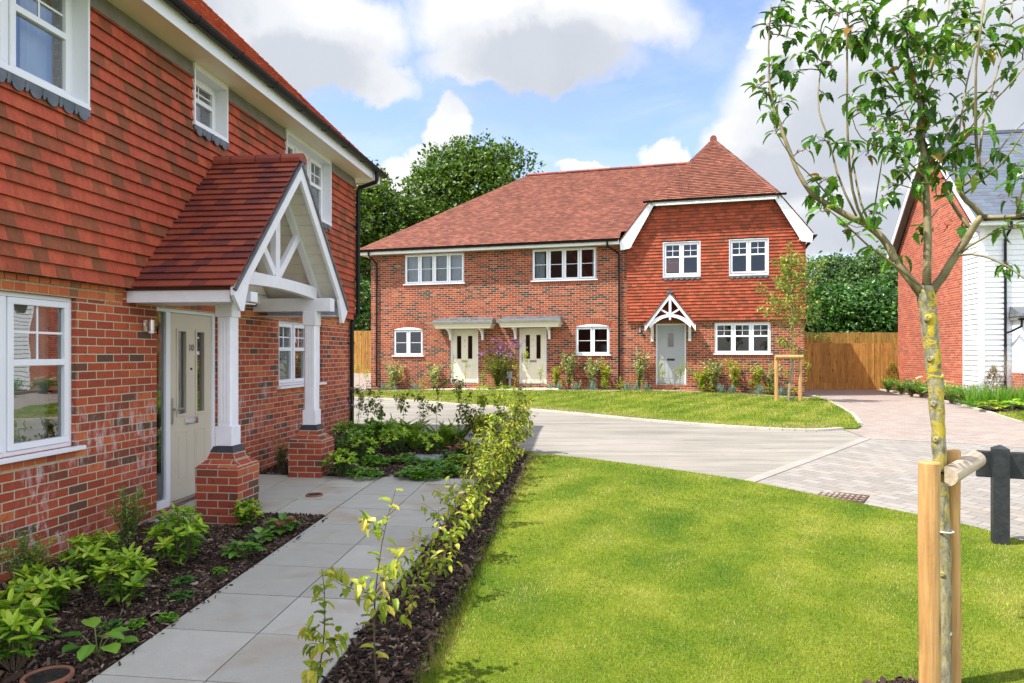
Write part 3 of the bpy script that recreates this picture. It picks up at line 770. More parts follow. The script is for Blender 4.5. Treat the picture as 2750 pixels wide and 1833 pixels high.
# ================================================================== HOUSE 2 (terrace across the road)
V2 = -5127.0; tt = math.hypot(V2-CX, F); ct2, st2 = (CX-V2)/tt, F/tt
P2 = (265/F*24.6, 24.6); TH2 = -math.asin(st2)
def W2(s, y, z=None):
    X = P2[0]+s*ct2+y*st2; Y = P2[1]-s*st2+y*ct2
    return (X, Y, gz(X, Y) if z is None else z)
h2 = empty('terraced_house', (P2[0], P2[1], 0), TH2, 'terrace of three red brick homes across the road with a red tiled hipped roof', 'house')
f2 = Fr((0, 0, 0), (1, 0, 0), (0, -1, 0))
SL, SG, SR, DB = -9.22, .57, 6.26, 9.9
a1 = (-7.81, 4.28, -5.42, 5.405); a2 = (-2.82, 4.27, -.5, 5.405); a3 = (1.80, 4.29, 3.0, 5.42); a4 = (3.95, 4.28, 5.15, 5.42)
g1 = (-8.28, 1.585, -7.06, 2.57); g2 = (-1.24, 1.625, -.04, 2.61); g3 = (3.47, 1.66, 5.24, 2.69)
d1 = (-5.97, .56, -4.87, 2.56); d2 = (-3.31, .56, -2.29, 2.58); d3 = (1.54, .60, 2.55, 2.68)
mb = MB(); wall(mb, f2, SL, SR, -.2, 5.45, [a1, a2, a3, a4, g1, g2, g3, d1, d2, d3])
mb.prism([f2.p(.62, 5.45), f2.p(6.26, 5.45), f2.p(5.2, 6.88), f2.p(1.65, 6.88)], (0, .3, 0))
wall(mb, Fr((SR, 0, 0), (0, 1, 0), (1, 0, 0)), .3, DB, -.2, 5.45); wall(mb, Fr((SL, 0, 0), (0, -1, 0), (-1, 0, 0)), -DB, -.3, -.2, 5.45)
wall(mb, Fr((0, DB, 0), (-1, 0, 0), (0, 1, 0)), -SR, -SL, -.2, 5.45)
mb.build('wall', M['brick_far'], h2)
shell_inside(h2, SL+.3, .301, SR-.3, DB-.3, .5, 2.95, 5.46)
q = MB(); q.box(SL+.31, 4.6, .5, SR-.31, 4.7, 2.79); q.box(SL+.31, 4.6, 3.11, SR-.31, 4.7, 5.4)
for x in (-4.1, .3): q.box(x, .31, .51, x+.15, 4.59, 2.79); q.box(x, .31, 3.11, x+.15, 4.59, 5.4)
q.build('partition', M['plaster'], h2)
window(h2, f2, *a1, 4, 'bar', curtains=[(-7.75, -7.25, 'curtain'), (-7.15, -6.85, 'curtain'), (-6.55, -6.1, 'curtain_grey'), (-5.98, -5.5, 'curtain')], recess=.03)
window(h2, f2, *a2, 4, 'bar', curtains=[(-2.75, -2.4, 'curtain'), (-.68, -.55, 'curtain')], recess=.03, tilt_open=(0, 3))
w3 = window(h2, f2, *a3, 2, 'grid', sill=False, recess=-.02, boxed=(.075, None), apron=(.092, .05), label='upper window with the coral reserved poster')
window(h2, f2, *a4, 2, 'grid', sill=False, recess=-.02, boxed=(.075, None), apron=(.092, .05))
window(h2, f2, *g1, 2, 'bar', arch=.085); window(h2, f2, *g2, 2, 'bar', arch=.085)
window(h2, f2, *g3, 3, 'grid', recess=.03)
# the poster behind the glass of the upper window
q = MB(); fr = f2; fr.box(q, 1.90, 4.43, -.012, 2.33, 4.87, -.008); ps = q.build('poster', M['poster'], h2)
text_mesh('poster_text', "it's", .075, M['poster_white'], ps, f2.p(1.985, 4.80, -.006), f2.U, f2.N, .001)
text_mesh('poster_text', "reserved", .098, M['poster_white'], ps, f2.p(2.115, 4.725, -.006), f2.U, f2.N, .001)
# brick arches, sills
def arch_ring(fr, u0, u1, v, rise, th=.2):
    n = 17; ar = MB(); mo = MB(); inn = []; out = []
    for k in range(n+1):
        x = 2*k/n-1; u = u0+(u1-u0)*k/n; inn.append((u, v+rise*(1-x*x))); out.append((u+x*.05, v+rise*(1-x*x)+th-.02*x*x))
    mo.prism([fr.p(*p, .0012) for p in inn]+[fr.p(*p, .0012) for p in out[::-1]], fr.N*.0012)
    for k in range(n):
        m = .07
        a, b, c, d = [np.array(z) for z in (inn[k], inn[k+1], out[k+1], out[k])]
        A = a+(b-a)*m; B = b+(a-b)*m; C = c+(d-c)*m; D = d+(c-d)*m
        ar.prism([fr.p(*p, -.01) for p in (A, B, C, D)], fr.N*.016)
    o = ar.build('brick_arch', M['brick_arch_far'], h2); mo.build('mortar_bed', M['mortar'], o)
arch_ring(f2, g1[0]-.03, g1[2]+.03, g1[3], .09); arch_ring(f2, g2[0]-.03, g2[2]+.03, g2[3], .09)
for gq in (g1, g2, g3, a1, a2): edge_bricks(h2, f2, gq[0]-.04, gq[2]+.04, gq[1]-.145, gq[1]-.045, 'brick_sill', mat='brick_arch_far')
edge_bricks(h2, f2, SG, SR, 2.70, 2.765, 'brick_course', .1, mat='brick_arch_far')
# tile hanging on the gable
ZT2 = 2.78
def sp2(v):
    z = v+ZT2
    if z < 5.42: return [(SG-.01, SR+.03)]
    k = (z-5.42)/1.3
    return [(.62+k, 6.26-k)] if z < 6.72 else []
hl = [(w_[0]-.02, w_[1]-.03-ZT2, w_[2]+.02, w_[3]+.02-ZT2) for w_ in (a3, a4)]
q = MB(); wall(q, f2, SG, SR, ZT2, 5.42, [(w_[0]-.02, w_[1]-.02, w_[2]+.02, w_[3]+.021) for w_ in (a3, a4)], th=.045, w=.05, back=False)
q.prism([f2.p(.62, 5.421, .05), f2.p(6.2, 5.421, .05), f2.p(5.25, 6.72, .05), f2.p(1.60, 6.72, .05)], (0, .045, 0)); q.build('tile_backing', M['underlay'], h2)
tiles('wall_tile', M['tile_hung_far'], h2, (0, -.052, ZT2), (1, 0, 0), (0, 0, 1), (0, -1, 0), int(3.95/.108), minus(sp2, hl), .108, .165, .040, .012, .002)
q = MB(); q.prism([f2.p(1.55, 6.66, .04), f2.p(5.3, 6.66, .04), f2.p(5.2, 6.88, .04), f2.p(1.65, 6.88, .04)], (0, -.05, 0)); q.build('lead_flashing', M['lead_brown'], h2)
# main eaves
E2 = 5.56
q = MB(); q.box(SL-.33, -.33, 5.43, SG-.22, .0, 5.449); q.box(SL-.33, 0, 5.43, SL, DB, 5.449); q.build('soffit', M['soffit'], h2)
q = MB(); q.box(SL-.35, -.35, 5.41, SG-.24, -.331, E2); q.box(SL-.35, -.33, 5.41, SL-.331, DB, E2); q.build('fascia', M['upvc'], h2)
q = MB(); gutter(q, (SL-.45, -.41, E2), (.31, -.41, E2), (0, -1, 0), .055); gutter(q, (SL-.41, -.35, E2), (SL-.41, DB, E2), (-1, 0, 0), .055); q.build('gutter', M['gutter'], h2)
for x in (-8.95, .30):
    xo = x-.16 if x < 0 else x-.36
    downpipe('downpipe', h2, [(xo, -.41, E2-.04), (xo, -.41, E2-.17), (xo+.02, -.38, E2-.21), (x-.02, -.10, E2-.42), (x, -.06, E2-.48), (x, -.06, .42)], .035, [((x, -.06, 4.7), (0, .05)), ((x, -.06, 3.2), (0, .05)), ((x, -.06, 1.7), (0, .05))])
# main roof
P35 = math.tan(R(35.2)); hh = 5.32; e0 = -.38; xl = SL-.38; cz = math.cos(R(35.2)); szz = math.sin(R(35.2)); Lr = hh/cz
zr = E2+.03+hh*P35; yr = e0+hh; ez = E2+.03; yb = e0+2*hh; vB = (.42)/cz
q = MB(); q.poly([(xl, e0, ez), (.36, e0, ez), (.36, .05, ez+.43*P35), (3.4, .05, ez+.43*P35), (3.4, yr, zr), (xl+hh, yr, zr)])
q.poly([(xl, yb, ez), (xl, e0, ez), (xl+hh, yr, zr)]); q.poly([(xl+hh, yr, zr), (3.4, yr, zr), (3.4, yb, ez), (xl, yb, ez)])
r2 = q.build('roof', M['underlay'], h2)
tiles('roof_tile', M['tile_roof'], r2, (0, e0, ez), (1, 0, 0), (0, cz, szz), (0, -szz, cz), int(Lr/.1), poly_spans([(xl, 0), (.36, 0), (.36, vB), (3.4, vB), (3.4, Lr), (xl+hh, Lr)]), .1, .165, .030, .022)
q = MB(); hips(q, (xl, e0, ez), (xl+hh, yr, zr), (-1, -1, 1.6), .2, .125); q.build('hip_tile', M['tile_roof'], r2)
q = MB(); x = xl+hh-.05
while x < 2.6:
    prof = [(cos(k)*.12, sin(k)*.08) for k in np.linspace(-.3, pi+.3, 8)]; q.prism([(x, yr+p, zr+.005+z) for p, z in prof], (.435, 0, 0)); x += .45
q.build('ridge_tile', M['tile_porch'], r2)
# gable roof with half hip
GS = 1.3; gc = 3.42; gw = 3.07; gz0 = 5.50; ga = gz0+gw*GS; nl_ = math.hypot(1, GS); hw_ = 2.05; zh = ga-hw_*GS; ya = 2.28; yf = -.30
q = MB()
for sg in (-1, 1):
    q.poly([(gc+sg*gw, yf, gz0), (gc+sg*gw, DB+.3, gz0), (gc, DB+.3, ga), (gc, ya, ga), (gc+sg*hw_, yf, zh)][::sg])
q.poly([(gc-hw_, yf, zh), (gc+hw_, yf, zh), (gc, ya, ga)])
r3 = q.build('gable_roof', M['underlay'], h2)
for sg in (-1, 1):
    Ls = gw*nl_; th_ = (gw-hw_)*nl_
    tiles('roof_tile', M['tile_roof'], r3, (gc+sg*gw, 0, gz0), (0, 1, 0), (-sg/nl_, 0, GS/nl_), (sg*GS/nl_, 0, 1/nl_), int(Ls/.1), poly_spans([(yf, 0), (DB+.3, 0), (DB+.3, Ls), (ya, Ls), (yf, th_)]), .1, .165, .030, .022)
Lh = math.hypot(ya-yf, ga-zh); vy, vz = (ya-yf)/Lh, (ga-zh)/Lh
tiles('roof_tile', M['tile_roof'], r3, (gc, yf, zh), (1, 0, 0), (0, vy, vz), (0, -vz, vy), int(Lh/.1), poly_spans([(-hw_, 0), (hw_, 0), (0, Lh)]), .1, .165, .034)
q = MB()
for sg in (-1, 1): hips(q, (gc+sg*(hw_+.02), yf-.02, zh), (gc, ya, ga+.0), (sg*.8, -1, 1.2), .22, .105, .03)
q.build('hip_tile', M['tile_roof'], r3)
q = MB(); q.tube([(gc, ya-.12, ga-.01), (gc, ya+.3, ga+.02)], .12, 10); q.build('ridge_tile', M['tile_porch'], r3)
q = MB(); gutter(q, (gc-hw_-.22, yf-.09, zh-.02), (gc+hw_+.22, yf-.09, zh-.02), (0, -1, 0), .06); q.build('gutter', M['gutter'], h2)
q = MB(); gutter(q, (gc+gw+.07, yf, gz0-.05), (gc+gw+.07, DB, gz0-.05), (1, 0, 0), .06); q.build('gutter', M['gutter'], h2)
yb0 = yf+.02
q = MB(); q.box(gc-hw_+.0, yb0, zh-.17, gc+hw_, yb0+.03, zh-.02); q.build('fascia', M['upvc'], h2)
for sg in (-1, 1):
    x0, z0, x1, z1 = gc+sg*(gw-.0), gz0-.02, gc+sg*(hw_-.0), zh-.02
    pts = [(x0, yb0, z0), (x1, yb0, z1), (gc+sg*(hw_-.12), yb0, zh-.17), (gc+sg*(gw-.36), yb0, gz0-.22), (gc+sg*(gw-.36), yb0, gz0-.24), (x0-sg*.03, yb0, gz0-.30)]
    q = MB(); q.prism(pts, (0, .035, 0)); q.build('bargeboard', M['upvc'], h2)
    q = MB(); q.prism([(x0-sg*.02, yb0+.036, z0-.18), (x0-sg*.02, yb0+.036, z0-.02), (gc+sg*(gw-.40), yb0+.036, gz0+.30), (gc+sg*(gw-.40), yb0+.036, gz0-.20)], (0, .26, 0)); q.build('box_end', M['upvc'], h2)
    q = MB(); q.prism([(x0-sg*.03, yb0+.04, z0-.04), (x1, yb0+.04, z1-.04), (x1, yb0+.04, z1-.055), (x0-sg*.03, yb0+.04, z0-.055)], (0, .30, 0)); q.build('soffit', M['upvc'], h2)
# doors
door(h2, f2, *d1, 'two', '6', 'door_ivory'); door(h2, f2, *d2, 'two', '4', 'door_ivory'); door(h2, f2, *d3, 'plank', '122', 'door_grey')
# lead covered flat canopies
def canopy(s0, s1, zb):
    q = MB(); d = .58
    q.hexa([(s0+.10, -d+.08, zb), (s1-.10, -d+.08, zb), (s1-.10, -.001, zb), (s0+.10, -.001, zb), (s0+.10, -d+.08, zb+.06), (s1-.10, -d+.08, zb+.06), (s1-.10, -.001, zb+.06), (s0+.10, -.001, zb+.06)])
    q.hexa([(s0+.09, -d+.07, zb+.061), (s1-.09, -d+.07, zb+.061), (s1-.09, -.001, zb+.061), (s0+.09, -.001, zb+.061), (s0+.02, -d+.01, zb+.16), (s1-.02, -d+.01, zb+.16), (s1-.02, -.001, zb+.16), (s0+.02, -.001, zb+.16)])
    c = q.build('canopy', M['cream'], h2, bevel=.004)
    q = MB(); q.box(s0-.02, -d-.03, zb+.161, s1+.02, -.001, zb+.245); q.build('canopy_trim', M['lead_brown'], c)
    q = MB(); q.hexa([(s0-.0, -d-.01, zb+.246), (s1+.0, -d-.01, zb+.246), (s1, -.001, zb+.246), (s0, -.001, zb+.246), (s0+.02, -d+.02, zb+.27), (s1-.02, -d+.02, zb+.27), (s1-.10, -.001, zb+.42), (s0+.10, -.001, zb+.42)])
    for k in (.33, .67):
        x = s0+(s1-s0)*k; q.box(x-.11, -.36, zb+.30, x+.11, -.26, zb+.355)
    q.build('lead_cover', M['lead'], c)
    m = (s0+s1)/2
    for sg in (-1, 1):
        x = m+sg*.63; q = MB(); pts = [(x-.04, -.002, zb-.42), (x-.04, -.07, zb-.42)]
        for k in range(8):
            a_ = pi/2*k/7; pts.append((x-.04, -.09-.33*(1-cos(a_)), zb-.34+.29*sin(a_)))
        pts += [(x-.04, -.44, zb-.001), (x-.04, -.002, zb-.001)]
        q.prism(pts, (.08, 0, 0)); q.build('bracket', M['paint'], c, bevel=.004)
canopy(-6.47, -4.15, 2.575); canopy(-3.95, -1.66, 2.60)
# little gabled porch over the grey door
pc, pz, ph, pw, pd = 2.05, 3.70, 1.06, .80, .52
q = MB(); pn = math.hypot(pw, ph)
for sg in (-1, 1): q.prism([(pc+sg*pw, -.001, pz-ph), (pc, -.001, pz), (pc, -.001, pz-.04), (pc+sg*pw, -.001, pz-ph-.04)], (0, -pd, 0))
pr = q.build('porch_roof', M['underlay'], h2)
for sg in (-1, 1): tiles('roof_tile', M['tile_porch'], pr, (pc+sg*(pw+.02), 0, pz-ph-.02), (0, -1, 0), (-sg*pw/pn, 0, ph/pn), (sg*ph/pn, 0, pw/pn), int(pn/.1), lambda v: [(0.06, pd+.03)], .1, .165, .030, .022)
q = MB(); prof = [(cos(k)*.10, sin(k)*.08) for k in np.linspace(-.3, pi+.3, 8)]; q.prism([(pc+p, -.06, pz-.0+z) for p, z in prof], (0, -pd+.02, 0)); q.build('ridge_tile', M['lead'], pr)
for sg in (-1, 1):
    q = MB(); y = -pd-.0
    q.prism([(pc+sg*(pw+.03), y, pz-ph-.02), (pc, y, pz+.02), (pc, y, pz-.19), (pc+sg*(pw-.12), y, pz-ph-.01), (pc+sg*(pw+.03), y, pz-ph-.24)], (0, .03, 0)); q.build('bargeboard', M['paint'], h2)
    q = MB(); q.box(pc+sg*.62-.045, -.001, 2.08, pc+sg*.62+.045, -.09, 2.68); q.bar((pc+sg*.62, -.05, 2.16), (pc+sg*.62, -.46, 2.62), .06, .06); q.box(pc+sg*.62-.04, -pd+.031, 2.60, pc+sg*.62+.04, -.091, 2.68); q.build('bracket', M['paint'], h2)
    q = MB(); q.bar((pc+sg*.03, y+.05, 2.98), (pc+sg*.36, y+.05, 3.17), .04, .06, (0, 0, 1)); q.build('strut', M['paint'], h2)
q = MB(); up = [(pc+u, y+.035, 2.98-.30*(u/.72)**2) for u in np.linspace(-.72, .72, 13)]; lo = [(pc+u, y+.035, 2.88-.36*(u/.66)**2) for u in np.linspace(.66, -.66, 13)]; q.prism(up+lo, (0, .05, 0)); q.build('arched_brace', M['paint'], h2)
q = MB(); q.box(pc-.04, y+.01, 2.86, pc+.04, y+.09, 3.6); q.lathe((pc, y+.05, 2.78), [(.01, -.01), (.034, .01), (.04, .035), (.03, .06), (.02, .08)], 10); q.build('king_post', M['paint'], h2)
lx = W2(1.02, -.002, 2.48); wall_lamp(lx, TH2-pi/2, 'small steel wall lamp on brick left of the grey door across the road')
# grey meter cover by the second cream door
q0 = W2(-3.62, -.16); mt = empty('cable_riser', (q0[0], q0[1], q0[2]), TH2, 'grey plastic cable box on a short pipe between the purple flowers and a cream door', 'utility box')
q = MB(); q.tube([(0, 0, -.05), (0, 0, .40)], .045, 10); q.build('pipe', M['grey_plastic'], mt)
q = MB(); q.box(-.085, -.07, .38, .085, .07, .62); q.build('cover', M['grey_plastic'], mt, bevel=.01)

# ================================================================== HOUSE 3 (right edge)
TH3 = -R(10.5); P3 = (13.45, 20.3); c3, s3 = cos(TH3), sin(TH3)
def W3(x, y, z=None):
    X = P3[0]+x*c3-y*s3; Y = P3[1]+x*s3+y*c3; return (X, Y, gz(X, Y) if z is None else z)
h3 = empty('weatherboard_house', (P3[0], P3[1], 0), TH3, 'house at the right edge with a red brick gable, white weatherboards and a slate roof', 'house')
ff = Fr((0, 0, 0), (1, 0, 0), (0, -1, 0)); fl = Fr((0, 0, 0), (0, -1, 0), (-1, 0, 0))
D3 = 6.7; XR3 = 7.5; ap = 8.95; e3 = 5.45
q = MB(); bayo = (.95, .5, 2.45, 2.45); upo = (1.3, 3.9, 2.5, 5.1)
wall(q, fl, -D3, -.0, -.2, e3); q.prism([(0, 0, e3), (0, D3, e3), (0, D3/2, ap-.15)], (.3, 0, 0))
wall(q, Fr((0, D3, 0), (-1, 0, 0), (0, 1, 0)), -XR3, -.3, -.2, e3); wall(q, Fr((XR3, 0, 0), (0, 1, 0), (1, 0, 0)), .3, D3-.3, -.2, e3)
wall(q, ff, .3, XR3, -.2, e3, [bayo, upo])
q.build('wall', M['brick_right'], h3)
shell_inside(h3, .301, .301, XR3-.3, D3-.3, .4, 2.9, 5.46)
def boards(mb, fr, u0, u1, v0, v1, holes=(), pitch=.15):
    v = v0; sp = minus(lambda z: [(u0, u1)], holes)
    while v < v1:
        for a, b in sp(v+pitch/2):
            mb.add([fr.p(a, v, .028), fr.p(b, v, .028), fr.p(b, v+pitch, .008), fr.p(a, v+pitch, .008), fr.p(a, v, .002), fr.p(b, v, .002), fr.p(b, v+pitch, .002), fr.p(a, v+pitch, .002)],
                   [(0, 1, 2, 3), (4, 5, 1, 0), (3, 2, 6, 7), (5, 6, 2, 1), (0, 3, 7, 4)])
        v += pitch
q = MB(); boards(q, fl, -1.05, -.09, .42, 5.42); q.build('weatherboard', M['weatherboard'], h3)
q = MB(); boards(q, ff, .09, XR3, .42, 5.42, [(.85, 0, 2.55, 3.02), (1.3, 3.9, 2.5, 5.1)]); q.build('weatherboard', M['weatherboard'], h3)
q = MB(); q.box(-.035, -.035, .38, .09, .089, 5.44); q.build('corner_board', M['upvc'], h3)
q = MB(); q.box(-.038, 1.05, .40, -.002, 1.075, 5.44); q.build('edge_trim', M['upvc'], h3)
window(h3, ff, *upo, 2, 'bar', recess=.03, sill=True)
# bay with lead roof
fb_ = Fr((0, -.45, 0), (1, 0, 0), (0, -1, 0))
q = MB(); q.box(.80, -.45, .0, 2.6, -.001, 1.12); q.build('bay_base', M['brick_right'], h3)
q = MB(); q.box(.80, -.42, 1.121, .93, -.03, 2.60); q.box(2.47, -.42, 1.121, 2.6, -.03, 2.60); q.box(.93, -.42, 2.52, 2.47, -.03, 2.60); q.build('bay_frame', M['upvc'], h3)
window(h3, fb_, .93, 1.13, 2.47, 2.52, 3, 'grid', recess=.05, sill=True)
q = MB(); q.box(.72, -.60, 2.601, 2.7, -.03, 2.70); q.build('fascia', M['lead_brown'], h3)
q = MB(); q.hexa([(.70, -.62, 2.701), (2.72, -.62, 2.701), (2.72, -.03, 2.701), (.70, -.03, 2.701), (.75, -.56, 2.79), (2.67, -.56, 2.79), (2.67, -.03, 3.0), (.75, -.03, 3.0)]); q.build('bay_roof', M['lead'], h3)
q = MB(); gutter(q, (.66, -.67, 2.64), (2.75, -.67, 2.64), (0, -1, 0), .055); q.tube([(.74, -.67, 2.6), (.74, -.67, 2.42), (.64, -.3, 2.28), (.60, -.10, 2.25)], .03, 8); q.build('gutter', M['gutter'], h3)
downpipe('downpipe', h3, [(.6, -.42, 5.36), (.6, -.42, 5.2), (.6, -.12, 4.98), (.6, -.08, 4.9), (.6, -.08, .42)], .036, [((.6, -.08, 4.2), (0, .06)), ((.6, -.08, 3.1), (0, .06)), ((.6, -.08, 1.9), (0, .06))])
# roof
xv = -.28; ev = -.38; zz = e3+.02; rp = (ap-zz)/(D3/2-ev)
q = MB(); q.poly([(xv, ev, zz), (XR3+.2, ev, zz), (XR3+.2, D3/2, ap), (xv, D3/2, ap)]); q.poly([(XR3+.2, D3-ev, zz), (xv, D3-ev, zz), (xv, D3/2, ap), (XR3+.2, D3/2, ap)])
r4 = q.build('roof', M['underlay'], h3); Ls = math.hypot(D3/2-ev, ap-zz); vy, vz = (D3/2-ev)/Ls, (ap-zz)/Ls
tiles('roof_slate', M['slate'], r4, (xv, ev, zz), (1, 0, 0), (0, vy, vz), (0, -vz, vy), int(Ls/.2), lambda v: [(0, XR3+.5)], .2, .25, .010, .006, .0005)
tiles('roof_slate', M['slate'], r4, (xv, D3-ev, zz), (1, 0, 0), (0, -vy, vz), (0, vz, vy), int(Ls/.2), lambda v: [(0, XR3+.5)], .2, .25, .010, .006, .0005)
q = MB(); q.prism([(xv, D3/2-.14, ap-.09), (xv, D3/2, ap+.05), (xv, D3/2+.14, ap-.09)], (XR3+.5, 0, 0)); q.build('ridge_tile', M['blue_cap'], r4)
for sg in (0, 1):
    ys = ev if sg == 0 else D3-ev; d_ = 1 if sg == 0 else -1
    q = MB(); q.prism([(xv+.0, ys, zz-.02), (xv, D3/2, ap-.02), (xv, D3/2, ap-.27), (xv, ys+d_*.12, zz-.20), (xv, ys, zz-.22)], (.03, 0, 0)); q.build('bargeboard', M['upvc'], h3)
    q = MB(); q.prism([(xv+.031, ys+d_*.05, zz-.12), (xv+.031, D3/2, ap-.14), (xv+.031, D3/2, ap-.16), (xv+.031, ys+d_*.05, zz-.14)], (.25, 0, 0)); q.build('soffit', M['lead_brown'], h3)
q = MB(); q.box(xv+.03, ev, zz-.19, XR3+.2, ev+.02, zz-.01); q.box(xv+.03, ev+.021, zz-.18, XR3+.2, -.03, zz-.165); q.build('fascia', M['upvc'], h3)
q = MB(); gutter(q, (xv-.02, ev-.06, zz-.02), (XR3+.2, ev-.06, zz-.02), (0, -1, 0), .055); q.build('gutter', M['gutter'], h3)
# ================================================================== GROUND
def clip_cell(poly, x0, y0, x1, y1):
    for ax, lim, sg in ((0, x0, 1), (0, x1, -1), (1, y0, 1), (1, y1, -1)):
        out = []; n = len(poly)
        for i in range(n):
            a, b = poly[i], poly[(i+1) % n]; ia = (a[ax]-lim)*sg >= 0; ib = (b[ax]-lim)*sg >= 0
            if ia: out.append(a)
            if ia != ib:
                t = (lim-a[ax])/(b[ax]-a[ax]); out.append((a[0]+(b[0]-a[0])*t, a[1]+(b[1]-a[1])*t))
        poly = out
        if len(poly) < 3: return None
    return poly
def sheet(name, poly, off, mat, cell=.5, skirt=0):
    xs = [p[0] for p in poly]; ys = [p[1] for p in poly]; mb = MB()
    # make it counter-clockwise
    A = sum(poly[i][0]*poly[(i+1) % len(poly)][1]-poly[(i+1) % len(poly)][0]*poly[i][1] for i in range(len(poly)))
    if A < 0: poly = poly[::-1]
    i0, i1 = math.floor(min(xs)/cell), math.ceil(max(xs)/cell); j0, j1 = math.floor(min(ys)/cell), math.ceil(max(ys)/cell)
    for i in range(i0, i1):
        for j in range(j0, j1):
            c = clip_cell(list(poly), i*cell, j*cell, (i+1)*cell, (j+1)*cell)
            if not c: continue
            # triangulated fan through the corner heights
            mb.add([(x, y, gz(x, y)+off) for x, y in c], [tuple(range(len(c)))])
    if skirt:
        n = len(poly)
        for i in range(n):
            a, b = poly[i], poly[(i+1) % n]; m = max(1, int(math.dist(a, b)/cell))
            for k in range(m):
                p = [a[t]+(b[t]-a[t])*k/m for t in (0, 1)]; q_ = [a[t]+(b[t]-a[t])*(k+1)/m for t in (0, 1)]
                mb.quad((*p, gz(*p)+off-skirt), (*q_, gz(*q_)+off-skirt), (*q_, gz(*q_)+off), (*p, gz(*p)+off))
    me_ = mb.build(name, mat, None); tag(me_, kind='structure')
    return me_
def smooth_line(pts, n=6):
    P = [np.array(p[:2]) for p in pts]; P = [2*P[0]-P[1]]+P+[2*P[-1]-P[-2]]; out = []
    for i in range(1, len(P)-2):
        for k in range(n):
            t = k/n; a, b, c, d = P[i-1:i+3]
            out.append(tuple(.5*((2*b)+(-a+c)*t+(2*a-5*b+4*c-d)*t*t+(-a+3*b-3*c+d)*t**3)))
    out.append(tuple(P[-2])); return out
def strip(name, pts, w, z0, z1, mat, seg=0):
    """kerb / edging: box section along a line"""
    mb = MB(); n = len(pts)
    for i in range(n-1):
        a, b = np.array(pts[i][:2]), np.array(pts[i+1][:2]); t = b-a; L = np.linalg.norm(t); 
        if L < 1e-4: continue
        t /= L; nn = np.array([-t[1], t[0]])*w/2; e = t*0.002
        q_ = [a-nn+e, b-nn-e, b+nn-e, a+nn+e]
        mb.hexa([(*p, gz(*p)+z0) for p in q_]+[(*p, gz(*p)+z1) for p in q_])
    return tag(mb.build(name, mat, None), kind='structure')

def m_ground(name, c0, c1, fine=60, med=1.2, rough=.9, bump=.4):
    t = NT(name); c = t.coord(); n1 = t.noise(c, fine, 4, .7); n2 = t.noise(c, med, 4)
    col = t.ramp(n1, [(.3, c0), (.7, c1)]); col = t.mix(.5, col, t.ramp(n2, [(.3, .75), (.7, 1.2)]), 'MULTIPLY')
    t.bsdf(col, rough, n1, bump, .004, .2); return t.done()
def m_road():
    t = NT('pale_asphalt'); c = t.coord(); n1 = t.noise(c, 130, 4, .8); n2 = t.noise(c, .5, 5, .6); n3 = t.noise(t.mapping(c, rot=(0, 0, -.75), scale=(.25, 2.2, 1)), 1.5, 4, .6)
    col = t.ramp(n1, [(.3, (.18, .165, .14)), (.7, (.30, .275, .235))]); col = t.mix(.8, col, t.ramp(n2, [(.3, .78), (.68, 1.15)]), 'MULTIPLY')
    col = t.mix(.9, col, t.ramp(n3, [(.35, .80), (.6, 1.12)]), 'MULTIPLY'); n4 = t.noise(t.mapping(c, rot=(0, 0, .9), scale=(.35, 3, 1)), 1.1, 3, .5, 2.5); col = t.mix(t.math('MULTIPLY', t.ramp(n4, [(.60, 0), (.66, 1)]), .35), col, (.12, .11, .10)); t.bsdf(col, .85, n1, .3, .003, .25); return t.done()
def m_slab(name, w, h, c0, c1, mortar, ang=0, off=.5, ms=.006, stain=.5, loc=(0, 0)):
    t = NT(name); c = t.coord(); m = t.mapping(c, rot=(0, 0, ang), loc=(loc[0], loc[1], 0)); b = t.n('TexBrick'); t.l(m, b.inputs['Vector'])
    b.offset = off; b.inputs['Scale'].default_value = 1; b.inputs['Brick Width'].default_value = w; b.inputs['Row Height'].default_value = h; b.inputs['Mortar Size'].default_value = ms
    b.inputs['Mortar Smooth'].default_value = .2
    b.inputs['Color1'].default_value = (0, 0, 0, 1); b.inputs['Color2'].default_value = (1, 1, 1, 1)
    n1 = t.noise(c, 150, 4, .75); n2 = t.noise(c, 1.3, 4, .5, .3)
    col = t.ramp(b.outputs['Color'], [(0, c0), (1, c1)]); col = t.mix(.8, col, t.ramp(n1, [(.3, .82), (.7, 1.15)]), 'MULTIPLY')
    col = t.mix(t.math('MULTIPLY', t.ramp(n2, [(.52, 0), (.66, 1)]), stain), col, (.36, .25, .14))
    col = t.mix(t.ramp(t.noise(c, .45, 3), [(.4, 0), (.7, .3)]), col, (.16, .15, .13)) if stain > .2 else col
    col = t.mix(b.outputs['Fac'], col, mortar); h_ = t.math('ADD', t.math('SUBTRACT', 1, b.outputs['Fac']), t.math('MULTIPLY', n1, .2))
    t.bsdf(col, .8, h_, .5, .005, .25); return t.done()
M['road'] = m_road()
M['slab'] = m_slab('pale_concrete_slab', .6, .6, (.36, .36, .33), (.42, .415, .385), (.12, .11, .09), 0, 0, .0035, .35)
M['slab_warm'] = m_slab('warm_paving_slab', .45, .45, (.50, .44, .37), (.56, .50, .43), (.3, .26, .2), TH2, 0, .005, .1)
M['block_grey'] = m_slab('grey_block_paving', .24, .16, (.22, .20, .178), (.29, .265, .238), (.11, .095, .08), .98, .5, .0045, .12)
M['block_pink'] = m_slab('pink_block_paving', .21, .105, (.25, .20, .175), (.33, .275, .24), (.18, .145, .125), .18, .5, .006, .1)
M['kerb'] = m_ground('pale_kerb_concrete', (.38, .355, .31), (.50, .465, .41), 60, 2, .85)
M['pebble'] = m_ground('pale_gravel', (.12, .10, .07), (.48, .42, .30), 45, 3, .9, 1)
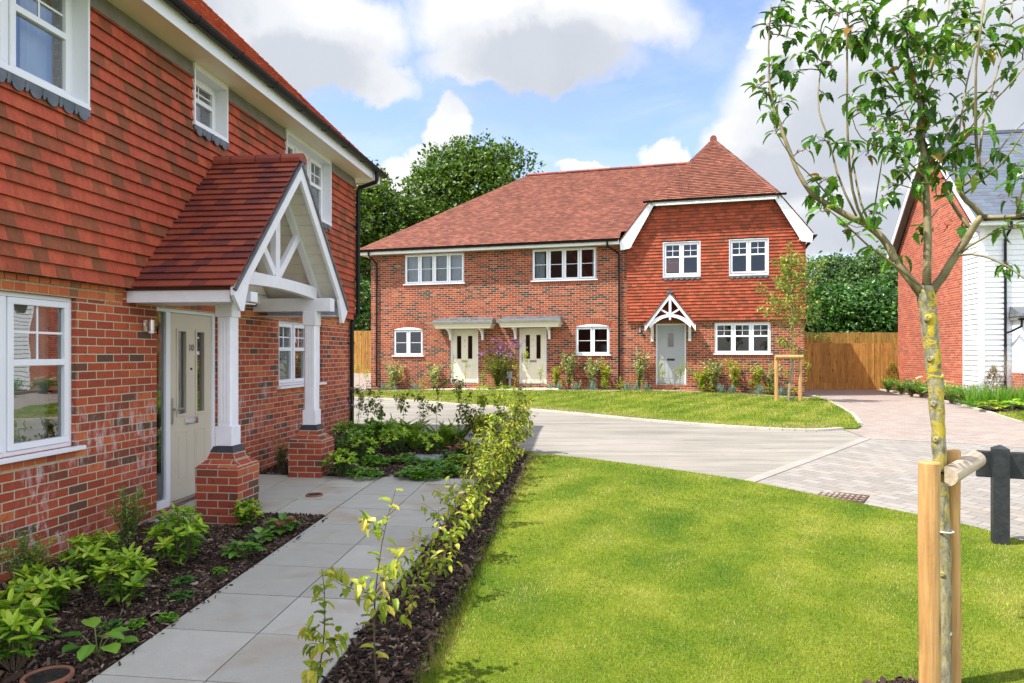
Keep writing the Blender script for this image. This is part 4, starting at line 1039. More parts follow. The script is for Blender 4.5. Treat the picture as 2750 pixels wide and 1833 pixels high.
def m_turf(name='turf'):
    t = NT(name); c = t.coord(); n1 = t.noise(c, 70, 4, .75); n2 = t.noise(c, 1.1, 5, .6, .4)
    col = t.ramp(n2, [(.3, (.055, .115, .008)), (.5, (.12, .17, .012)), (.7, (.22, .24, .03))]); col = t.mix(.8, col, t.ramp(n1, [(.3, .45), (.7, 1.35)]), 'MULTIPLY')
    t.bsdf(col, .95, n1, .8, .01, .1); return t.done()
M['turf'] = m_turf()
# base terrain, to the horizon
mb = MB(); xs = [-400, -150, -60, -30, -20, -15, -12, -9, -6, -3, 0, 3, 6, 9, 12, 15, 18, 24, 40, 80, 200, 400]; ys = [-120, -40, -15, -6, -2, 0, 2, 4, 6, 7, 8, 9, 10, 11, 12, 13, 15, 17, 18, 19, 20, 21, 22, 23, 24, 26, 27, 28, 30, 32, 34, 36, 40, 60, 100, 250, 700]
idx = {}
for i, x in enumerate(xs):
    for j, y in enumerate(ys):
        idx[i, j] = len(mb.v); mb.v.append((x, y, gz(x, max(y, -6))-.14))
for i in range(len(xs)-1):
    for j in range(len(ys)-1): mb.f.append((idx[i, j], idx[i+1, j], idx[i+1, j+1], idx[i, j+1]))
tag(mb.build('ground', M['turf'], None), kind='structure')

def loc1(b, a):   # survey frame of house 1 (b right of camera, a ahead) -> world xy
    return (c1*b-s1*a, s1*b+c1*a)
PXY = lambda x, y: G(x, y)[:2]
road_near = smooth_line([(-16, 17.4), (-9, 16.4), (-5.5, 15.4), (-3.6, 14.35), (-2.4, 13.35), (-1.5, 12.35), (.26, 10.85), PXY(1600, 1233), PXY(1800, 1259), PXY(2005, 1290), PXY(2222, 1334), PXY(2467, 1381), PXY(2620, 1414), PXY(2750, 1452), (4.95, 5.2), (5.6, 3), (6.2, 0), (6.6, -4)], 4)
road_far = smooth_line([(-16, 22.6), (-9.5, 22.0), PXY(936, 1066), PXY(1150, 1078), PXY(1450, 1100), PXY(1754, 1128), PXY(1990, 1145), PXY(2163, 1153), PXY(2260, 1149)], 5)
trans_a, trans_b = PXY(2005, 1290), PXY(2327, 1173)
k_near = min(range(len(road_near)), key=lambda i: math.dist(road_near[i], trans_a))
drive_line = [trans_b, PXY(2540, 1183), PXY(2750, 1197), (10.5, 11.0), (14, 10.2)]
road_poly = road_near[:k_near+1]+[trans_b, PXY(2300, 1160)]+road_far[::-1]
sheet('road', road_poly, -.030, M['road'])
grey_poly = [trans_a]+road_near[k_near+1:]+[(14, -4)]+drive_line[::-1]
sheet('block_paved_road', grey_poly, -.026, M['block_grey'])
dl = smooth_line([PXY(2310, 1137), PXY(2290, 1112), PXY(2262, 1095), PXY(2235, 1080), PXY(2205, 1068), PXY(2185, 1062)], 4)     # left edge of the drive
dr = [PXY(2362, 1044), PXY(2470, 1062), PXY(2572, 1083), PXY(2665, 1108), PXY(2750, 1134), (14, 12.2)]
drive_poly = drive_line+[(18, 9.6), (18, 11.8)]+dr[::-1]+[(14.2, 27.9), (11.0, 27.9), W2(6.3, 2)[:2], W2(6.3, -.3)[:2]]+dl[::-1]+[PXY(2250, 1146), PXY(2290, 1158)]
sheet('driveway', drive_poly, -.022, M['block_pink'])
M['kerb_dull'] = m_ground('worn_kerb_concrete', (.24, .22, .195), (.33, .305, .27), 60, 2, .85)
strip('kerb_line', [trans_a, trans_b], .15, -.10, -.016, M['kerb_dull']); strip('kerb_line', drive_line, .10, -.10, -.016, M['kerb_dull'])
strip('kerb', road_far, .12, -.14, .012, M['kerb']); strip('kerb', dl, .08, -.14, .012, M['kerb']); strip('kerb', dr, .08, -.14, .015, M['kerb'])
# left drive beside the terrace
sheet('side_driveway', [(-16, 22.75), (-9.8, 22.1), (-7.0, 23.2), W2(-9.6, -1.15)[:2], W2(-9.3, 0)[:2], W2(-9.3, 10)[:2], (-16, 36)], -.02, M['block_pink'])
# near lawn
hedge_b = -.93
lawn1 = [loc1(hedge_b, -1.5), loc1(hedge_b, 10.55)]+[p for p in road_near if p[0] > .35 and p[1] > -4]+[(6.6, -4), (-1, -4)]
sheet('lawn', lawn1, .0, M['turf'], skirt=.12)
lawn_strip = [loc1(-4.40, 12.15), loc1(hedge_b-.02, 10.56), loc1(hedge_b, 10.56), (.34, 10.70)]+[p for p in road_near if p[0] <= .30 and p[0] > -3.7][::-1]+[(-3.7, 14.3)]
sheet('lawn_strip', lawn_strip, .0, M['turf'], skirt=.12)
# far lawn
path_line = smooth_line([(-9.6, 23.5), PXY(1000, 1049.5), PXY(1180, 1047.5), PXY(1400, 1048.5), PXY(1600, 1048.5), PXY(1760, 1049), PXY(1860, 1051.5), PXY(2000, 1058.5), PXY(2100, 1064.5), PXY(2185, 1069)], 4)
lawn2 = path_line+dl[::-1][1:]+[PXY(2313, 1143), PXY(2300, 1149)]+road_far[::-1][1:]
lawn2 = [p for p in lawn2 if p[0] > -9.7]
sheet('far_lawn', lawn2, .005, M['turf'], skirt=.12)
# far beds (soil) and slab path
sheet('planting_bed_soil', [W2(-9.1, -.01)[:2], W2(6.4, -.01)[:2], PXY(2188, 1064)]+[ (p[0]-.01, p[1]+.06) for p in path_line[::-1] if p[0] > -9]+[W2(-9.1, -1.0)[:2]], -.012, M['soil'])
strip('edging_path', [(p[0], p[1]+.13) for p in path_line], .26, -.1, .012, M['slab_warm'])
for n_, (u0, u1, w_) in enumerate(((-6.35, -4.45, .3), (-3.55, -1.85, .3), (1.2, 2.95, .3))):
    c_ = [W2(u0, -.005)[:2], W2(u1, -.005)[:2]]
    fwd = lambda s_: next(W2(s_, -d_)[:2] for d_ in np.arange(.4, 3, .03) if W2(s_, -d_)[1] < min(path_line, key=lambda p: abs(p[0]-W2(s_, -d_)[0]))[1]+.10)
    sheet('doorstep_path', [c_[0], fwd(u0-w_), fwd((u0+u1)/2), fwd(u1+w_), c_[1]], .03, M['slab_warm'], skirt=.1)
# house-1 path (local frame so the slabs line up with the wall)
pth = empty('tmp', (0, 0, 0))
def path_block(name, b0, b1, a0, a1, nb, na, mat='slab'):
    mb = MB(); g_ = .0055
    for i in range(nb):
        for j in range(na):
            x0 = b0+(b1-b0)*i/nb+g_; x1 = b0+(b1-b0)*(i+1)/nb-g_; y0 = a0+(a1-a0)*j/na+g_; y1 = a0+(a1-a0)*(j+1)/na-g_
            q_ = [loc1(x0, y0), loc1(x1, y0), loc1(x1, y1), loc1(x0, y1)]; d = random.uniform(-.0015, .0015)
            mb.hexa([(*p, gz(*p)-.06) for p in q_]+[(*p, gz(*p)+.004+d) for p in q_])
    return mb
bpy.data.objects.remove(pth)
def m_pslab():
    t = NT('path_slab'); c = t.coord(); g_ = t.n('NewGeometry'); n1 = t.noise(c, 160, 4, .8); n2 = t.noise(c, 1.6, 4, .55, .3); n3 = t.noise(c, 6, 4)
    col = t.ramp(g_.outputs['Random Per Island'], [(0, (.38, .37, .325)), (1, (.48, .465, .415))]); col = t.mix(.85, col, t.ramp(n1, [(.3, .80), (.7, 1.18)]), 'MULTIPLY')
    col = t.mix(t.math('MULTIPLY', t.ramp(n2, [(.52, 0), (.68, 1)]), .5), col, (.34, .24, .14)); col = t.mix(.4, col, t.ramp(n3, [(.3, .85), (.7, 1.1)]), 'MULTIPLY')
    t.bsdf(col, .82, n1, .5, .003, .25); return t.done()
M['path_slab'] = m_pslab()
mb = path_block('path', -2.74, -1.48, .0, 9.62, 2, 16); q2 = path_block('landing', -4.44, -2.75, 6.92, 8.72, 3, 3); mb.add(q2.v, q2.f)
q2 = path_block('l', -4.44, -3.92, 6.45, 6.91, 1, 1); mb.add(q2.v, q2.f); q2 = path_block('l', -2.745, -1.48, 6.92, 8.72, 1, 1)
tag(mb.build('path', M['path_slab'], None), kind='structure')
mb = MB(); gq = [loc1(-2.75, .0), loc1(-1.47, 0), loc1(-1.47, 8.72), loc1(-4.45, 8.72), loc1(-4.45, 6.44), loc1(-2.75, 6.44)]
sheet('path_joint_bed', gq, -.012, m_ground('joint_sand', (.05, .045, .035), (.14, .125, .10)))
# mulch beds (base sheets)
mul = m_ground('bark_mulch_base', (.010, .006, .004), (.055, .034, .022), 55, 2, .9, 1)
bedA = [loc1(-4.455, -1.5), loc1(-2.745, -1.5), loc1(-2.745, 6.915), loc1(-3.9, 6.915), loc1(-3.9, 6.445), loc1(-4.455, 6.445)]
bedB = [loc1(-4.455, 8.725), loc1(-1.475, 8.725), loc1(-1.475, -1.5), loc1(-.94, -1.5), loc1(-.94, 10.55), loc1(-4.455, 12.15)]
sheet('mulch_bed', bedA, -.005, mul, .4); sheet('mulch_bed', bedB, -.005, mul, .4)
tree_hole = G(2540, 1822)
# right-hand bed along house 3
bedR = [PXY(2362, 1042), W3(-.05, 6.6)[:2], W3(-.05, .0)[:2], W3(.75, -.05)[:2], W3(.78, -.5)[:2], W3(2.7, -.5)[:2], W3(4, -1.6)[:2], PXY(2740, 1106), PXY(2665, 1102), PXY(2572, 1079), PXY(2470, 1059)]
sheet('mulch_bed', bedR, .012, mul)
lawnR = [PXY(2672, 1110), PXY(2740, 1107), W3(4, -1.6)[:2], (20, 19), (20, 12.6), PXY(2750, 1134)]
sheet('right_lawn', lawnR, .02, M['turf'])
gm1 = sheet('gravel_margin', [W1(.02, 5.9)[:2], W1(.10, 5.9)[:2], W1(.10, 6.72)[:2], W1(.02, 6.72)[:2]], .012, M['pebble'])

# chips of bark
def chips(name, poly, dens, zoff, label, s=1.0, avoid=()):
    xs = [p[0] for p in poly]; ys = [p[1] for p in poly]; A = (max(xs)-min(xs))*(max(ys)-min(ys)); n = int(A*dens)
    X = rng.uniform(min(xs), max(xs), n); Y = rng.uniform(min(ys), max(ys), n); k = inside(poly, X, Y); X, Y = X[k], Y[k]; n = len(X)
    Z = gzv(X, Y)+zoff+rng.uniform(0, .018, n)
    L = rng.lognormal(-3.5, .45, n)*s; Wd = L*rng.uniform(.2, .5, n); T = L*.12+.0015
    az = rng.uniform(0, 2*pi, n); ti = rng.normal(0, .35, n); ro = rng.normal(0, .5, n)
    d = np.stack([np.cos(az)*np.cos(ti), np.sin(az)*np.cos(ti), np.sin(ti)], 1); sd = np.stack([-np.sin(az), np.cos(az), np.zeros(n)], 1)
    u = np.cross(d, sd); sd2 = sd*np.cos(ro)[:, None]+u*np.sin(ro)[:, None]; u = np.cross(sd2, d)*-1; C = np.stack([X, Y, Z], 1)
    V = []
    for a_, b_, c_ in ((-1, -.7, 0), (.9, -1, 0), (1, .6, 0), (-.8, 1, 0), (-.9, -.6, 1), (.8, -.8, 1), (.9, .5, 1), (-.7, .8, 1)):
        V.append(C+d*(L*a_/2)[:, None]+sd2*(Wd*b_/2)[:, None]+u*(T*c_)[:, None])
    V = np.stack(V, 1).reshape(-1, 3); fq = np.array([(4, 5, 6, 7), (0, 1, 5, 4), (1, 2, 6, 5), (2, 3, 7, 6), (3, 0, 4, 7)])
    Fq = (np.arange(n)[:, None, None]*8+fq).reshape(-1, 4)
    o = np_mesh(name, V, Fq, M['chip']); return tag(o, label, 'bark mulch', kind='stuff')
def inside(poly, X, Y):
    r = np.zeros(len(X), bool)
    for i in range(len(poly)):
        (x0, y0), (x1, y1) = poly[i][:2], poly[(i+1) % len(poly)][:2]
        c = (y0 > Y) != (y1 > Y); xi = (x1-x0)*(Y-y0)/((y1-y0) if y1 != y0 else 1e-9)+x0; r ^= c & (X < xi)
    return r
def gzv(X, Y): return np.array([gz(x, y) for x, y in zip(X, Y)])
t = NT('bark_chip'); g_ = t.n('NewGeometry'); c = t.coord()
col = t.ramp(g_.outputs['Random Per Island'], [(0, (.012, .007, .005)), (.45, (.035, .020, .013)), (.75, (.085, .05, .034)), (.93, (.17, .115, .085)), (1, (.33, .25, .20))])
t.bsdf(t.mix(.5, col, t.ramp(t.noise(c, 60, 3), [(.3, .6), (.7, 1.3)]), 'MULTIPLY'), .75, spec=.3); M['chip'] = t.done()
chips('bark_chips', [loc1(-4.4, 2.6), loc1(-2.76, 2.6), loc1(-2.76, 6.9), loc1(-3.4, 6.9), loc1(-3.5, 6.43), loc1(-4.4, 6.43)], 4200, -.004, 'dark bark mulch spread between the near brick wall and the slab path')
chips('bark_chips', [loc1(-1.47, 2.6), loc1(-.95, 2.6), loc1(-.95, 10.5), loc1(-4.4, 12.0), loc1(-4.4, 8.75), loc1(-1.47, 8.75)], 3200, -.004, 'dark bark mulch under the young hedge and in the bed beyond the porch')
chips('bark_chips', [loc1(-2.76, 2.6), loc1(-2.68, 2.6), loc1(-2.66, 6.9), loc1(-2.76, 6.9)], 260, .006, 'stray bark chips along the left edge of the slab path', .6)
chips('bark_chips', [loc1(-1.55, 2.6), loc1(-1.46, 2.6), loc1(-1.46, 8.6), loc1(-1.56, 8.6)], 260, .006, 'stray bark chips along the hedge edge of the slab path', .6)
chips('bark_chips', bedR, 160, .012, 'bark mulch in the bed beside the salmon brick gable', 1.7)
# ================================================================== VEGETATION
def nrm(a): return a/(np.linalg.norm(a, axis=-1, keepdims=True)+1e-12)
HALF = {'simple': [(.42, .5)], 'oval': [(.22, .42), (.6, .5), (.88, .28)],
        'maple': [(.10, .26), (.22, .30), (.30, .50), (.42, .36), (.52, .42), (.62, .26), (.74, .26), (.86, .12)]}
class Leaves:
    def __init__(s, shape='simple', fold=.18, droop=.15): s.P, s.D, s.U, s.L, s.W = [], [], [], [], []; s.sh, s.fold, s.droop = shape, fold, droop
    def add(s, p, d, up=(0, 0, 1), L=.05, W=.02): s.P.append(p); s.D.append(d); s.U.append(up); s.L.append(L); s.W.append(W)
    def extend(s, P, D, U, L, W):
        s.P += list(P); s.D += list(D); s.U += list(U); s.L += list(L); s.W += list(W)
    def build(s, name, mat, parent=None):
        P, D, U = v3(s.P), nrm(v3(s.D)), v3(s.U); L, W = v3(s.L)[:, None], v3(s.W)[:, None]; n = len(P)
        S = np.cross(D, U); bad = np.linalg.norm(S, axis=1) < 1e-3; S[bad] = np.cross(D[bad], np.array([1, .3, .2])); S = nrm(S); N = np.cross(S, D)
        h = HALF[s.sh]; k = len(h); T = [0]+[t for t, w in h]+[1]
        mid = [P+D*L*t-N*L*(s.droop*t*t) for t in T]
        le = [P+D*L*t-S*W*w+N*W*s.fold-N*L*(s.droop*t*t) for t, w in h]; ri = [P+D*L*t+S*W*w+N*W*s.fold-N*L*(s.droop*t*t) for t, w in h]
        V = np.stack(mid+le+ri, 1).reshape(-1, 3); m = k+2; f = []
        for side, o in ((0, m), (1, m+k)):
            tr = [(0, 1, o)]
            for i in range(k-1): tr += [(i+1, i+2, o+i), (i+2, o+i+1, o+i)]
            tr += [(k, k+1, o+k-1)]
            f += [t if side == 0 else t[::-1] for t in tr]
        Fq = (np.arange(n)[:, None, None]*(m+2*k)+np.array(f)[None]).reshape(-1, 3)
        return np_mesh(name, V, Fq, mat, parent)

def uvec(az, el): return np.array([cos(az)*cos(el), sin(az)*cos(el), sin(el)])
RU = random.uniform

def thing(name, loc, label, cat, group=None, rz=0): return empty(name, loc, rz, label, cat, group)

M['lf_lime'] = m_leaf('lime_green_leaf', [(0, (.12, .26, .02)), (.4, (.26, .44, .025)), (.8, (.42, .58, .04)), (1, (.55, .62, .10))], .35, .35)
M['lf_green'] = m_leaf('mid_green_leaf', [(0, (.06, .18, .016)), (.5, (.15, .34, .03)), (1, (.28, .48, .05))], .3, .35)
M['lf_dark'] = m_leaf('dark_green_leaf', [(0, (.03, .10, .018)), (.6, (.075, .20, .03)), (1, (.16, .32, .05))], .25, .35)
M['lf_yellow'] = m_leaf('yellow_green_leaf', [(0, (.14, .24, .02)), (.4, (.34, .42, .04)), (.8, (.58, .56, .07)), (1, (.66, .50, .10))], .45, .4)
M['lf_olive'] = m_leaf('olive_leaf', [(0, (.05, .09, .015)), (.5, (.17, .20, .03)), (1, (.42, .38, .07))], .4, .4)
M['lf_varieg'] = m_leaf('cream_variegated_leaf', [(0, (.10, .18, .04)), (.4, (.30, .36, .12)), (.75, (.60, .60, .34)), (1, (.66, .50, .26))], .35, .4)
M['lf_silver'] = m_leaf('silver_green_leaf', [(0, (.12, .19, .15)), (1, (.32, .42, .36))], .2, .6)
M['lf_fern'] = m_leaf('fern_green', [(0, (.13, .25, .03)), (.6, (.28, .42, .05)), (1, (.42, .54, .10))], .5, .5)
M['lf_berg'] = m_leaf('glossy_round_leaf', [(0, (.05, .15, .02)), (.6, (.10, .26, .025)), (.9, (.22, .38, .05)), (1, (.45, .40, .06))], .2, .22, spec=.6)
M['lf_red'] = m_leaf('crimson_leaf', [(0, (.25, .02, .02)), (1, (.42, .06, .03))], .25, .3)
M['lf_tree'] = m_leaf('serrated_maple_leaf', [(0, (.03, .09, .01)), (.5, (.065, .18, .015)), (.88, (.14, .30, .025)), (.97, (.24, .32, .05)), (1, (.38, .15, .04))], .36, .28)
M['lf_oak'] = m_leaf('oak_foliage', [(0, (.022, .05, .004)), (.5, (.065, .13, .008)), (1, (.16, .25, .018))], .3, .5, .35)
M['lf_laurel'] = m_leaf('laurel_foliage', [(0, (.02, .06, .012)), (.6, (.055, .15, .022)), (1, (.13, .28, .04))], .22, .32, .5)
M['lf_back'] = m_leaf('hazy_tree_foliage', [(0, (.06, .12, .03)), (1, (.13, .22, .06))], .25, .6, .4)
M['lf_gold'] = m_leaf('golden_conifer', [(0, (.25, .20, .04)), (1, (.60, .46, .14))], .2, .6)
M['lf_brown'] = m_leaf('bronze_conifer', [(0, (.10, .10, .03)), (1, (.26, .17, .06))], .2, .6)
M['purple'] = m_plain('purple_flower', (.34, .13, .50), .7, .2, 40)
M['plume'] = m_plain('pale_grass_plume', (.48, .36, .26), .9, .1, 9)
M['stem_green'] = m_plain('green_stem', (.14, .17, .05), .6, .2, 20)
M['stem_brown'] = m_plain('brown_twig', (.12, .085, .05), .7, .2, 20)
M['trunk_oak'] = m_plain('oak_bark', (.085, .07, .05), .9, .3, 5, bump=.8)

def bent(p0, p1, k=5, bow=.1, side=None):
    p0, p1 = v3(p0), v3(p1); L = np.linalg.norm(p1-p0)
    o = v3(side) if side is not None else np.array([RU(-1, 1), RU(-1, 1), RU(-.2, .6)]); o = o/np.linalg.norm(o)*L*bow
    return [p0+(p1-p0)*t+o*4*t*(1-t) for t in np.linspace(0, 1, k)]

def whorl_shrub(loc, label, H, Rd, shoots, mat='lf_lime', low='lf_green', L=.07, W=.026, group=None, cat='shrub', name='leafy_shrub'):
    H *= 1.15; Rd *= 1.1; shoots = int(shoots*1.15); W *= 1.15
    T = thing(name, loc, label, cat, group); a = Leaves('oval', .16, .12); b = Leaves('oval', .16, .15); st = MB()
    for i in range(shoots):
        az = i*2.4+RU(-.3, .3); r = Rd*math.sqrt((i+.5)/shoots)*RU(.8, 1.1); z = H*(1-.45*(r/Rd)**2)*RU(.78, 1.05)
        tip = np.array([cos(az)*r, sin(az)*r, z]); base = np.array([cos(az)*.02, sin(az)*.02, 0]); pth = bent(base, tip, 5, .08, (0, 0, -1)); st.tube(pth, [.005, .0045, .004, .0035, .003], 5, jit=.1)
        ax = nrm(pth[-1]-pth[-2]); 
        for k in range(random.randint(8, 12)):
            q = k*2.4; e = RU(-.1, 1.0); d = nrm(ax*sin(e)+nrm(np.cross(ax, uvec(q, 0))+.001)*cos(e)); l = L*RU(.7, 1.2)
            a.add(tip-ax*RU(0, .03), d, ax, l, W*RU(.85, 1.2))
        for k in range(9):
            t = RU(.35, .92); j = min(3, int(t*4)); p = pth[j]+(pth[j+1]-pth[j])*(t*4-j); d = uvec(RU(0, 6.3), RU(-.3, .6)); b.add(p, d, (0, 0, 1), L*RU(.7, 1.15), W*RU(.85, 1.2))
    st.build('stem', M['stem_brown'], T); o = a.build('young_foliage', M[mat], T); b.build('foliage', M[low], T); return T

def twig_shrub(loc, label, H, Rd, shoots, mat='lf_green', L=.028, W=.012, leaves=46, group=None, cat='shrub', name='small_leaved_shrub', arch=.22, stemm='stem_brown', shape='simple', base_r=.05):
    T = thing(name, loc, label, cat, group); a = Leaves(shape, .15, .1); st = MB()
    for i in range(shoots):
        az = RU(0, 2*pi); r = Rd*RU(.25, 1); tip = np.array([cos(az)*r, sin(az)*r, H*RU(.6, 1.05)]); base = np.array([cos(az)*base_r*RU(0, 1), sin(az)*base_r*RU(0, 1), 0])
        pth = bent(base, tip, 7, arch*.5, (-cos(az)*.4, -sin(az)*.4, .5)); st.tube(pth, np.linspace(.004, .0012, 7), 4)
        for k in range(leaves):
            t = .15+.85*k/leaves; u = t*6; j = min(5, int(u)); p = pth[j]+(pth[j+1]-pth[j])*(u-j); ax = nrm(pth[j+1]-pth[j]); d = nrm(ax*RU(.2, .9)+uvec(RU(0, 6.3), RU(-.5, .6)))
            a.add(p+d*RU(0, .02)*(1 if k % 3 else 2.5), d, (RU(-.3, .3), RU(-.3, .3), 1), L*RU(.7, 1.25), W*RU(.8, 1.2))
    st.build('stem', M[stemm], T); a.build('foliage', M[mat], T); return T

def sapling(loc, label, H, lean=(0, 0), twigs=7, spread=.22, mat='lf_yellow', L=.055, W=.032, dens=26, group=None, stems=1, bare=.15, name='hedge_sapling', cat='sapling', r0=.006, jitter=.06, clump=None):
    T = thing(name, loc, label, cat, group); a = Leaves('oval', .3, .45); st = MB()
    for s_ in range(stems):
        h = H*(1 if s_ == 0 else RU(.55, .95)); top = np.array([lean[0]+RU(-.05, .05)+(0 if s_ == 0 else RU(-.12, .12)), lean[1]+RU(-.05, .05)+(0 if s_ == 0 else RU(-.12, .12)), h]); main = bent((RU(-.015, .015), RU(-.015, .015), -.02), top, 8, jitter)
        st.tube(main, np.linspace(r0, r0*.25, 8), 5)
        lines = [(main, bare, 1.0)]
        for i in range(twigs):
            t = bare+(1-bare)*RU(.05, .85); u = t*7; j = min(6, int(u)); p = main[j]+(main[j+1]-main[j])*(u-j); az = RU(0, 6.3); ln = spread*RU(.5, 1.2)*(1.25-t*.7)
            q = p+np.array([cos(az)*ln*.85, sin(az)*ln*.85, ln*RU(.25, .8)]); tw = bent(p, q, 4, .08); st.tube(tw, [r0*.4, r0*.33, r0*.25, r0*.15], 4); lines.append((tw, .12, .6))
        for ln, t0, w in lines:
            n = max(3, int(dens*w*(1 if ln is main else np.linalg.norm(ln[-1]-ln[0])/(spread+.01)))); m = len(ln)-1
            for k in range(n):
                t = t0+(1-t0)*((k//3*3+RU(0, 1.2))/n)**.75; t = max(0, min(t, .999)); j = min(m-1, int(t*m)); p = ln[j]+(ln[j+1]-ln[j])*(t*m-j)+np.array([RU(-.012, .012), RU(-.012, .012), RU(-.012, .012)]); ax = nrm(ln[j+1]-ln[j]); sd = nrm(np.cross(ax, uvec(RU(0, 6.3), .3)))
                d = nrm(ax*.45+sd+np.array([0, 0, RU(-.55, .15)])); a.add(p+d*.006, d, (RU(-.3, .3), RU(-.3, .3), 1), L*RU(.6, 1.2), W*RU(.7, 1.15))
    st.build('stem', M['stem_brown'], T); a.build('foliage', M[mat], T); return T

def fern(loc, label, Rd, n, mat='lf_fern'):
    Rd *= 1.15; T = thing('fern', loc, label, 'fern', 'ferns in the bed beyond the porch'); a = Leaves('simple', .05, .05); st = MB()
    for i in range(n):
        az = i*2*pi/n+RU(-.3, .3); L = Rd*RU(.75, 1.15); el = RU(1.0, 1.4); pth = []; p = np.zeros(3); e = el
        for k in range(13):
            pth.append(p.copy()); p = p+uvec(az, e)*L/12; e -= RU(.06, .13)
        st.tube(pth, np.linspace(.003, .001, 13), 4)
        sd = np.array([-sin(az), cos(az), 0])
        for k in range(2, 50):
            t = k/50; u = t*12; j = min(11, int(u)); q = pth[j]+(pth[j+1]-pth[j])*(u-j); ax = nrm(pth[j+1]-pth[j]); w = L*.26*math.sin(pi*min(1, t*1.15+.08))**.8*(1.05-t*.75)
            for sg in (-1, 1): a.add(q, sd*sg+ax*.35+np.array([0, 0, RU(-.15, .05)]), np.cross(ax, sd)*-1, max(.01, w), L*.040)
    st.build('stalk', M['stem_green'], T); a.build('frond', M[mat], T); return T

def bergenia(loc, label, Rd, n, L=.085, mat='lf_berg', red=0, name='round_leaved_plant'):
    T = thing(name, loc, label, 'plant'); a = Leaves('oval', .12, .25); r = Leaves('oval', .12, .25); st = MB()
    for i in range(n):
        az = i*2.4; rr = Rd*math.sqrt((i+1)/n); h = (.16-.10*(rr/Rd))*RU(.7, 1.2)*Rd/.16; p = np.array([cos(az)*rr*.55, sin(az)*rr*.55, h]); st.tube([(0, 0, 0), p*.5+np.array([0, 0, h*.1]), p], .004, 5)
        d = uvec(az, RU(-.1, .6)); (r if i < red else a).add(p, d, (0, 0, 1), L*RU(.8, 1.25), L*.9*RU(.8, 1.1))
    st.build('stalk', M['stem_green'], T); a.build('foliage', M[mat], T)
    if red: r.build('red_leaf', M['lf_red'], T)
    return T

def tuft(loc, label, H, Rd, n, mat='lf_silver', name='lavender', cat='plant', W=.006, group=None, plume=0, ph=0, out=.5):
    T = thing(name, loc, label, cat, group); a = Leaves('simple', .1, .25)
    for i in range(n):
        az = RU(0, 6.3); r = Rd*.35*RU(0, 1); a.add((cos(az)*r, sin(az)*r, 0), uvec(az, RU(pi/2-out*1.9, pi/2)), (cos(az), sin(az), 1), H*RU(.6, 1.1), W*RU(.7, 1.3)) 
    a.build('foliage', M[mat], T)
    if plume:
        st = MB()
        for i in range(plume):
            az = RU(0, 6.3); d = uvec(az, RU(1.0, 1.5)); h = ph*RU(.7, 1.1); p = d*h; st.tube([(0, 0, 0), p*.5, p], [.003, .002, .001], 3)
            for k in range(16):
                q = p*(1-.35*RU(0, 1)); e = q+uvec(RU(0, 6.3), RU(0, 1))*.07; st.tube([q, e], .0012, 3)
        st.build('plume', M['plume'], T)
    return T

def groundcover(loc, label, Rd, n, mat='lf_green', L=.045, W=.03, H=.10, name='low_plant', cat='plant', group=None):
    T = thing(name, loc, label, cat, group); a = Leaves('oval', .15, .15); st = MB()
    for i in range(n):
        az = RU(0, 6.3); r = Rd*math.sqrt(RU(0, 1)); h = H*(1-.6*(r/Rd)**2)*RU(.4, 1.1); p = np.array([cos(az)*r, sin(az)*r, h])
        if i % 6 == 0: st.tube([(cos(az)*r*.3, sin(az)*r*.3, 0), p], .0015, 3)
        for k in range(3): a.add(p, uvec(RU(0, 6.3), RU(-.2, .5)), (0, 0, 1), L*RU(.6, 1.2), W*RU(.8, 1.2))
    st.build('stem', M['stem_green'], T); a.build('foliage', M[mat], T); return T

# ---- bed between the near wall and the path
def GB(px, py): return G(px, py, .0)
twig_shrub(GB(344, 1462), 'arching small-leaved green shrub against the near brick wall, left of the front door', .48, .26, 34, 'lf_green', .034, .015, 30)
twig_shrub(GB(60, 1600), 'arching small-leaved shrub at the left photo edge, behind the lime whorled shrubs', .44, .26, 36, 'lf_green', .036, .016, 30)
twig_shrub(GB(292, 1540), 'thin arching sprigs just behind the middle lime-green shrub near the brick wall', .30, .2, 13, 'lf_green', .034, .014, 24)
whorl_shrub(GB(249, 1566), 'lime-green whorled shrub close to the near brick wall, back one of the middle pair', .34, .19, 17, L=.085)
whorl_shrub(GB(333, 1628), 'lime-green whorled shrub in the middle of the near bed, front one of the pair', .34, .17, 18, L=.08)
whorl_shrub(GB(480, 1526), 'lime-green whorled shrub in front of the left brick pedestal and grey side pane', .42, .21, 17, L=.09)
whorl_shrub(GB(470, 1475), 'darker green whorled shrub just behind the lime one facing the door', .26, .17, 9, 'lf_green', 'lf_dark', L=.075)
whorl_shrub(GB(115, 1652), 'green whorled shrub at the left photo edge, above the bright bottom-left one', .28, .22, 20, 'lf_lime', 'lf_green', L=.085)
whorl_shrub(GB(40, 1800), 'bright lime shrub in the bottom left corner of the photo', .33, .17, 16, L=.085)
whorl_shrub(GB(664, 1416), 'small green whorled shrub touching the right side of the front brick pedestal', .24, .12, 14, 'lf_lime', 'lf_green', L=.06)
bergenia(GB(757, 1436), 'round-leaved plant with a crimson leaf beside the front brick pedestal and path', .17, 26, .10, red=3)
bergenia(GB(650, 1500), 'green round-leaved plant at the path edge in front of the brick pedestal', .16, 24, .10)
bergenia(GB(700, 1462), 'green round-leaved plant between the crimson-leaved one and the front one', .12, 16, .09)
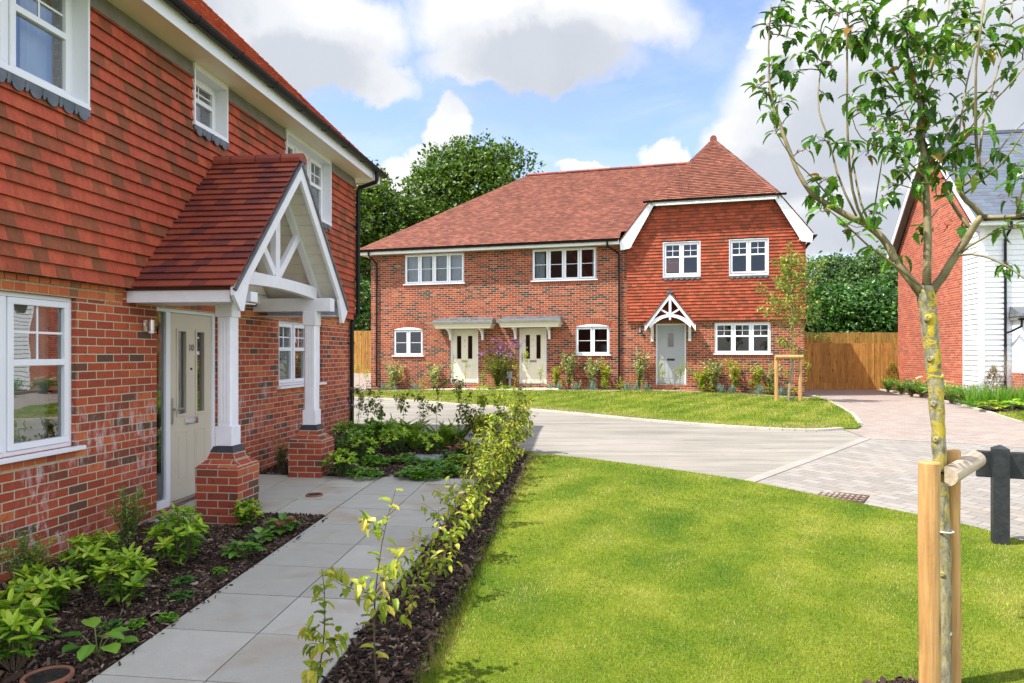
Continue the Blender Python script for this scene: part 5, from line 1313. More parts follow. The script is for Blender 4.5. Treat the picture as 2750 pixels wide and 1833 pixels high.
for k, (px, py, r_, lb) in enumerate(((493, 1570, .09, 'dark green weed patch in mulch, upper one of two between shrubs and path'), (486, 1608, .09, 'dark green weed patch in mulch, lower one of two between shrubs and path'), (371, 1684, .05, 'tiny bright weed in the mulch beside the lower path edge'), (300, 1690, .07, 'small dark weed in mulch just above the broad-leaved weed'), (451, 1668, .06, 'small weed touching the path edge in the near mulch bed'), (590, 1540, .05, 'small grassy weed in mulch below the front round-leaved plant'))):
    groundcover(GB(px, py), lb, r_, int(520*r_), 'lf_dark' if 'dark' in lb else 'lf_green', .035, .02, .05, name='weed', cat='weed')
bergenia(GB(262, 1760), 'broad-leaved weed with long flat leaves beside the path near the round cover', .2, 9, .11, 'lf_green', name='broad_leaved_weed')
groundcover(GB(690, 1180+190), 'shadowy low plant', .01, 1) if False else None
twig_shrub(G(752, 1262), 'dark bushy shrub in the corner behind the two brick pedestals', .42, .18, 26, 'lf_dark', .03, .014, 26)

# ---- bed beyond the porch
for px, py, H, r_, n, mat, lb in (
    (918, 1282, .30, .20, 16, 'lf_lime', 'green whorled shrub nearest the far brick pedestal, at the landing edge'),
    (968, 1240, .34, .24, 20, 'lf_lime', 'green whorled shrub right of the far brick pedestal, second row'),
    (930, 1215, .40, .28, 22, 'lf_green', 'dark whorled shrub behind the far brick pedestal below the black downpipe'),
    (1062, 1222, .38, .26, 22, 'lf_lime', 'big lime whorled shrub left of the grey inspection cover'),
    (1010, 1200, .40, .28, 20, 'lf_green', 'mid green whorled shrub behind the lime ones, in front of the ferns'),
    (1155, 1222, .30, .20, 15, 'lf_lime', 'whorled shrub growing over the grey inspection cover')):
    whorl_shrub(G(px, py), lb, H, r_, n, mat, 'lf_dark', L=.075, W=.028)
gcl = ['low leafy plant at the landing edge, leftmost of the front row', 'low leafy plant behind the leftmost front one', 'low leafy plant in front of the big lime shrub', 'low leafy plant at the landing edge, middle of the front row', 'low leafy plant at the landing edge just right of the middle one', 'low leafy plant in front of the red-flowered plant', 'low leafy plant at the hedge foot by the landing corner', 'low leafy plant between the hedge and the red-flowered plant']
for lb, (px, py, r_) in zip(gcl, ((982, 1284, .20), (1010, 1252, .22), (1088, 1246, .22), (1108, 1284, .20), (1150, 1287, .18), (1168, 1258, .22), (1208, 1278, .18), (1230, 1250, .18))):
    groundcover(G(px, py), lb, r_, 95, 'lf_green' if px % 3 else 'lf_lime', .06, .036, .15, group='low leafy plants beyond the porch')
for lb, (px, py, r_) in zip(('fern left of all, against the dark shrubs under the downpipe', 'tall fern left of centre in the bed beyond the porch', 'tall fern standing just right of the tallest one', 'fern leaning low in front of the two tall ferns', 'fern right of centre behind the grey inspection cover', 'fern furthest right, next to the yellow hedge plants'), ((1000, 1196, .55), (1056, 1196, .62), (1096, 1194, .60), (1112, 1208, .50), (1186, 1204, .55), (1222, 1200, .52))):
    fern(G(px, py), lb, r_, 13)
bergenia(G(1214, 1236), 'red-flowered round-leaved plant beside the grey inspection cover', .2, 22, .11, 'lf_dark', red=4)
whorl_shrub(G(1240, 1215), 'small dark bronze plant between the ferns and the yellow hedge', .22, .15, 10, 'lf_brown', 'lf_dark', L=.05)
twig_shrub(G(925, 1240), 'dark small-leaved shrub hugging the near house corner by the gully', .42, .3, 30, 'lf_dark', .03, .015, 26)

# ---- young hedge along the path (near to far), and its return behind the bed
nearh = [(3.42, .66, (.10, .0), 7, .14, 44, 1), (3.72, .95, (.07, -.02), 9, .34, 46, 1), (4.30, .45, (.05, .1), 6, .2, 22, 1), (4.75, .62, (.10, .1), 9, .28, 40, 1), (5.15, .55, (.12, .15), 8, .26, 34, 1), (5.60, .72, (.14, .1), 11, .30, 48, 1),
         (6.05, .60, (.08, .1), 10, .30, 44, 2), (6.55, .72, (.1, .1), 12, .30, 50, 2), (7.0, .66, (.12, .05), 12, .3, 48, 2), (7.45, .82, (.05, .1), 13, .30, 52, 2), (7.9, .78, (.1, 0), 14, .32, 56, 3), (8.35, .98, (0, .05), 15, .32, 62, 3), (8.75, .85, (.1, .1), 14, .34, 60, 3), (9.2, .95, (.0, .0), 13, .30, 56, 3), (9.7, 1.0, (.1, 0), 13, .34, 56, 3), (10.15, 1.05, (.15, 0), 13, .40, 58, 4)]
ordw = ['first', 'second', 'third', 'fourth', 'fifth', 'sixth', 'seventh', 'eighth', 'ninth', 'tenth', 'eleventh', 'twelfth', 'thirteenth', 'fourteenth', 'fifteenth', 'sixteenth', 'seventeenth', 'eighteenth', 'nineteenth', 'twentieth']
for i, (a_, H, ln, tw, sp_, dn, stn) in enumerate(nearh):
    x, y = loc1(-1.20+RU(-.05, .05) if i else -1.43, a_); tw = int(tw*(.9 if i < 6 else .55)); dn = int(dn*(.55 if i < 6 else .36)); ln = (ln[0]+RU(-.12, .12), ln[1]+RU(-.12, .12)); H *= RU(.85, 1.12)
    sapling((x, y, gz(x, y)), 'yellow-green hedge sapling in the mulch strip beside the slab path, %s from the camera' % ordw[i], H, ln, tw, sp_, 'lf_yellow' if i != 13 and i < 15 else 'lf_olive', .062 if i < 2 else .055, .038 if i < 2 else .033, dn, 'young hedge saplings between path and near lawn', stn, .10, r0=.006)
farh = [(948, 1185, .95, (.12, 0)), (982, 1185, 1.02, (.03, 0)), (1020, 1186, .86, (.02, 0)), (1080, 1188, .84, (.03, 0)), (1140, 1190, .86, (-.03, 0)), (1178, 1194, 1.10, (.08, 0)), (1222, 1198, 1.12, (.05, 0)), (1268, 1202, .95, (0, 0)), (1300, 1206, .88, (.05, 0)), (1345, 1210, 1.0, (.05, 0)), (1385, 1214, .95, (.1, 0))]
for i, (px, py, H, ln) in enumerate(farh):
    sapling(G(px, py), 'thin sapling behind the fern bed, seen against the road, %s from the left' % ordw[i], H, ln, 7 if i < 8 else 12, 0.24 if i < 8 else .26, 'lf_olive' if i < 8 else 'lf_yellow', .055, .034, 32 if i < 8 else 46, 'hedge saplings behind the fern bed', 1 if i < 7 else 3, .42 if i < 7 else .2, r0=.005)  # olive leaves of the first ones: backlit darkness put into the colour
# verbena near the downpipe
def verbena(loc, label, H, n, Rd, hs=.022):
    T = thing('verbena', loc, label, 'flower'); st = MB(); fl = MB(); a = Leaves('simple', .1, .1)
    for i in range(n):
        az = RU(0, 6.3); tip = np.array([cos(az)*Rd*RU(.2, 1), sin(az)*Rd*RU(.2, 1), H*RU(.7, 1.05)]); pth = bent((0, 0, 0), tip, 4, .06); st.tube(pth, [.003, .0025, .002, .0015], 4)
        for k in range(4):
            q = tip+np.array([RU(-.09, .09), RU(-.09, .09), RU(-.10, .03)]) if k else tip; st.tube([pth[2], q], .0012, 3); r = hs*RU(.7, 1.3)
            if n < 10: fl = MB()
            fl.lathe(q, [(r*.3, -r*.4), (r, 0), (r*.8, r*.5), (r*.2, r*.7)], 7)
            if n < 10: fl.build('flower_head', M['purple'], T)
        for k in range(8):
            q = pth[1]*(RU(.2, 1.6)); a.add(q, uvec(RU(0, 6.3), .3), (0, 0, 1), .06, .012)
    st.build('stem', M['stem_green'], T); (tag(fl.build('blossom', M['purple'], T), kind='stuff') if n >= 10 else None); a.build('foliage', M['lf_green'], T); return T
verbena(G(945, 1200), 'loose purple verbena stems beside the near black downpipe', .95, 6, .22, .014)

# ---- planting along the terrace
def FB(s_, out): x, y = W2(s_, -out)[:2]; return (x, y, gz(x, y)-.01)
def s_of(px):     # along-facade coordinate of a pixel column, .5 m in front of the wall
    k = (px-CX)/F; bx = P2[0]+.5*-st2; by = P2[1]-.5*ct2; Y = (bx*st2+ct2*by)/(k*st2+ct2); return (by-Y)/st2
tl = [(1050, .95, .45, 15, 'variegated climbing shrub between the left black downpipe and the left arched window'), (1163, .85, .35, 12, 'variegated shrub on the brick between the left arched window and door 6'),
      (1490, .75, .25, 10, 'thin yellow shrub right of door 4'), (1525, 1.15, .36, 18, 'tall variegated shrub under the brick left of the right arched window'), (1588, 1.0, .36, 16, 'variegated shrub right below the right arched window'), (1622, .8, .25, 9, 'smaller sparse shrub left of the middle black downpipe'),
      (1715, 1.25, .38, 20, 'tall pale shrub between the middle black downpipe and the grey door'), (1883, .75, .45, 14, 'low yellow shrub right of the grey door'), (1915, 1.0, .38, 14, 'variegated shrub below the left part of the three-light window'), (1975, 1.0, .4, 10, 'sparse yellow shrub below the middle of the three-light window'), (2075, .9, .4, 12, 'variegated shrub behind the far staked tree'), (2035, .85, .3, 8, 'sparse shrub just left of the far tree stake')]
for px, H, r_, n, lb in tl:
    twig_shrub(FB(s_of(px), .32), lb, H*1.12, r_*1.1, int(n*1.7), 'lf_varieg' if 'varieg' in lb or 'pale' in lb else 'lf_yellow', 0.085, .05, 24, 'shrubs planted along the terrace wall', shape='oval', name='wall_shrub')
twig_shrub(FB(s_of(1335), .40), 'dense green bush between doors 6 and 4, below the purple flowers', 1.25, .85, 70, 'lf_olive', .08, .045, 34, shape='oval', name='dense_bush')
verbena(FB(s_of(1345), .45), 'mass of purple verbena flowers between the two cream doors', 1.70, 38, .85, .024)
twig_shrub(FB(s_of(1300), .55), 'upright bright green clump by the right frame of door 6', .75, .2, 16, 'lf_lime', .05, .02, 26)
for px, lb in ((1305, 'flat green mat plant at the foot of door 6'), (1360, 'flat green mat plant by the grey cable box')): groundcover(FB(s_of(px), .62), lb, .38, 120, 'lf_lime', .07, .03, .16)
lav = [(1033, .30), (1060, .2), (1118, .30), (1478, .3), (1502, .28), (1547, .3), (1592, .36), (1682, .3), (1708, .3), (1736, .32), (1934, .36), (1964, .36), (2041, .38), (2099, .34)]
lw = ['silver-green clump right beside the left black downpipe', 'tiny silver clump just right of the left downpipe clump', 'silver-green clump below the left arched window', 'silver-green clump right of door 4', 'second silver-green clump right of door 4', 'silver-green clump left of the right arched window centre line', 'rounded blue-grey clump below the right arched window', 'grey-green grassy clump next to the middle black downpipe', 'grey-green grassy clump midway from middle downpipe to grey door', 'grey-green grassy clump closest to the grey door', 'blue-grey clump, left of the pair below the three-light window', 'blue-grey clump, right of the pair below the three-light window', 'blue-grey clump standing alone left of the far tree stakes', 'blue-grey clump seen between the far tree stakes']
for (px, H), lb in zip(lav, lw): tuft(FB(s_of(px), .55), lb, H, .22, 150, 'lf_silver', group='silver clumps along the terrace', W=.014, out=.8)
for px, lb in ((1047, 'small lime plant beside the leftmost silver clump'), (1140, 'lime plant right of the silver clump under the left arched window'), (1625, 'lime plant left of the middle black downpipe'), (1668, 'pale yellow plant at the right foot of the middle downpipe'), (1900, 'yellow plant beside the bed edge right of the grey door'), (2128, 'yellow low plant at the right end of the terrace bed'), (2062, 'low green plant left of the far staked trunk')):
    groundcover(FB(s_of(px), .5), lb, .2, 60, 'lf_yellow', .05, .03, .34, name='bed_plant')
# sapling row on the near side of the far path
row = [(962, 1.0), (985, .95), (1030, .45), (1057, .4), (1080, .8), (1105, .45), (1128, .5), (1147, 1.05), (1172, .5), (1213, 1.15), (1252, 1.15), (1287, .4), (1318, .35), (1343, .35), (1377, .5), (1392, .9), (1412, 1.5), (1448, .9), (1473, .5), (1515, .4), (1534, .5), (1560, .35), (1620, .5), (1665, .5), (1690, .45), (1724, .45), (1763, 1.0), (1784, .8), (1820, .9), (1832, 1.15), (1887, .55), (1911, .5), (1960, .9), (2012, .5), (2108, .9), (2178, 1.15)]
for i, (px, H) in enumerate(row):
    py = 1049.5 if px < 1800 else 1051+(px-1800)*.045
    x, y, z = G(px, py); tens = ['', 'twenty-', 'thirty-']; nm_ = ordw[i] if i < 20 else ('twenty-' if i < 29 else 'thirty-')+ordw[(i-20) % 10 if i < 29 else (i-30) % 10] if i not in (29,) else 'thirtieth'
    sapling((x, y+.02, z), 'spindly sapling on the edge of the far lawn before the terrace, %s from the left' % nm_, H, (RU(-.08, .12), 0), 4 if H > .7 else 2, .28*H, 'lf_yellow', .06, .032, int(26*H), 'saplings along the far lawn edge', 1, .35, r0=.006, jitter=.08)

# ---- right-hand bed
def cone(loc, label, H, r_, mat, n=900):
    T = thing('conifer', loc, label, 'conifer'); a = Leaves('simple', .1, .05)
    for i in range(n):
        t = RU(0, 1)**1.3; az = RU(0, 6.3); rr = r_*(1-t)**.8*RU(.75, 1.1)*(1+.15*sin(az*5+t*20)); p = (cos(az)*rr, sin(az)*rr, H*t*.97); a.add(p, uvec(az, RU(.2, 1.3)), (0, 0, 1), H*.10*RU(.6, 1.2), H*.03)
    a.build('foliage', M[mat], T); st = MB(); st.tube([(0, 0, -.02), (0, 0, H*.9)], [.02, .005], 6); st.build('stem', M['stem_brown'], T)
def on(px, py): return G(px, py)
cone(on(2396, 1045), 'small golden cone-shaped conifer where the fence meets the salmon brick gable', 1.05, .36, 'lf_gold'); cone(on(2669, 1078), 'bronze cone-shaped conifer in front of the white weatherboard corner', 1.0, .40, 'lf_brown')
for (px, py), lb in zip(((2456, 1056), (2532, 1070)), ('pale large-leaved plant against the salmon brick, left of the lichened trunk', 'pale large-leaved plant just right of the lichened trunk')):
    bergenia(on(px, py), lb, .5, 24, .30, 'lf_varieg', name='large_leaved_plant')
nb = 0
for px, py, mt in ((2385, 1052, 'lf_green'), (2420, 1058, 'lf_green'), (2447, 1064, 'lf_dark'), (2475, 1066, 'lf_green'), (2505, 1072, 'lf_dark'), (2555, 1082, 'lf_green'), (2585, 1086, 'lf_green'), (2600, 1078, 'lf_dark')):
    twig_shrub(on(px, py), 'low bushy green shrub along the right-hand drive edge, %s from the fence' % ordw[nb], .50, .40, 40, mt, .06, .03, 20, 'low shrubs along the right-hand drive', name='low_shrub'); nb += 1
for k, px in enumerate((2618, 2650, 2684, 2716, 2745)):
    tuft(on(px, 1093-(k % 2)*4), 'green arching grass clump before the weatherboards, %s from the left' % ordw[k], .55, .5, 420, 'lf_green', 'grass_clump', 'ornamental grass', .012, 'grass clumps before the weatherboard house', 14, 1.5, .55)
for (px, py), lb in zip(((2657, 1103), (2716, 1100), (2746, 1098)), ('yellow-edged leafy plant at the lawn corner, leftmost of three', 'bright leafy plant at the lawn edge, middle of three', 'bright leafy plant at the right photo edge by the lawn')): bergenia(on(px, py), lb, .28, 18, .18, 'lf_yellow' if px < 2700 else 'lf_lime', name='hosta')

# ---- small covers and drains
def cover(name, loc, label, r, rim, top, square=0, cat='drain cover'):
    T = thing(name, loc, label, cat, rz=TH1); q = MB()
    if square: q.box(-square, -square, -.02, square, square, .009); q.build('surround', M['path_slab'], T); q = MB(); z = .0095
    else: z = .0
    q.lathe((0, 0, z), [(r, 0), (r, .02), (r*.84, .02), (r*.84, .008)], 28); q.build('rim', M[rim], T)
    q = MB(); q.lathe((0, 0, z), [(r*.83, 0), (r*.83, .012), (r*.4, .0125), (.005, .0125)], 28)
    for k in range(12): a_ = k*pi/6; q.bar((cos(a_)*r*.2, sin(a_)*r*.2, z+.0135), (cos(a_)*r*.75, sin(a_)*r*.75, z+.0135), .004, .003)
    q.build('lid', M[top], T); return T
cover('drain_cover', G(844, 1333), 'round dark drain cover set in the slab landing by the far pedestal', .095, 'terracotta', 'dark_metal', .15)
cover('drain_cover', G(128, 1822, .02), 'round black cover with a terracotta rim in the bottom left mulch', .125, 'terracotta', 'dark_metal')
cover('drain_cover', G(612, 1470, .0), 'half hidden terracotta drain rim behind the front round-leaved plant', .08, 'terracotta', 'dark_metal')
mc = thing('inspection_cover', G(1152, 1230, .02), 'grey ribbed inspection cover in the mulch beyond the porch', 'manhole cover', rz=TH1+.2); q = MB(); q.box(-.22, -.3, -.03, .22, .3, .01); q.build('frame', M['dark_metal'], mc)
q = MB(); [q.box(-.20, -.28+k*.047, .0101, .20, -.255+k*.047, .02) for k in range(12)]; q.build('lid', M['grey_plastic'], mc)
mg = G(2264, 1071); dc = thing('drive_cover', (mg[0], mg[1], mg[2]-.02), 'recessed inspection cover in the pink drive near the far lawn corner', 'manhole cover', rz=-.15); q = MB(); q.box(-.36, -.25, -.01, .36, .25, .004); q.build('frame', M['kerb'], dc); q = MB(); q.box(-.33, -.22, .0045, .33, .22, .007); q.build('lid', M['block_pink'], dc)
gg = G(2262, 1327); gr = thing('gully_grate', (gg[0], gg[1], gg[2]-.022), 'rusty iron gully grate at the lawn edge in the grey block paving', 'drain grate', rz=-.62)
q = MB(); q.box(-.25, -.21, -.05, .25, .21, -.012); q.build('pit', M['strap_black'], gr); q = MB()
for (a_, b_, c_, d_) in ((-.25, -.21, .25, -.185), (-.25, .185, .25, .21), (-.25, -.185, -.225, .185), (.225, -.185, .25, .185)): q.box(a_, b_, -.011, c_, d_, .006)
for k in range(1, 8): q.box(-.225+k*.0563-.009, -.185, -.011, -.225+k*.0563+.009, .185, .005)
for k in (-1, 1): q.box(-.225, k*.062-.007, -.0105, .225, k*.062+.007, .003)
q.build('grate', m_plain('rusty_iron', (.13, .07, .045), .8, .3, 30, bump=.5), gr)

# ---- fences
def fence(name, A, B, z0, z1, label, bw=.105, rail=True, n_post=None, mat='fence_wood'):
    A, B = np.array(A), np.array(B); L = np.linalg.norm(B-A); az = math.atan2(B[1]-A[1], B[0]-A[0]); T = thing(name, (A[0], A[1], z0), label, 'fence', rz=az); q = MB(); n = int(L/bw)
    for k in range(n):
        x = k*L/n; t = RU(-.006, .004); q.hexa([(x, -.012+t, .16), (x+L/n*1.08, -.020+t, .16), (x+L/n*1.08, -.0, .16), (x, .008, .16)]+[(x, -.012+t, z1-z0+RU(-.006, .006)), (x+L/n*1.08, -.020+t, z1-z0), (x+L/n*1.08, 0, z1-z0), (x, .008, z1-z0)])
    q.build('board_panel', M[mat], T); q = MB(); q.box(0, -.03, -.1, L, -.002, .158); q.build('gravel_board', M[mat], T)
    for k in range(int(L/2.4)+1): q = MB(); x = min(k*2.4, L-.05); q.box(x, .02, -.1, x+.1, .12, z1-z0+.03); q.build('post', M[mat], T)
    return T
fa_, fb2 = W2(6.35, 3.4)[:2], W3(-.05, 6.75)[:2]
fA = (11.15, 27.5); fB = (14.75, 27.1)
fence('timber_fence', fA, fB, .36, 2.06, 'golden brown close-board fence at the end of the pink drive')
fence('timber_fence', (10.6, 31.5), (17.5, 31.3), .36, 2.60, 'taller fence behind the drive-end fence, only its shaded top showing')
fence('timber_fence', (-10.5, 33.2), (-5.4, 32.4), .80, 2.72, 'golden brown fence at far left between the near downpipe and the terrace')

# ---- big trees and evergreens behind
def crown_tree(loc, label, cz, rad, puffs, per, mat, L, name='oak_tree', trunk=.35, cat='tree', group=None, seed=0, flat=1.0, low=-.55, pr=(.28, .42)):
    T = thing(name, loc, label, cat, group); rg = np.random.default_rng(seed); a = Leaves('simple', .1, .1); rx, ry, rz_ = rad; st = MB(); cen = []
    for i in range(puffs):
        zz_ = 1-(i+.5)/puffs*(1-low); az = i*2.39996+rg.uniform(-.2, .2); r = math.sqrt(max(0, 1-zz_*zz_)); k = rg.uniform(.62, .98)
        c = np.array([cos(az)*r*rx*k, sin(az)*r*ry*k, cz+zz_*rz_*k]); R_ = rg.uniform(*pr)*min(rx, rz_); cen.append((c, R_))
        v = nrm(rg.normal(size=(per, 3))); v[:, 2] = np.where(v[:, 2] < -.4, -v[:, 2], v[:, 2]); rr = R_*rg.uniform(.55, 1.12, per)**.6*(1+.18*np.sin(v[:, 0]*7+i)+.15*np.sin(v[:, 1]*9))
        P = c+v*rr[:, None]*np.array([1.1, 1.1, .8]); D = nrm(v*.6+rg.normal(size=(per, 3))*.8); U = nrm(v+rg.normal(size=(per, 3))*.5+np.array([0, 0, .5]))
        l = L*rg.uniform(.6, 1.35, per); a.extend(P, D, U, l, l*.62)
    if trunk:
        st.tube([(0, 0, -.3), (.1, 0, cz*.35), (0, .1, cz*.75)], [trunk, trunk*.8, trunk*.6], 9, jit=.08)
        for i in range(0, puffs, 2):
            c, R_ = cen[i]; b0 = np.array([0, .05, cz*rg.uniform(.35, .75)]); st.tube(bent(b0, c, 5, .1), np.linspace(trunk*.38, trunk*.06, 5), 5)
        st.build('trunk', M['trunk_oak'], T)
    a.build('crown', M[mat], T); return T
def behind(px, py, Y): p = at(px, py, Y); return (p[0], p[1], gz(p[0], p[1]))
crown_tree(behind(935, 900, 43), 'oak rising left of the terrace roof, beside the near black gutter', 7.3, (4.2, 3.6, 4.9), 62, 420, 'lf_oak', .26, seed=3)
crown_tree(behind(1262, 900, 46), 'tallest oak, behind the left half of the red terrace roof', 9.0, (4.1, 4, 5.3), 70, 420, 'lf_oak', .28, seed=5)
crown_tree(behind(1105, 900, 52), 'lower oak between the two big oaks', 6.6, (3.6, 3.5, 4.2), 40, 300, 'lf_oak', .28, seed=8)
crown_tree(behind(950, 900, 37), 'dark evergreen bush above the far left fence', 2.6, (1.9, 1.5, 1.8), 26, 260, 'lf_laurel', .20, name='evergreen_bush', trunk=.08, cat='bush', seed=11, low=-.9)
crown_tree(behind(2215, 900, 34.5), 'large dark laurel rising over the fences next to the terrace corner', 2.2, (2.3, 1.6, 2.1), 44, 420, 'lf_laurel', .20, name='laurel', trunk=.1, cat='bush', seed=12, low=-.9)
crown_tree(behind(2330, 900, 34.2), 'large dark laurel rising over the fences beside the salmon gable', 2.25, (2.2, 1.6, 2.15), 44, 420, 'lf_laurel', .20, name='laurel', trunk=.1, cat='bush', seed=13, low=-.9)
crown_tree(behind(2440, 900, 35), 'laurel half hidden behind the salmon brick gable', 2.2, (2.0, 1.6, 2.15), 30, 300, 'lf_laurel', .20, name='laurel', trunk=.1, cat='bush', seed=14, low=-.9)
crown_tree(behind(2235, 900, 50), 'pale green tree behind the laurels, left one', 4.9, (2.6, 2.2, 2.9), 34, 300, 'lf_back', .26, name='broadleaf_tree', trunk=.2, seed=15)
crown_tree(behind(2350, 900, 49), 'pale green tree behind the laurels, right one', 5.1, (2.9, 2.2, 3.0), 38, 300, 'lf_back', .26, name='broadleaf_tree', trunk=.2, seed=16)
for k, (x, y, s_) in enumerate(((-30, 60, 5), (-22, 66, 5.5), (26, 55, 4.2), (34, 60, 5), (45, 66, 5))): crown_tree((x, y, .3), 'distant tree on the horizon, %s of the outlying ones from the left' % ordw[k], s_, (s_*.9, s_*.8, s_*.9), 30, 220, 'lf_back', .4, name='distant_tree', trunk=.3, seed=20+k)
dh = thing('distant_house', (*W2(-15.5, 40)[:2], .9), 'distant pinkish roof glimpsed between the near downpipe and the terrace', 'house', rz=TH2)
dh.location = behind(985, 900, 60)
q = MB(); q.box(-4, 0, -.3, 4, 6, 3.2); q.build('wall', M['brick_right'], dh); q = MB(); q.prism([(-4.3, -.3, 3.2), (-4.3, 6.3, 3.2), (-4.3, 3, 6.2)], (8.6, 0, 0)); q.build('roof', M['tile_porch'], dh)
# ================================================================== STAKED TREES, RAIL FENCE
def m_bark():
    t = NT('grey_bark_with_lichen'); c = t.coord(); n1 = t.noise(t.mapping(c, scale=(1, 1, .35)), 38, 5, .65, .6); n2 = t.noise(c, 13, 5, .68, .5); n3 = t.noise(c, 120, 3, .6)
    col = t.ramp(n1, [(.32, (.12, .115, .075)), (.5, (.24, .225, .15)), (.68, (.38, .35, .25))])
    sx = t.n('SeparateXYZ'); t.l(c, sx.inputs[0])
    band = t.ramp(t.math('MULTIPLY', sx.outputs[2], .4), [(.18, .15), (.42, .45), (.60, .95), (.97, 1), (1.0, .35)]); lich = t.math('MULTIPLY', t.ramp(n2, [(.47, 0), (.56, 1)]), band)
    col = t.mix(lich, col, (.52, .40, .035)); col = t.mix(t.math('MULTIPLY', t.ramp(n3, [(.6, 0), (.7, 1)]), .5), col, (.04, .035, .025))
    t.bsdf(col, .85, t.math('ADD', n1, t.math('MULTIPLY', lich, .6)), .7, .006, .2); return t.done()
M['bark'] = m_bark()
M['limb'] = m_plain('smooth_olive_limb', (.24, .20, .10), .7, .25, 14, bump=.4)

TY = 3.75; KY = TY/4.35; tb = at(2533, 1850, TY); tree = thing('staked_tree', (tb[0], TY, gz(tb[0], TY)), 'young maple in the right foreground with yellow lichen on its trunk and drooping leaves', 'tree')
TO = v3(tree.location)
def tp(px, py, Y): return v3(at(px, py, Y))-TO
trunk_pts = [(2534, 1900, TY, .046), (2536, 1700, TY, .040), (2537, 1500, TY, .037), (2531, 1340, TY, .037), (2524, 1260, TY, .040), (2521, 1180, TY, .042), (2514, 1060, TY, .046), (2503, 940, TY, .047), (2497, 870, TY, .050), (2488, 800, TY, .054), (2488, 768, TY, .045)]
q = MB(); dense = []
for i in range(len(trunk_pts)-1):
    a_, b_ = trunk_pts[i], trunk_pts[i+1]
    for k in range(5):
        t_ = k/5; w_ = [a_[j]+(b_[j]-a_[j])*t_ for j in range(4)]; dense.append(w_)
dense.append(trunk_pts[-1]); pts = [tp(x+RU(-1.2, 1.2), y, Y) for x, y, Y, r in dense]; q.tube(pts, [r*.80*(1+RU(-.05, .07)) for x, y, Y, r in dense], 14, jit=.03)
for py, sx_ in ((1700, 1), (1520, -1), (1280, .3), (1185, -1), (1083, -1), (1010, 1), (960, -1), (862, -.6)):
    k = min(range(len(dense)), key=lambda i: abs(dense[i][1]-py)); c_ = pts[k]; d_ = nrm(np.array([sx_, -.8, .1])); r = dense[k][3]*.8; q.tube([c_+d_*r*.6, c_+d_*r*1.05, c_+d_*r*1.22, c_+d_*r*1.1], [r*.55, r*.5, r*.35, r*.12], 9, jit=.1)
q.build('trunk', M['bark'], tree, smooth=True)
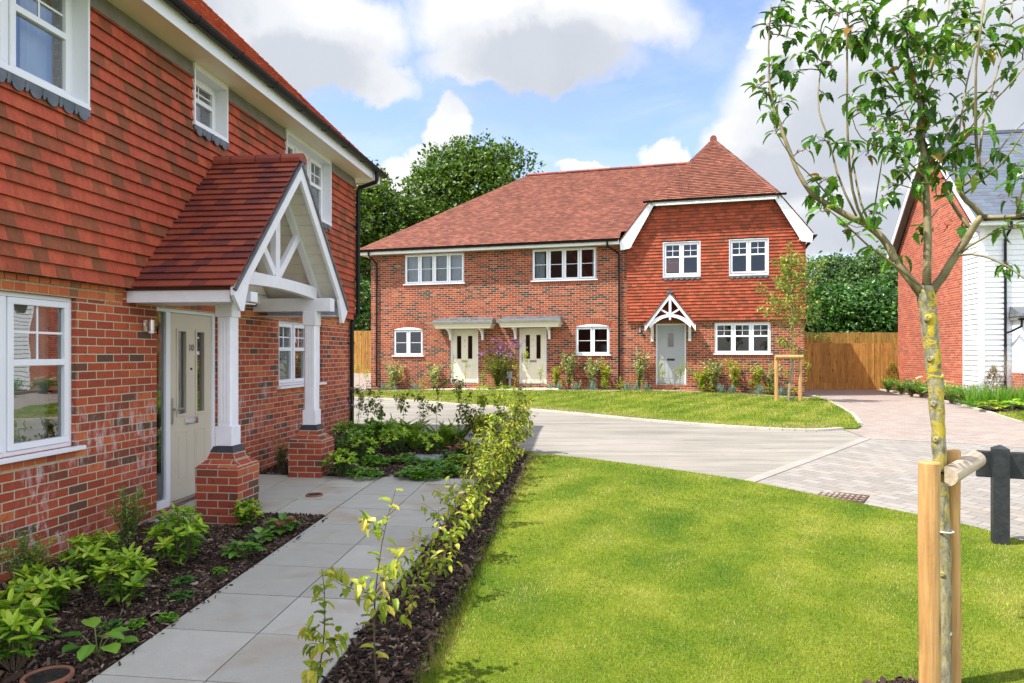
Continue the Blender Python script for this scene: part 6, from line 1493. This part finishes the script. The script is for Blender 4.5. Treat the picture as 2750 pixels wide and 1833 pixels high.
limbs = {   # traced limbs: list of (px, py), distance at start and end, radius at start and end
 'A': ([(2488, 775), (2490, 700), (2491, 640), (2490, 574), (2486, 500), (2481, 430), (2478, 380), (2474, 330), (2471, 268)], 4.35, 4.40, .034, .020),
 'A1': ([(2471, 268), (2463, 235), (2447, 190), (2437, 140), (2436, 70), (2438, -20)], 4.40, 4.25, .013, .007),
 'A2': ([(2471, 268), (2483, 222), (2502, 170), (2522, 120), (2541, 60), (2550, 0)], 4.40, 4.6, .012, .006),
 'A3': ([(2476, 272), (2500, 225), (2532, 180), (2565, 140)], 4.40, 4.8, .008, .004),
 'B': ([(2482, 800), (2457, 765), (2419, 718), (2400, 690), (2391, 668), (2370, 638), (2347, 617), (2318, 597), (2285, 584), (2250, 564), (2218, 545), (2195, 532), (2180, 521), (2160, 492), (2141, 459), (2128, 425), (2117, 397), (2103, 360), (2093, 325), (2080, 295), (2072, 262), (2066, 225), (2065, 180), (2064, 130), (2066, 70), (2070, 10)], 4.35, 4.9, .036, .005),
 'B1': ([(2347, 617), (2322, 595), (2304, 560), (2290, 510), (2283, 460), (2279, 410), (2276, 350), (2275, 287), (2275, 180), (2275, 96), (2277, 0)], 4.5, 4.3, .013, .007),
 'B1b': ([(2335, 600), (2312, 545), (2300, 490), (2292, 440), (2285, 400)], 4.5, 4.6, .010, .006),
 'B2': ([(2300, 580), (2270, 520), (2247, 459), (2235, 410), (2223, 364), (2207, 325), (2199, 297), (2197, 250), (2201, 210), (2207, 165), (2218, 124), (2238, 80), (2256, 38)], 4.55, 4.9, .010, .004),
 'B3': ([(2343, 598), (2350, 550), (2357, 502), (2364, 460), (2371, 415)], 4.5, 4.2, .007, .004),
 'B4': ([(2470, 765), (2420, 725), (2375, 690), (2333, 660), (2295, 625), (2256, 588), (2222, 560)], 4.2, 3.9, .010, .005),
 'B5': ([(2250, 560), (2220, 520), (2189, 483), (2160, 455), (2132, 430), (2105, 390), (2084, 354), (2074, 320), (2070, 287)], 4.6, 4.4, .007, .003),
 'B6': ([(2330, 605), (2300, 610), (2275, 600)], 4.45, 4.2, .005, .003),
 'C': ([(2492, 800), (2510, 770), (2529, 746), (2552, 708), (2577, 670), (2595, 643), (2610, 617), (2623, 597), (2636, 579)], 4.35, 4.2, .036, .026),
 'C0': ([(2636, 579), (2615, 555), (2596, 541), (2582, 522), (2572, 505)], 4.2, 4.25, .022, .018),
 'C1a': ([(2572, 505), (2568, 470), (2567, 431), (2573, 370), (2582, 311), (2597, 220), (2615, 144), (2630, 80), (2642, 0)], 4.25, 4.5, .010, .005),
 'C1b': ([(2572, 505), (2600, 488), (2625, 465), (2631, 445), (2623, 400), (2620, 340), (2620, 287), (2620, 230), (2621, 180), (2632, 90), (2646, -10)], 4.25, 4.0, .015, .007),
 'C1c': ([(2634, 452), (2665, 420), (2690, 395), (2715, 360), (2760, 320)], 4.2, 4.4, .009, .005),
 'C1d': ([(2590, 520), (2640, 480), (2685, 445), (2720, 400), (2765, 330)], 4.25, 3.9, .008, .005),
 'C1e': ([(2628, 440), (2640, 330), (2670, 220), (2705, 100), (2720, 0)], 4.1, 4.4, .009, .004),
 'C2': ([(2636, 579), (2665, 584), (2700, 583), (2735, 580), (2790, 560)], 4.2, 3.9, .018, .014),
 'C2b': ([(2730, 580), (2738, 540), (2748, 500), (2765, 440)], 4.0, 3.9, .010, .006),
 'C3': ([(2577, 682), (2600, 662), (2620, 651), (2655, 630), (2687, 617), (2720, 612), (2760, 608)], 4.25, 4.1, .012, .006),
 'C4': ([(2577, 684), (2610, 682), (2644, 688), (2676, 700), (2706, 715), (2735, 735), (2765, 758)], 4.2, 3.9, .010, .005),
 'C5': ([(2606, 613), (2575, 575), (2550, 535), (2538, 507)], 4.25, 4.5, .016, .012),
 'A4': ([(2486, 470), (2515, 410), (2548, 354), (2570, 320), (2591, 297), (2625, 262), (2658, 234), (2700, 195), (2760, 150)], 4.38, 4.7, .013, .005),
 'A5': ([(2484, 480), (2476, 469), (2440, 435), (2409, 416), (2370, 395), (2333, 383), (2312, 368), (2298, 345), (2286, 306)], 4.38, 4.1, .008, .003),
 'A6': ([(2486, 525), (2450, 505), (2415, 495), (2380, 486)], 4.36, 4.15, .006, .003),
 'A7': ([(2478, 385), (2460, 350), (2445, 330), (2425, 290), (2410, 250)], 4.4, 4.7, .008, .004),
 'A8': ([(2486, 500), (2520, 440), (2560, 390), (2600, 350), (2640, 300), (2700, 240), (2760, 170)], 4.38, 4.0, .010, .005),
 'A9': ([(2490, 600), (2520, 560), (2545, 545)], 4.36, 4.6, .006, .003),
}
q = MB(); LP = {}
for k, (pp, Ya, Yb, ra, rb_) in limbs.items():
    Ya, Yb, ra, rb_ = Ya*KY, Yb*KY, ra*KY*.76, rb_*KY*.72; n = len(pp); P = [tp(x, y, Ya+(Yb-Ya)*i/(n-1)) for i, (x, y) in enumerate(pp)]; LP[k] = P; rr = np.linspace(ra, rb_, n)
    q.tube(P, rr, 9 if ra > .02 else 7, jit=.06)
q.build('limb', M['limb'], tree, smooth=True)
# leaves: clusters read from the photograph's right-hand crop (x, y) in its pixels, spread
cl = [(270, 60, 60, 11), (240, 150, 50, 9), (300, 100, 50, 8), (400, 150, 55, 9), (370, 190, 40, 6), (250, 370, 50, 9), (300, 410, 55, 9), (200, 470, 50, 10), (240, 530, 55, 10), (320, 560, 60, 10), (270, 620, 50, 8), (430, 310, 60, 10), (390, 390, 50, 8), (330, 20, 60, 9), (330, 690, 30, 3), (300, 730, 30, 4), (500, 815, 60, 9), (440, 840, 30, 3), (560, 1010, 60, 11), (540, 1080, 55, 10), (580, 1110, 60, 10), (560, 1180, 50, 8), (670, 1300, 45, 7), (720, 1330, 30, 4), (700, 790, 60, 10), (650, 830, 50, 7), (720, 545, 55, 10), (730, 620, 35, 5), (520, 190, 55, 9), (560, 240, 50, 8), (580, 370, 60, 9), (480, 400, 40, 4), (640, 60, 70, 11), (560, 70, 50, 7), (700, 200, 70, 11), (650, 230, 60, 9), (780, 190, 60, 10), (760, 260, 50, 8), (820, 50, 60, 9), (850, 190, 50, 8), (560, 500, 30, 4), (720, 60, 60, 9), (480, 10, 50, 7), (800, 120, 50, 7),
      (950, 110, 80, 14), (1030, 130, 90, 15), (1100, 170, 90, 16), (1180, 130, 90, 14), (1260, 120, 80, 13), (1320, 190, 80, 13), (1000, 220, 90, 15), (1080, 270, 95, 17), (1160, 250, 90, 17), (1240, 260, 90, 15), (1340, 290, 70, 11), (960, 330, 80, 13), (1040, 370, 90, 15), (1120, 350, 80, 14), (1230, 370, 80, 12), (940, 420, 60, 9), (1000, 60, 70, 10), (1080, 40, 70, 10), (900, 160, 60, 9), (1290, 430, 60, 8), (1180, 420, 60, 9), (1050, 470, 60, 8),
      (950, 500, 65, 11), (880, 470, 50, 7), (870, 570, 55, 9), (820, 600, 50, 7), (930, 650, 60, 10), (850, 750, 60, 10), (900, 700, 50, 7), (880, 850, 45, 7), (820, 850, 40, 5), (960, 800, 55, 8), (1000, 870, 55, 9), (1100, 590, 55, 9), (1070, 640, 50, 8), (1160, 640, 60, 9), (1100, 760, 60, 10), (1060, 780, 40, 5), (1150, 830, 60, 10), (1190, 780, 60, 9), (1180, 900, 60, 10), (1180, 970, 55, 9), (1090, 1040, 55, 8), (1220, 1120, 45, 6), (940, 1110, 60, 10), (930, 1050, 40, 5), (980, 940, 50, 7), (1010, 990, 50, 6), (850, 1200, 40, 5), (780, 1210, 50, 6), (1210, 1280, 35, 4), (1110, 1280, 30, 4), (1330, 1265, 35, 4), (1420, 740, 60, 10), (1390, 800, 50, 7), (1500, 860, 60, 9), (1320, 840, 55, 9), (1260, 850, 50, 7), (1320, 980, 50, 7), (1260, 1000, 50, 7), (1400, 520, 50, 8), (1350, 620, 50, 6), (1250, 510, 60, 8), (1240, 690, 60, 9), (1470, 250, 70, 10), (1550, 250, 60, 10), (1620, 300, 60, 9), (1600, 380, 50, 6), (1650, 230, 60, 9), (1640, 120, 55, 8), (1550, 30, 60, 8), (1400, 80, 50, 7), (1480, 130, 40, 5), (1440, 560, 40, 5), (1640, 930, 45, 7), (1640, 1010, 50, 7), (1600, 1110, 40, 5), (1600, 1270, 50, 8), (1650, 1180, 45, 6), (1620, 1480, 40, 6), (820, 1390, 30, 4), (980, 1440, 35, 5), (930, 1430, 30, 3), (1440, 950, 45, 5), (1110, 550, 50, 6), (1050, 540, 40, 4), (1640, 20, 50, 6), (1130, 920, 40, 6), (990, 760, 40, 5)]
segs = [(LP[k][i], LP[k][i+1]) for k in LP for i in range(len(LP[k])-1)]
SA = np.array([a for a, b in segs]); SB = np.array([b for a, b in segs]); SD = SB-SA; SL2 = (SD**2).sum(1)
def nearest(p):
    t_ = np.clip(((p-SA)*SD).sum(1)/SL2, 0, 1); Q = SA+SD*t_[:, None]; d_ = ((Q-p)**2).sum(1); k = d_.argmin(); return Q[k], math.sqrt(d_[k])
lv = Leaves('maple', .16, .5); tw = MB(); keys = MB(); rs = []
for cx_, cy_, sp_, n in cl:
    px, py = 1950+cx_/2.09, cy_/2.09
    # depth from the nearest limb, seen in the image plane, plus scatter so that the crown is round
    bl = None
    for Yt in np.linspace(3.2, 4.42, 15):
        p = tp(px, py, Yt); Q, d_ = nearest(p)
        if bl is None or d_ < bl[0]: bl = (d_, p, Q)
    big = 900 < cx_ < 1360 and cy_ < 450
    c0 = bl[1]+np.array([0, RU(-.28, .28) if big else RU(-.08, .08), 0]); Q = nearest(c0)[0]
    m_ = bent(Q, c0, 4, .1, (0, 0, 1)); tw.tube(m_, [.004, .0035, .0028, .002], 5)
    for k in range(int(n*.95)):
        o = np.array([RU(-1, 1), RU(-1, 1), RU(-.7, .9)])*sp_/2.09/F*4.35; p0 = c0+o*.55; q0 = m_[random.randint(1, 3)]
        d = nrm(nrm(o)*.7+np.array([RU(-.4, .4), RU(-.4, .4), RU(-.9, .25)])); base = p0+d*.0; tw.tube([q0, (q0+base)/2+np.array([0, 0, .01]), base], [.0016, .0013, .001], 3)
        L_ = RU(.052, .090); lv.add(base, d, nrm(np.array([RU(-.4, .4), RU(-.4, .4), 1])+o*2), L_, L_*RU(.55, .72))
tw.build('twig', M['stem_brown'], tree); lv.build('foliage', M['lf_tree'], tree)
kz = Leaves('oval', .1, .2)
for cx_, cy_ in ((990, 710), (1030, 740), (1050, 780), (950, 1060), (900, 1080), (440, 830), (1380, 1290), (1230, 1260), (1580, 1100), (840, 720), (1140, 590)):
    p = tp(1950+cx_/2.09, cy_/2.09, RU(4.1, 4.4))
    for k in range(7): kz.add(p+np.array([RU(-.03, .03), RU(-.03, .03), RU(-.03, .03)]), uvec(RU(0, 6.3), RU(-1, .3)), (0, 0, 1), .03, .011)
kz.build('seed_cluster', M['lf_red'], tree)
# stakes, half log, strap
def stake(px, ytop, Y, r, label, grp):
    p = at(px, ytop, Y); T = thing('tree_stake', (p[0], p[1], gz(p[0], p[1])-.05), label, 'stake', grp); q = MB(); h = p[2]-gz(p[0], p[1])+.05
    q.tube([(0, 0, 0), (.003, 0, h*.3), (-.003, .002, h*.7), (0, 0, h-.006), (0, 0, h)], [r, r*1.01, r, r, r*.93], 20); q.build('pole', M['stake_wood'], T, smooth=False)
    return T
s1_ = stake(2496, 1240, 3.52, .0485, 'thick round pine stake left of the lichened foreground trunk', 'stakes holding the foreground tree')
s2_ = stake(2557, 1208, 3.80, .041, 'thinner looking pine stake behind and right of the lichened foreground trunk', 'stakes holding the foreground tree')
A_, B_ = v3(at(2524, 1278, 3.58)), v3(at(2604, 1232, 4.02)); T = thing('half_log_rail', tuple(A_), 'weathered half-round log nailed between the two foreground stakes', 'rail')
dv = nrm(B_-A_); az_ = math.atan2(-dv[0], dv[1]); T.rotation_euler = (0, 0, az_); Lg = np.linalg.norm(B_-A_)
q = MB(); pr_ = [(.02+.078*sin(x)*-0+(-.075*0)+.060*sin(x), 0, .050*-cos(x)) for x in np.linspace(0, pi, 12)]
q.prism([(a, 0, c) for a, b, c in pr_], (0, Lg, (B_[2]-A_[2]))); q.build('log', M['stake_side'], T)
T.location = tuple(A_+np.array([.0, -.0, .0]))
st_ = thing('tree_tie', tuple(TO+tp(2524, 1262, TY)), 'black rubber tie strapping the foreground trunk to the half log', 'tree tie'); q = MB(); q.tube([(cos(x)*.046, sin(x)*.046, 0) for x in np.linspace(0, 2*pi, 17)], .012, 5); q.build('strap', M['strap_black'], st_)
wt = thing('wire_tie', tuple(TO+tp(2536, 1425, TY)), 'thin white wire around the lower foreground trunk', 'wire'); q = MB(); q.tube([(cos(x)*.042, sin(x)*.042, 0) for x in np.linspace(0, 2*pi, 17)], .004, 5); q.build('wire', M['upvc'], wt)
mp = [(2.10+.24*cos(x), 3.58+.24*sin(x)) for x in np.linspace(0, 2*pi, 17)[:-1]]
sheet('tree_pit_soil', mp, .022, mul, .25); chips('bark_chips', mp, 2600, .02, 'small ring of bark mulch round the foreground tree base')

# far staked tree
bt = G(2118, 1076); ft = thing('staked_tree', bt, 'slender young tree with two stakes on the far lawn corner by the terrace', 'tree'); Yf = bt[1]
def fp(px, py, dy=0): return v3(at(px, py, Yf+dy))-v3(bt)
q = MB(); q.tube([fp(2118, 1080), fp(2120, 1040), fp(2128, 985), fp(2129, 930), fp(2128, 890), fp(2127, 830), fp(2125, 740), fp(2124, 662)], [.05, .045, .042, .04, .036, .026, .018, .006], 9, jit=.05); q.build('trunk', M['bark'], ft)
a = Leaves('maple', .15, .25); q = MB(); br = []
for i in range(26):
    t_ = i/26; z0 = fp(2127, 905-200*t_); az = i*2.4; ln = (1.25-.75*t_)*RU(.65, 1.05); e = z0+np.array([cos(az)*ln*.80, sin(az)*ln*.80, ln*.72]); pth = bent(z0, e, 5, .06); q.tube(pth, np.linspace(.014, .004, 5), 4); br.append(pth)
br += [[fp(2127, 760), fp(2126, 720), fp(2125, 690), fp(2124, 665), fp(2124, 655)], [fp(2127, 860), fp(2150, 800), fp(2175, 760), fp(2195, 720), fp(2212, 695)], [fp(2127, 870), fp(2095, 830), fp(2070, 810), fp(2050, 780), fp(2042, 762)], [fp(2128, 905), fp(2155, 895), fp(2185, 900), fp(2205, 905), fp(2225, 900)], [fp(2128, 935), fp(2115, 925), fp(2105, 920), fp(2098, 915), fp(2095, 910)], [fp(2128, 925), fp(2140, 935), fp(2148, 945), fp(2152, 950), fp(2150, 955)]]
for b_ in br[26:]: q.tube(b_, np.linspace(.012, .004, 5), 4)
for pth in br:
    for k in range(64):
        t_ = .15+.85*RU(0, 1)**.8; j = min(3, int(t_*4)); p = v3(pth[j])+(v3(pth[j+1])-v3(pth[j]))*(t_*4-j)+np.array([RU(-.12, .12), RU(-.12, .12), RU(-.10, .10)]); a.add(p, uvec(RU(0, 6.3), RU(-1, .4)), (0, 0, 1), RU(.07, .12), RU(.05, .08))
q.build('limb', M['limb'], ft); a.build('foliage', m_leaf('pale_green_young_leaf', [(0, (.12, .20, .03)), (.5, (.26, .34, .06)), (.9, (.44, .46, .13)), (1, (.46, .28, .10))], .4, .4), ft)
fs1 = stake(2085, 957, Yf-.05, .052, 'left one of two round stakes of the far staked tree', 'stakes holding the far tree'); fs2 = stake(2149, 957, Yf-.05, .052, 'right one of two round stakes of the far staked tree', 'stakes holding the far tree')
pa, pb = v3(at(2082, 958, Yf-.12)), v3(at(2156, 958, Yf-.12)); T = thing('half_log_rail', tuple(pa), 'pale crossbar joining the tops of the two far tree stakes', 'rail'); q = MB(); q.tube([(0, 0, 0), (pb-pa)], .055, 12); q.build('log', M['stake_wood'], T)
T = thing('tree_tie', (bt[0]+.03, bt[1]-.05, bt[2]), 'dark tie at the foot of the far staked tree', 'tree tie'); q = MB(); q.tube([(-.03, 0, .06), (.06, -.03, .10), (.11, -.04, .14)], .018, 6); q.build('strap', M['strap_black'], T)

# black knee rail at the right edge
bp = G(2686, 1457); post_h = 0.89
T = thing('rail_fence', (bp[0], bp[1], bp[2]-.02), 'black plastic post and rail fence at the right edge of the near lawn', 'fence', rz=-.42)
def rpost(x):
    q = MB(); h = .062; z = post_h; q.box(x-h, -h, -.05, x+h, h, z-.03); q.hexa([(x-h, -h, z-.0295), (x+h, -h, z-.0295), (x+h, h, z-.0295), (x-h, h, z-.0295), (x-.008, -.008, z), (x+.008, -.008, z), (x+.008, .008, z), (x-.008, .008, z)]); return q.build('post', M['rail_black'], T, bevel=.003)
rpost(0); rpost(1.85)
q = MB(); q.box(-.17, .063, .585, 2.1, .10, .825); q.build('rail', M['rail_black'], T, bevel=.012)

# ================================================================== GRASS
def m_blade():
    t = NT('grass_blade'); c = t.coord(); g_ = t.n('NewGeometry'); n1 = t.noise(c, .9, 6, .68, .6); n2 = t.noise(c, 7, 4, .7)
    # mown stripes run diagonally, faint
    wv_ = t.n('TexWave'); wv_.inputs['Scale'].default_value = .42; wv_.inputs['Distortion'].default_value = 1.2; wv_.inputs['Detail'].default_value = 2; t.l(t.mapping(c, rot=(0, 0, .55)), wv_.inputs['Vector'])
    s_ = t.math('ADD', t.math('MULTIPLY', n1, .75), t.math('MULTIPLY', wv_.outputs['Fac'], .13)); s_ = t.math('ADD', s_, t.math('MULTIPLY', n2, .22))
    pat = t.ramp(s_, [(.38, (.055, .125, .008)), (.48, (.13, .195, .012)), (.58, (.235, .265, .025)), (.70, (.40, .36, .10))])
    rnd = t.ramp(g_.outputs['Random Per Island'], [(0, .4), (.6, 1.0), (1, 1.8)]); col = t.mix(1, pat, rnd, 'MULTIPLY')
    dead = t.ramp(g_.outputs['Random Per Island'], [(.0, 1), (.05, 0)], 'CONSTANT'); col = t.mix(t.math('MULTIPLY', dead, .8), col, (.50, .42, .20))
    p = t.bsdf(col, .55, spec=.25); tr = t.n('BsdfTranslucent'); t.l(t.mix(.8, col, (1, 1.1, .5), 'MULTIPLY'), tr.inputs[0]); mx = t.n('MixShader'); mx.inputs[0].default_value = .28
    t.l(p.outputs[0], mx.inputs[1]); t.l(tr.outputs[0], mx.inputs[2]); t.l(mx.outputs[0], t.out.inputs[0]); return t.done()
M['blade'] = m_blade()
def blades(name, poly, n, off, label, wscale, hl=(.012, .028), ylim=(2, 60), dry=None, power=1.5, yref=4.0):
    xs = [p[0] for p in poly]; ys = [p[1] for p in poly]; x0, x1 = min(xs), max(xs); y0, y1 = max(min(ys), ylim[0]), min(max(ys), ylim[1]); PX, PYy = [], []
    got = 0
    while got < n:
        m = n; X = rng.uniform(x0, x1, m); Y = rng.uniform(y0, y1, m); keep = (rng.uniform(0, 1, m) < (y0/Y)**power) & inside(poly, X, Y) & (np.abs(X) < Y*.80+.4)
        PX.append(X[keep]); PYy.append(Y[keep]); got += keep.sum()
    X = np.concatenate(PX)[:n]; Y = np.concatenate(PYy)[:n]; n = len(X); Z = gzv(X, Y)+off
    az = rng.uniform(0, 2*pi, n); H = rng.uniform(hl[0], hl[1], n)*(1+.06*np.maximum(0, Y-6)); lean = rng.uniform(.15, 1.1, n); w = wscale*(.6+Y/6)*rng.uniform(.7, 1.3, n)
    B = np.stack([X, Y, Z-.004], 1); S = np.stack([-np.sin(az), np.cos(az), np.zeros(n)], 1)*w[:, None]; D = np.stack([np.cos(az)*np.sin(lean), np.sin(az)*np.sin(lean), np.cos(lean)], 1)*H[:, None]
    V = np.stack([B-S, B+S, B+D], 1).reshape(-1, 3); Fq = np.arange(n*3).reshape(-1, 3); o = np_mesh(name, V, Fq, M['blade'] if dry is None else M[dry]); return tag(o, label, 'grass', kind='stuff')
blades('grass', lawn1, 430000, .0, 'short mown yellow-green grass of the near lawn', .0013)
edge = [loc1(-1.00, 2), loc1(-.86, 2), loc1(-.86, 10.5), loc1(-1.00, 10.5)]; blades('grass', edge, 22000, -.01, 'longer green grass fringe along the mulch strip', .0014, (.03, .07))
blades('grass', lawn_strip, 9000, .0, 'sunlit grass strip between the fern bed and the road', .0016, (.02, .045))
blades('grass', lawn2, 90000, .005, 'mown grass of the far lawn before the terrace', .0013, (.02, .04), power=1.0)
blades('grass', lawnR, 9000, .02, 'grass patch at the right photo edge', .0014, (.02, .04))
dryl = [(p[0], p[1]+.06) for p in road_far if p[0] > -9.6]; dryp = dryl+[(p[0]+.05, p[1]+.55+.25*sin(p[0]*1.3)) for p in dryl[::-1]]
M['blade_dry'] = m_leaf('dry_straw_grass', [(0, (.20, .20, .04)), (.4, (.40, .33, .12)), (1, (.55, .46, .22))], .25, .7, 2)
blades('grass', dryp, 16000, .008, 'straw-coloured dry grass edge of the far lawn along the road kerb', .0015, (.015, .035), dry='blade_dry', power=.5)
# ================================================================== CAMERA, SUN, SKY
cam = bpy.data.cameras.new('camera'); co_ = bpy.data.objects.new('camera', cam); COL.objects.link(co_)
co_.location = (0, 0, EYE); co_.rotation_euler = (pi/2, 0, 0); cam.sensor_width = 36; cam.lens = 36*F/2750
cam.shift_y = (HY-916.5)/2750; cam.clip_start = .05; cam.clip_end = 3000; sc.camera = co_
SUN = Vector((-.62, -.17, 1)).normalized()
sl = bpy.data.lights.new('sun', 'SUN'); so = bpy.data.objects.new('sun', sl); COL.objects.link(so)
so.rotation_euler = SUN.to_track_quat('Z', 'Y').to_euler(); sl.energy = 4.1; sl.angle = R(.5); sl.color = (1, .955, .88)
wd = bpy.data.worlds.new('World'); sc.world = wd; wd.use_nodes = True; nt = wd.node_tree; nt.nodes.clear()
class WT(NT):
    def __init__(s, tree): s.t = tree; s.out = tree.nodes.new('ShaderNodeOutputWorld')
t = WT(nt); bg = t.n('Background'); t.l(bg.outputs[0], t.out.inputs[0]); bg.inputs[1].default_value = .15
sky = t.n('TexSky', sky_type='NISHITA', sun_disc=False); sky.sun_elevation = math.asin(SUN.z); sky.sun_rotation = math.atan2(SUN.x, SUN.y)
sky.air_density = 1.0; sky.dust_density = .6; sky.ozone_density = 1.6
d = t.coord('Generated'); sx = t.n('SeparateXYZ'); t.l(d, sx.inputs[0])
# cloud field: position of a flat cloud deck = direction / height, plus some big cumulus placed by direction
ln = t.noise(d, 3.2, 9, .60, .2)
az = t.math('ARCTAN2', sx.outputs[0], sx.outputs[1]); el = t.math('ARCSINE', sx.outputs[2])
cmb = t.n('CombineXYZ'); t.l(az, cmb.inputs[0]); t.l(el, cmb.inputs[1])
wn = t.n('TexNoise'); wn.inputs['Scale'].default_value = 4.5; wn.inputs['Detail'].default_value = 10; wn.inputs['Roughness'].default_value = .62; t.l(d, wn.inputs['Vector'])
wv = t.n('VectorMath', operation='SUBTRACT'); t.l(wn.outputs['Color'], wv.inputs[0]); wv.inputs[1].default_value = (.5, .5, .5)
ws = t.n('VectorMath', operation='SCALE'); t.l(wv.outputs[0], ws.inputs[0]); ws.inputs[3].default_value = .17
wa = t.n('VectorMath', operation='ADD'); t.l(cmb.outputs[0], wa.inputs[0]); t.l(ws.outputs[0], wa.inputs[1])
def aze(px, py):
    x, y, z = (px-CX)/F, 1, (HY-py)/F; return math.atan2(x, y), math.asin(z/math.sqrt(x*x+1+z*z))
blobs = []   # (px, py, rx, ry, strength) in photo pixels of the sky part in view
for px, py, rx, ry in ((760, 60, 330, 150), (880, 190, 240, 60), (1450, 60, 420, 130), (1420, 170, 330, 75), (1190, 330, 75, 75), (1200, 410, 110, 45), (1080, 470, 110, 60), (960, 560, 60, 90), (1560, 450, 70, 30), (1800, 410, 85, 50), (2300, 200, 330, 260), (2120, 330, 200, 130), (2350, 520, 320, 140), (2600, 150, 260, 260), (2260, 650, 200, 60), (2060, 60, 60, 40), (300, -200, 500, 200), (1500, -500, 600, 150)):
    a_, e_ = aze(px, py); blobs.append((a_, e_, rx/F*.74, ry/F*.74))
wb = t.n('VectorMath', operation='ADD'); t.l(wa.outputs[0], wb.inputs[0]); wb.inputs[1].default_value = (-.012, .048, 0)
dens = dens2 = None
for a_, e_, rx, ry in blobs*2:
    sec = dens is not None and t.cnt >= len(blobs); t.cnt = getattr(t, 'cnt', 0)+1
    s_ = t.n('VectorMath', operation='SUBTRACT'); t.l((wb if sec else wa).outputs[0], s_.inputs[0]); s_.inputs[1].default_value = (a_, e_, 0)
    m_ = t.n('VectorMath', operation='MULTIPLY'); t.l(s_.outputs[0], m_.inputs[0]); m_.inputs[1].default_value = (1/rx, 1/ry, 0)
    l_ = t.n('VectorMath', operation='LENGTH'); t.l(m_.outputs[0], l_.inputs[0])
    v_ = t.math('SUBTRACT', 1.55, l_.outputs['Value'], True)
    if sec: dens2 = v_ if dens2 is None else t.math('MAXIMUM', dens2, v_)
    else: dens = v_ if dens is None else t.math('MAXIMUM', dens, v_)
# elsewhere in the sky: broken cloud from noise (not in the direction of view)
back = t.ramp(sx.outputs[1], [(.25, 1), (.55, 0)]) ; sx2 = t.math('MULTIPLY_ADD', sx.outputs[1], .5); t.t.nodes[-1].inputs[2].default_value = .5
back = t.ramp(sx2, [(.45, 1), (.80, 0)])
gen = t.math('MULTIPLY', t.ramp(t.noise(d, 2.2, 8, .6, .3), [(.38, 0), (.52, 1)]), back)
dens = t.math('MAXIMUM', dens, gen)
thin = t.math('MULTIPLY', t.ramp(t.noise(t.mapping(cmb.outputs[0], scale=(1.6, 5, 1)), 2.2, 7, .6, .5), [(.42, 0), (.72, 1)]), .42)
cov = t.math('MAXIMUM', t.ramp(dens, [(.10, 0), (.55, 1)], 'EASE'), thin)
# brightness: thick = greyer below, white rims
n6 = t.noise(d, 5.5, 8, .6, .2)
thick = t.math('MULTIPLY', dens, t.math('MULTIPLY_ADD', n6, 1.3)); t.t.nodes[-2].inputs[2].default_value = .3
gf = t.math('SUBTRACT', t.math('ADD', t.math('MULTIPLY', dens2, .62), t.math('MULTIPLY', n6, .5)), .12); shade = t.ramp(gf, [(.26, (3.2, 3.22, 3.28)), (.48, (2.75, 2.82, 2.95)), (.72, (2.1, 2.22, 2.45)), (1.0, (1.5, 1.66, 1.95))], 'EASE')
skyc = t.mix(.08, t.mix(1, sky.outputs[0], (.86, .84, .98), 'MULTIPLY'), (2.1, 2.3, 2.75))
bk = t.n('SeparateXYZ'); t.l(d, bk.inputs[0])
bf = t.ramp(sx2, [(.30, 1), (.72, 0)]); shade = t.mix(bf, shade, (5.7, 6.0, 6.6))  # unseen cloud behind the camera brightened as added fill for shaded surfaces
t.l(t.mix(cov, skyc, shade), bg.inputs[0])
for nd in nt.nodes:
    if nd.bl_idname == 'ShaderNodeMix': nd.clamp_factor = True
vs_ = sc.view_settings; vs_.view_transform = 'Standard'; vs_.look = 'None'; vs_.exposure = 1.12; vs_.gamma = 1; vs_.use_curve_mapping = False
sc.cycles.max_bounces = 7; sc.cycles.diffuse_bounces = 3; sc.cycles.glossy_bounces = 3; sc.cycles.transparent_max_bounces = 12; sc.cycles.transmission_bounces = 3
sc.cycles.caustics_reflective = False; sc.cycles.caustics_refractive = False
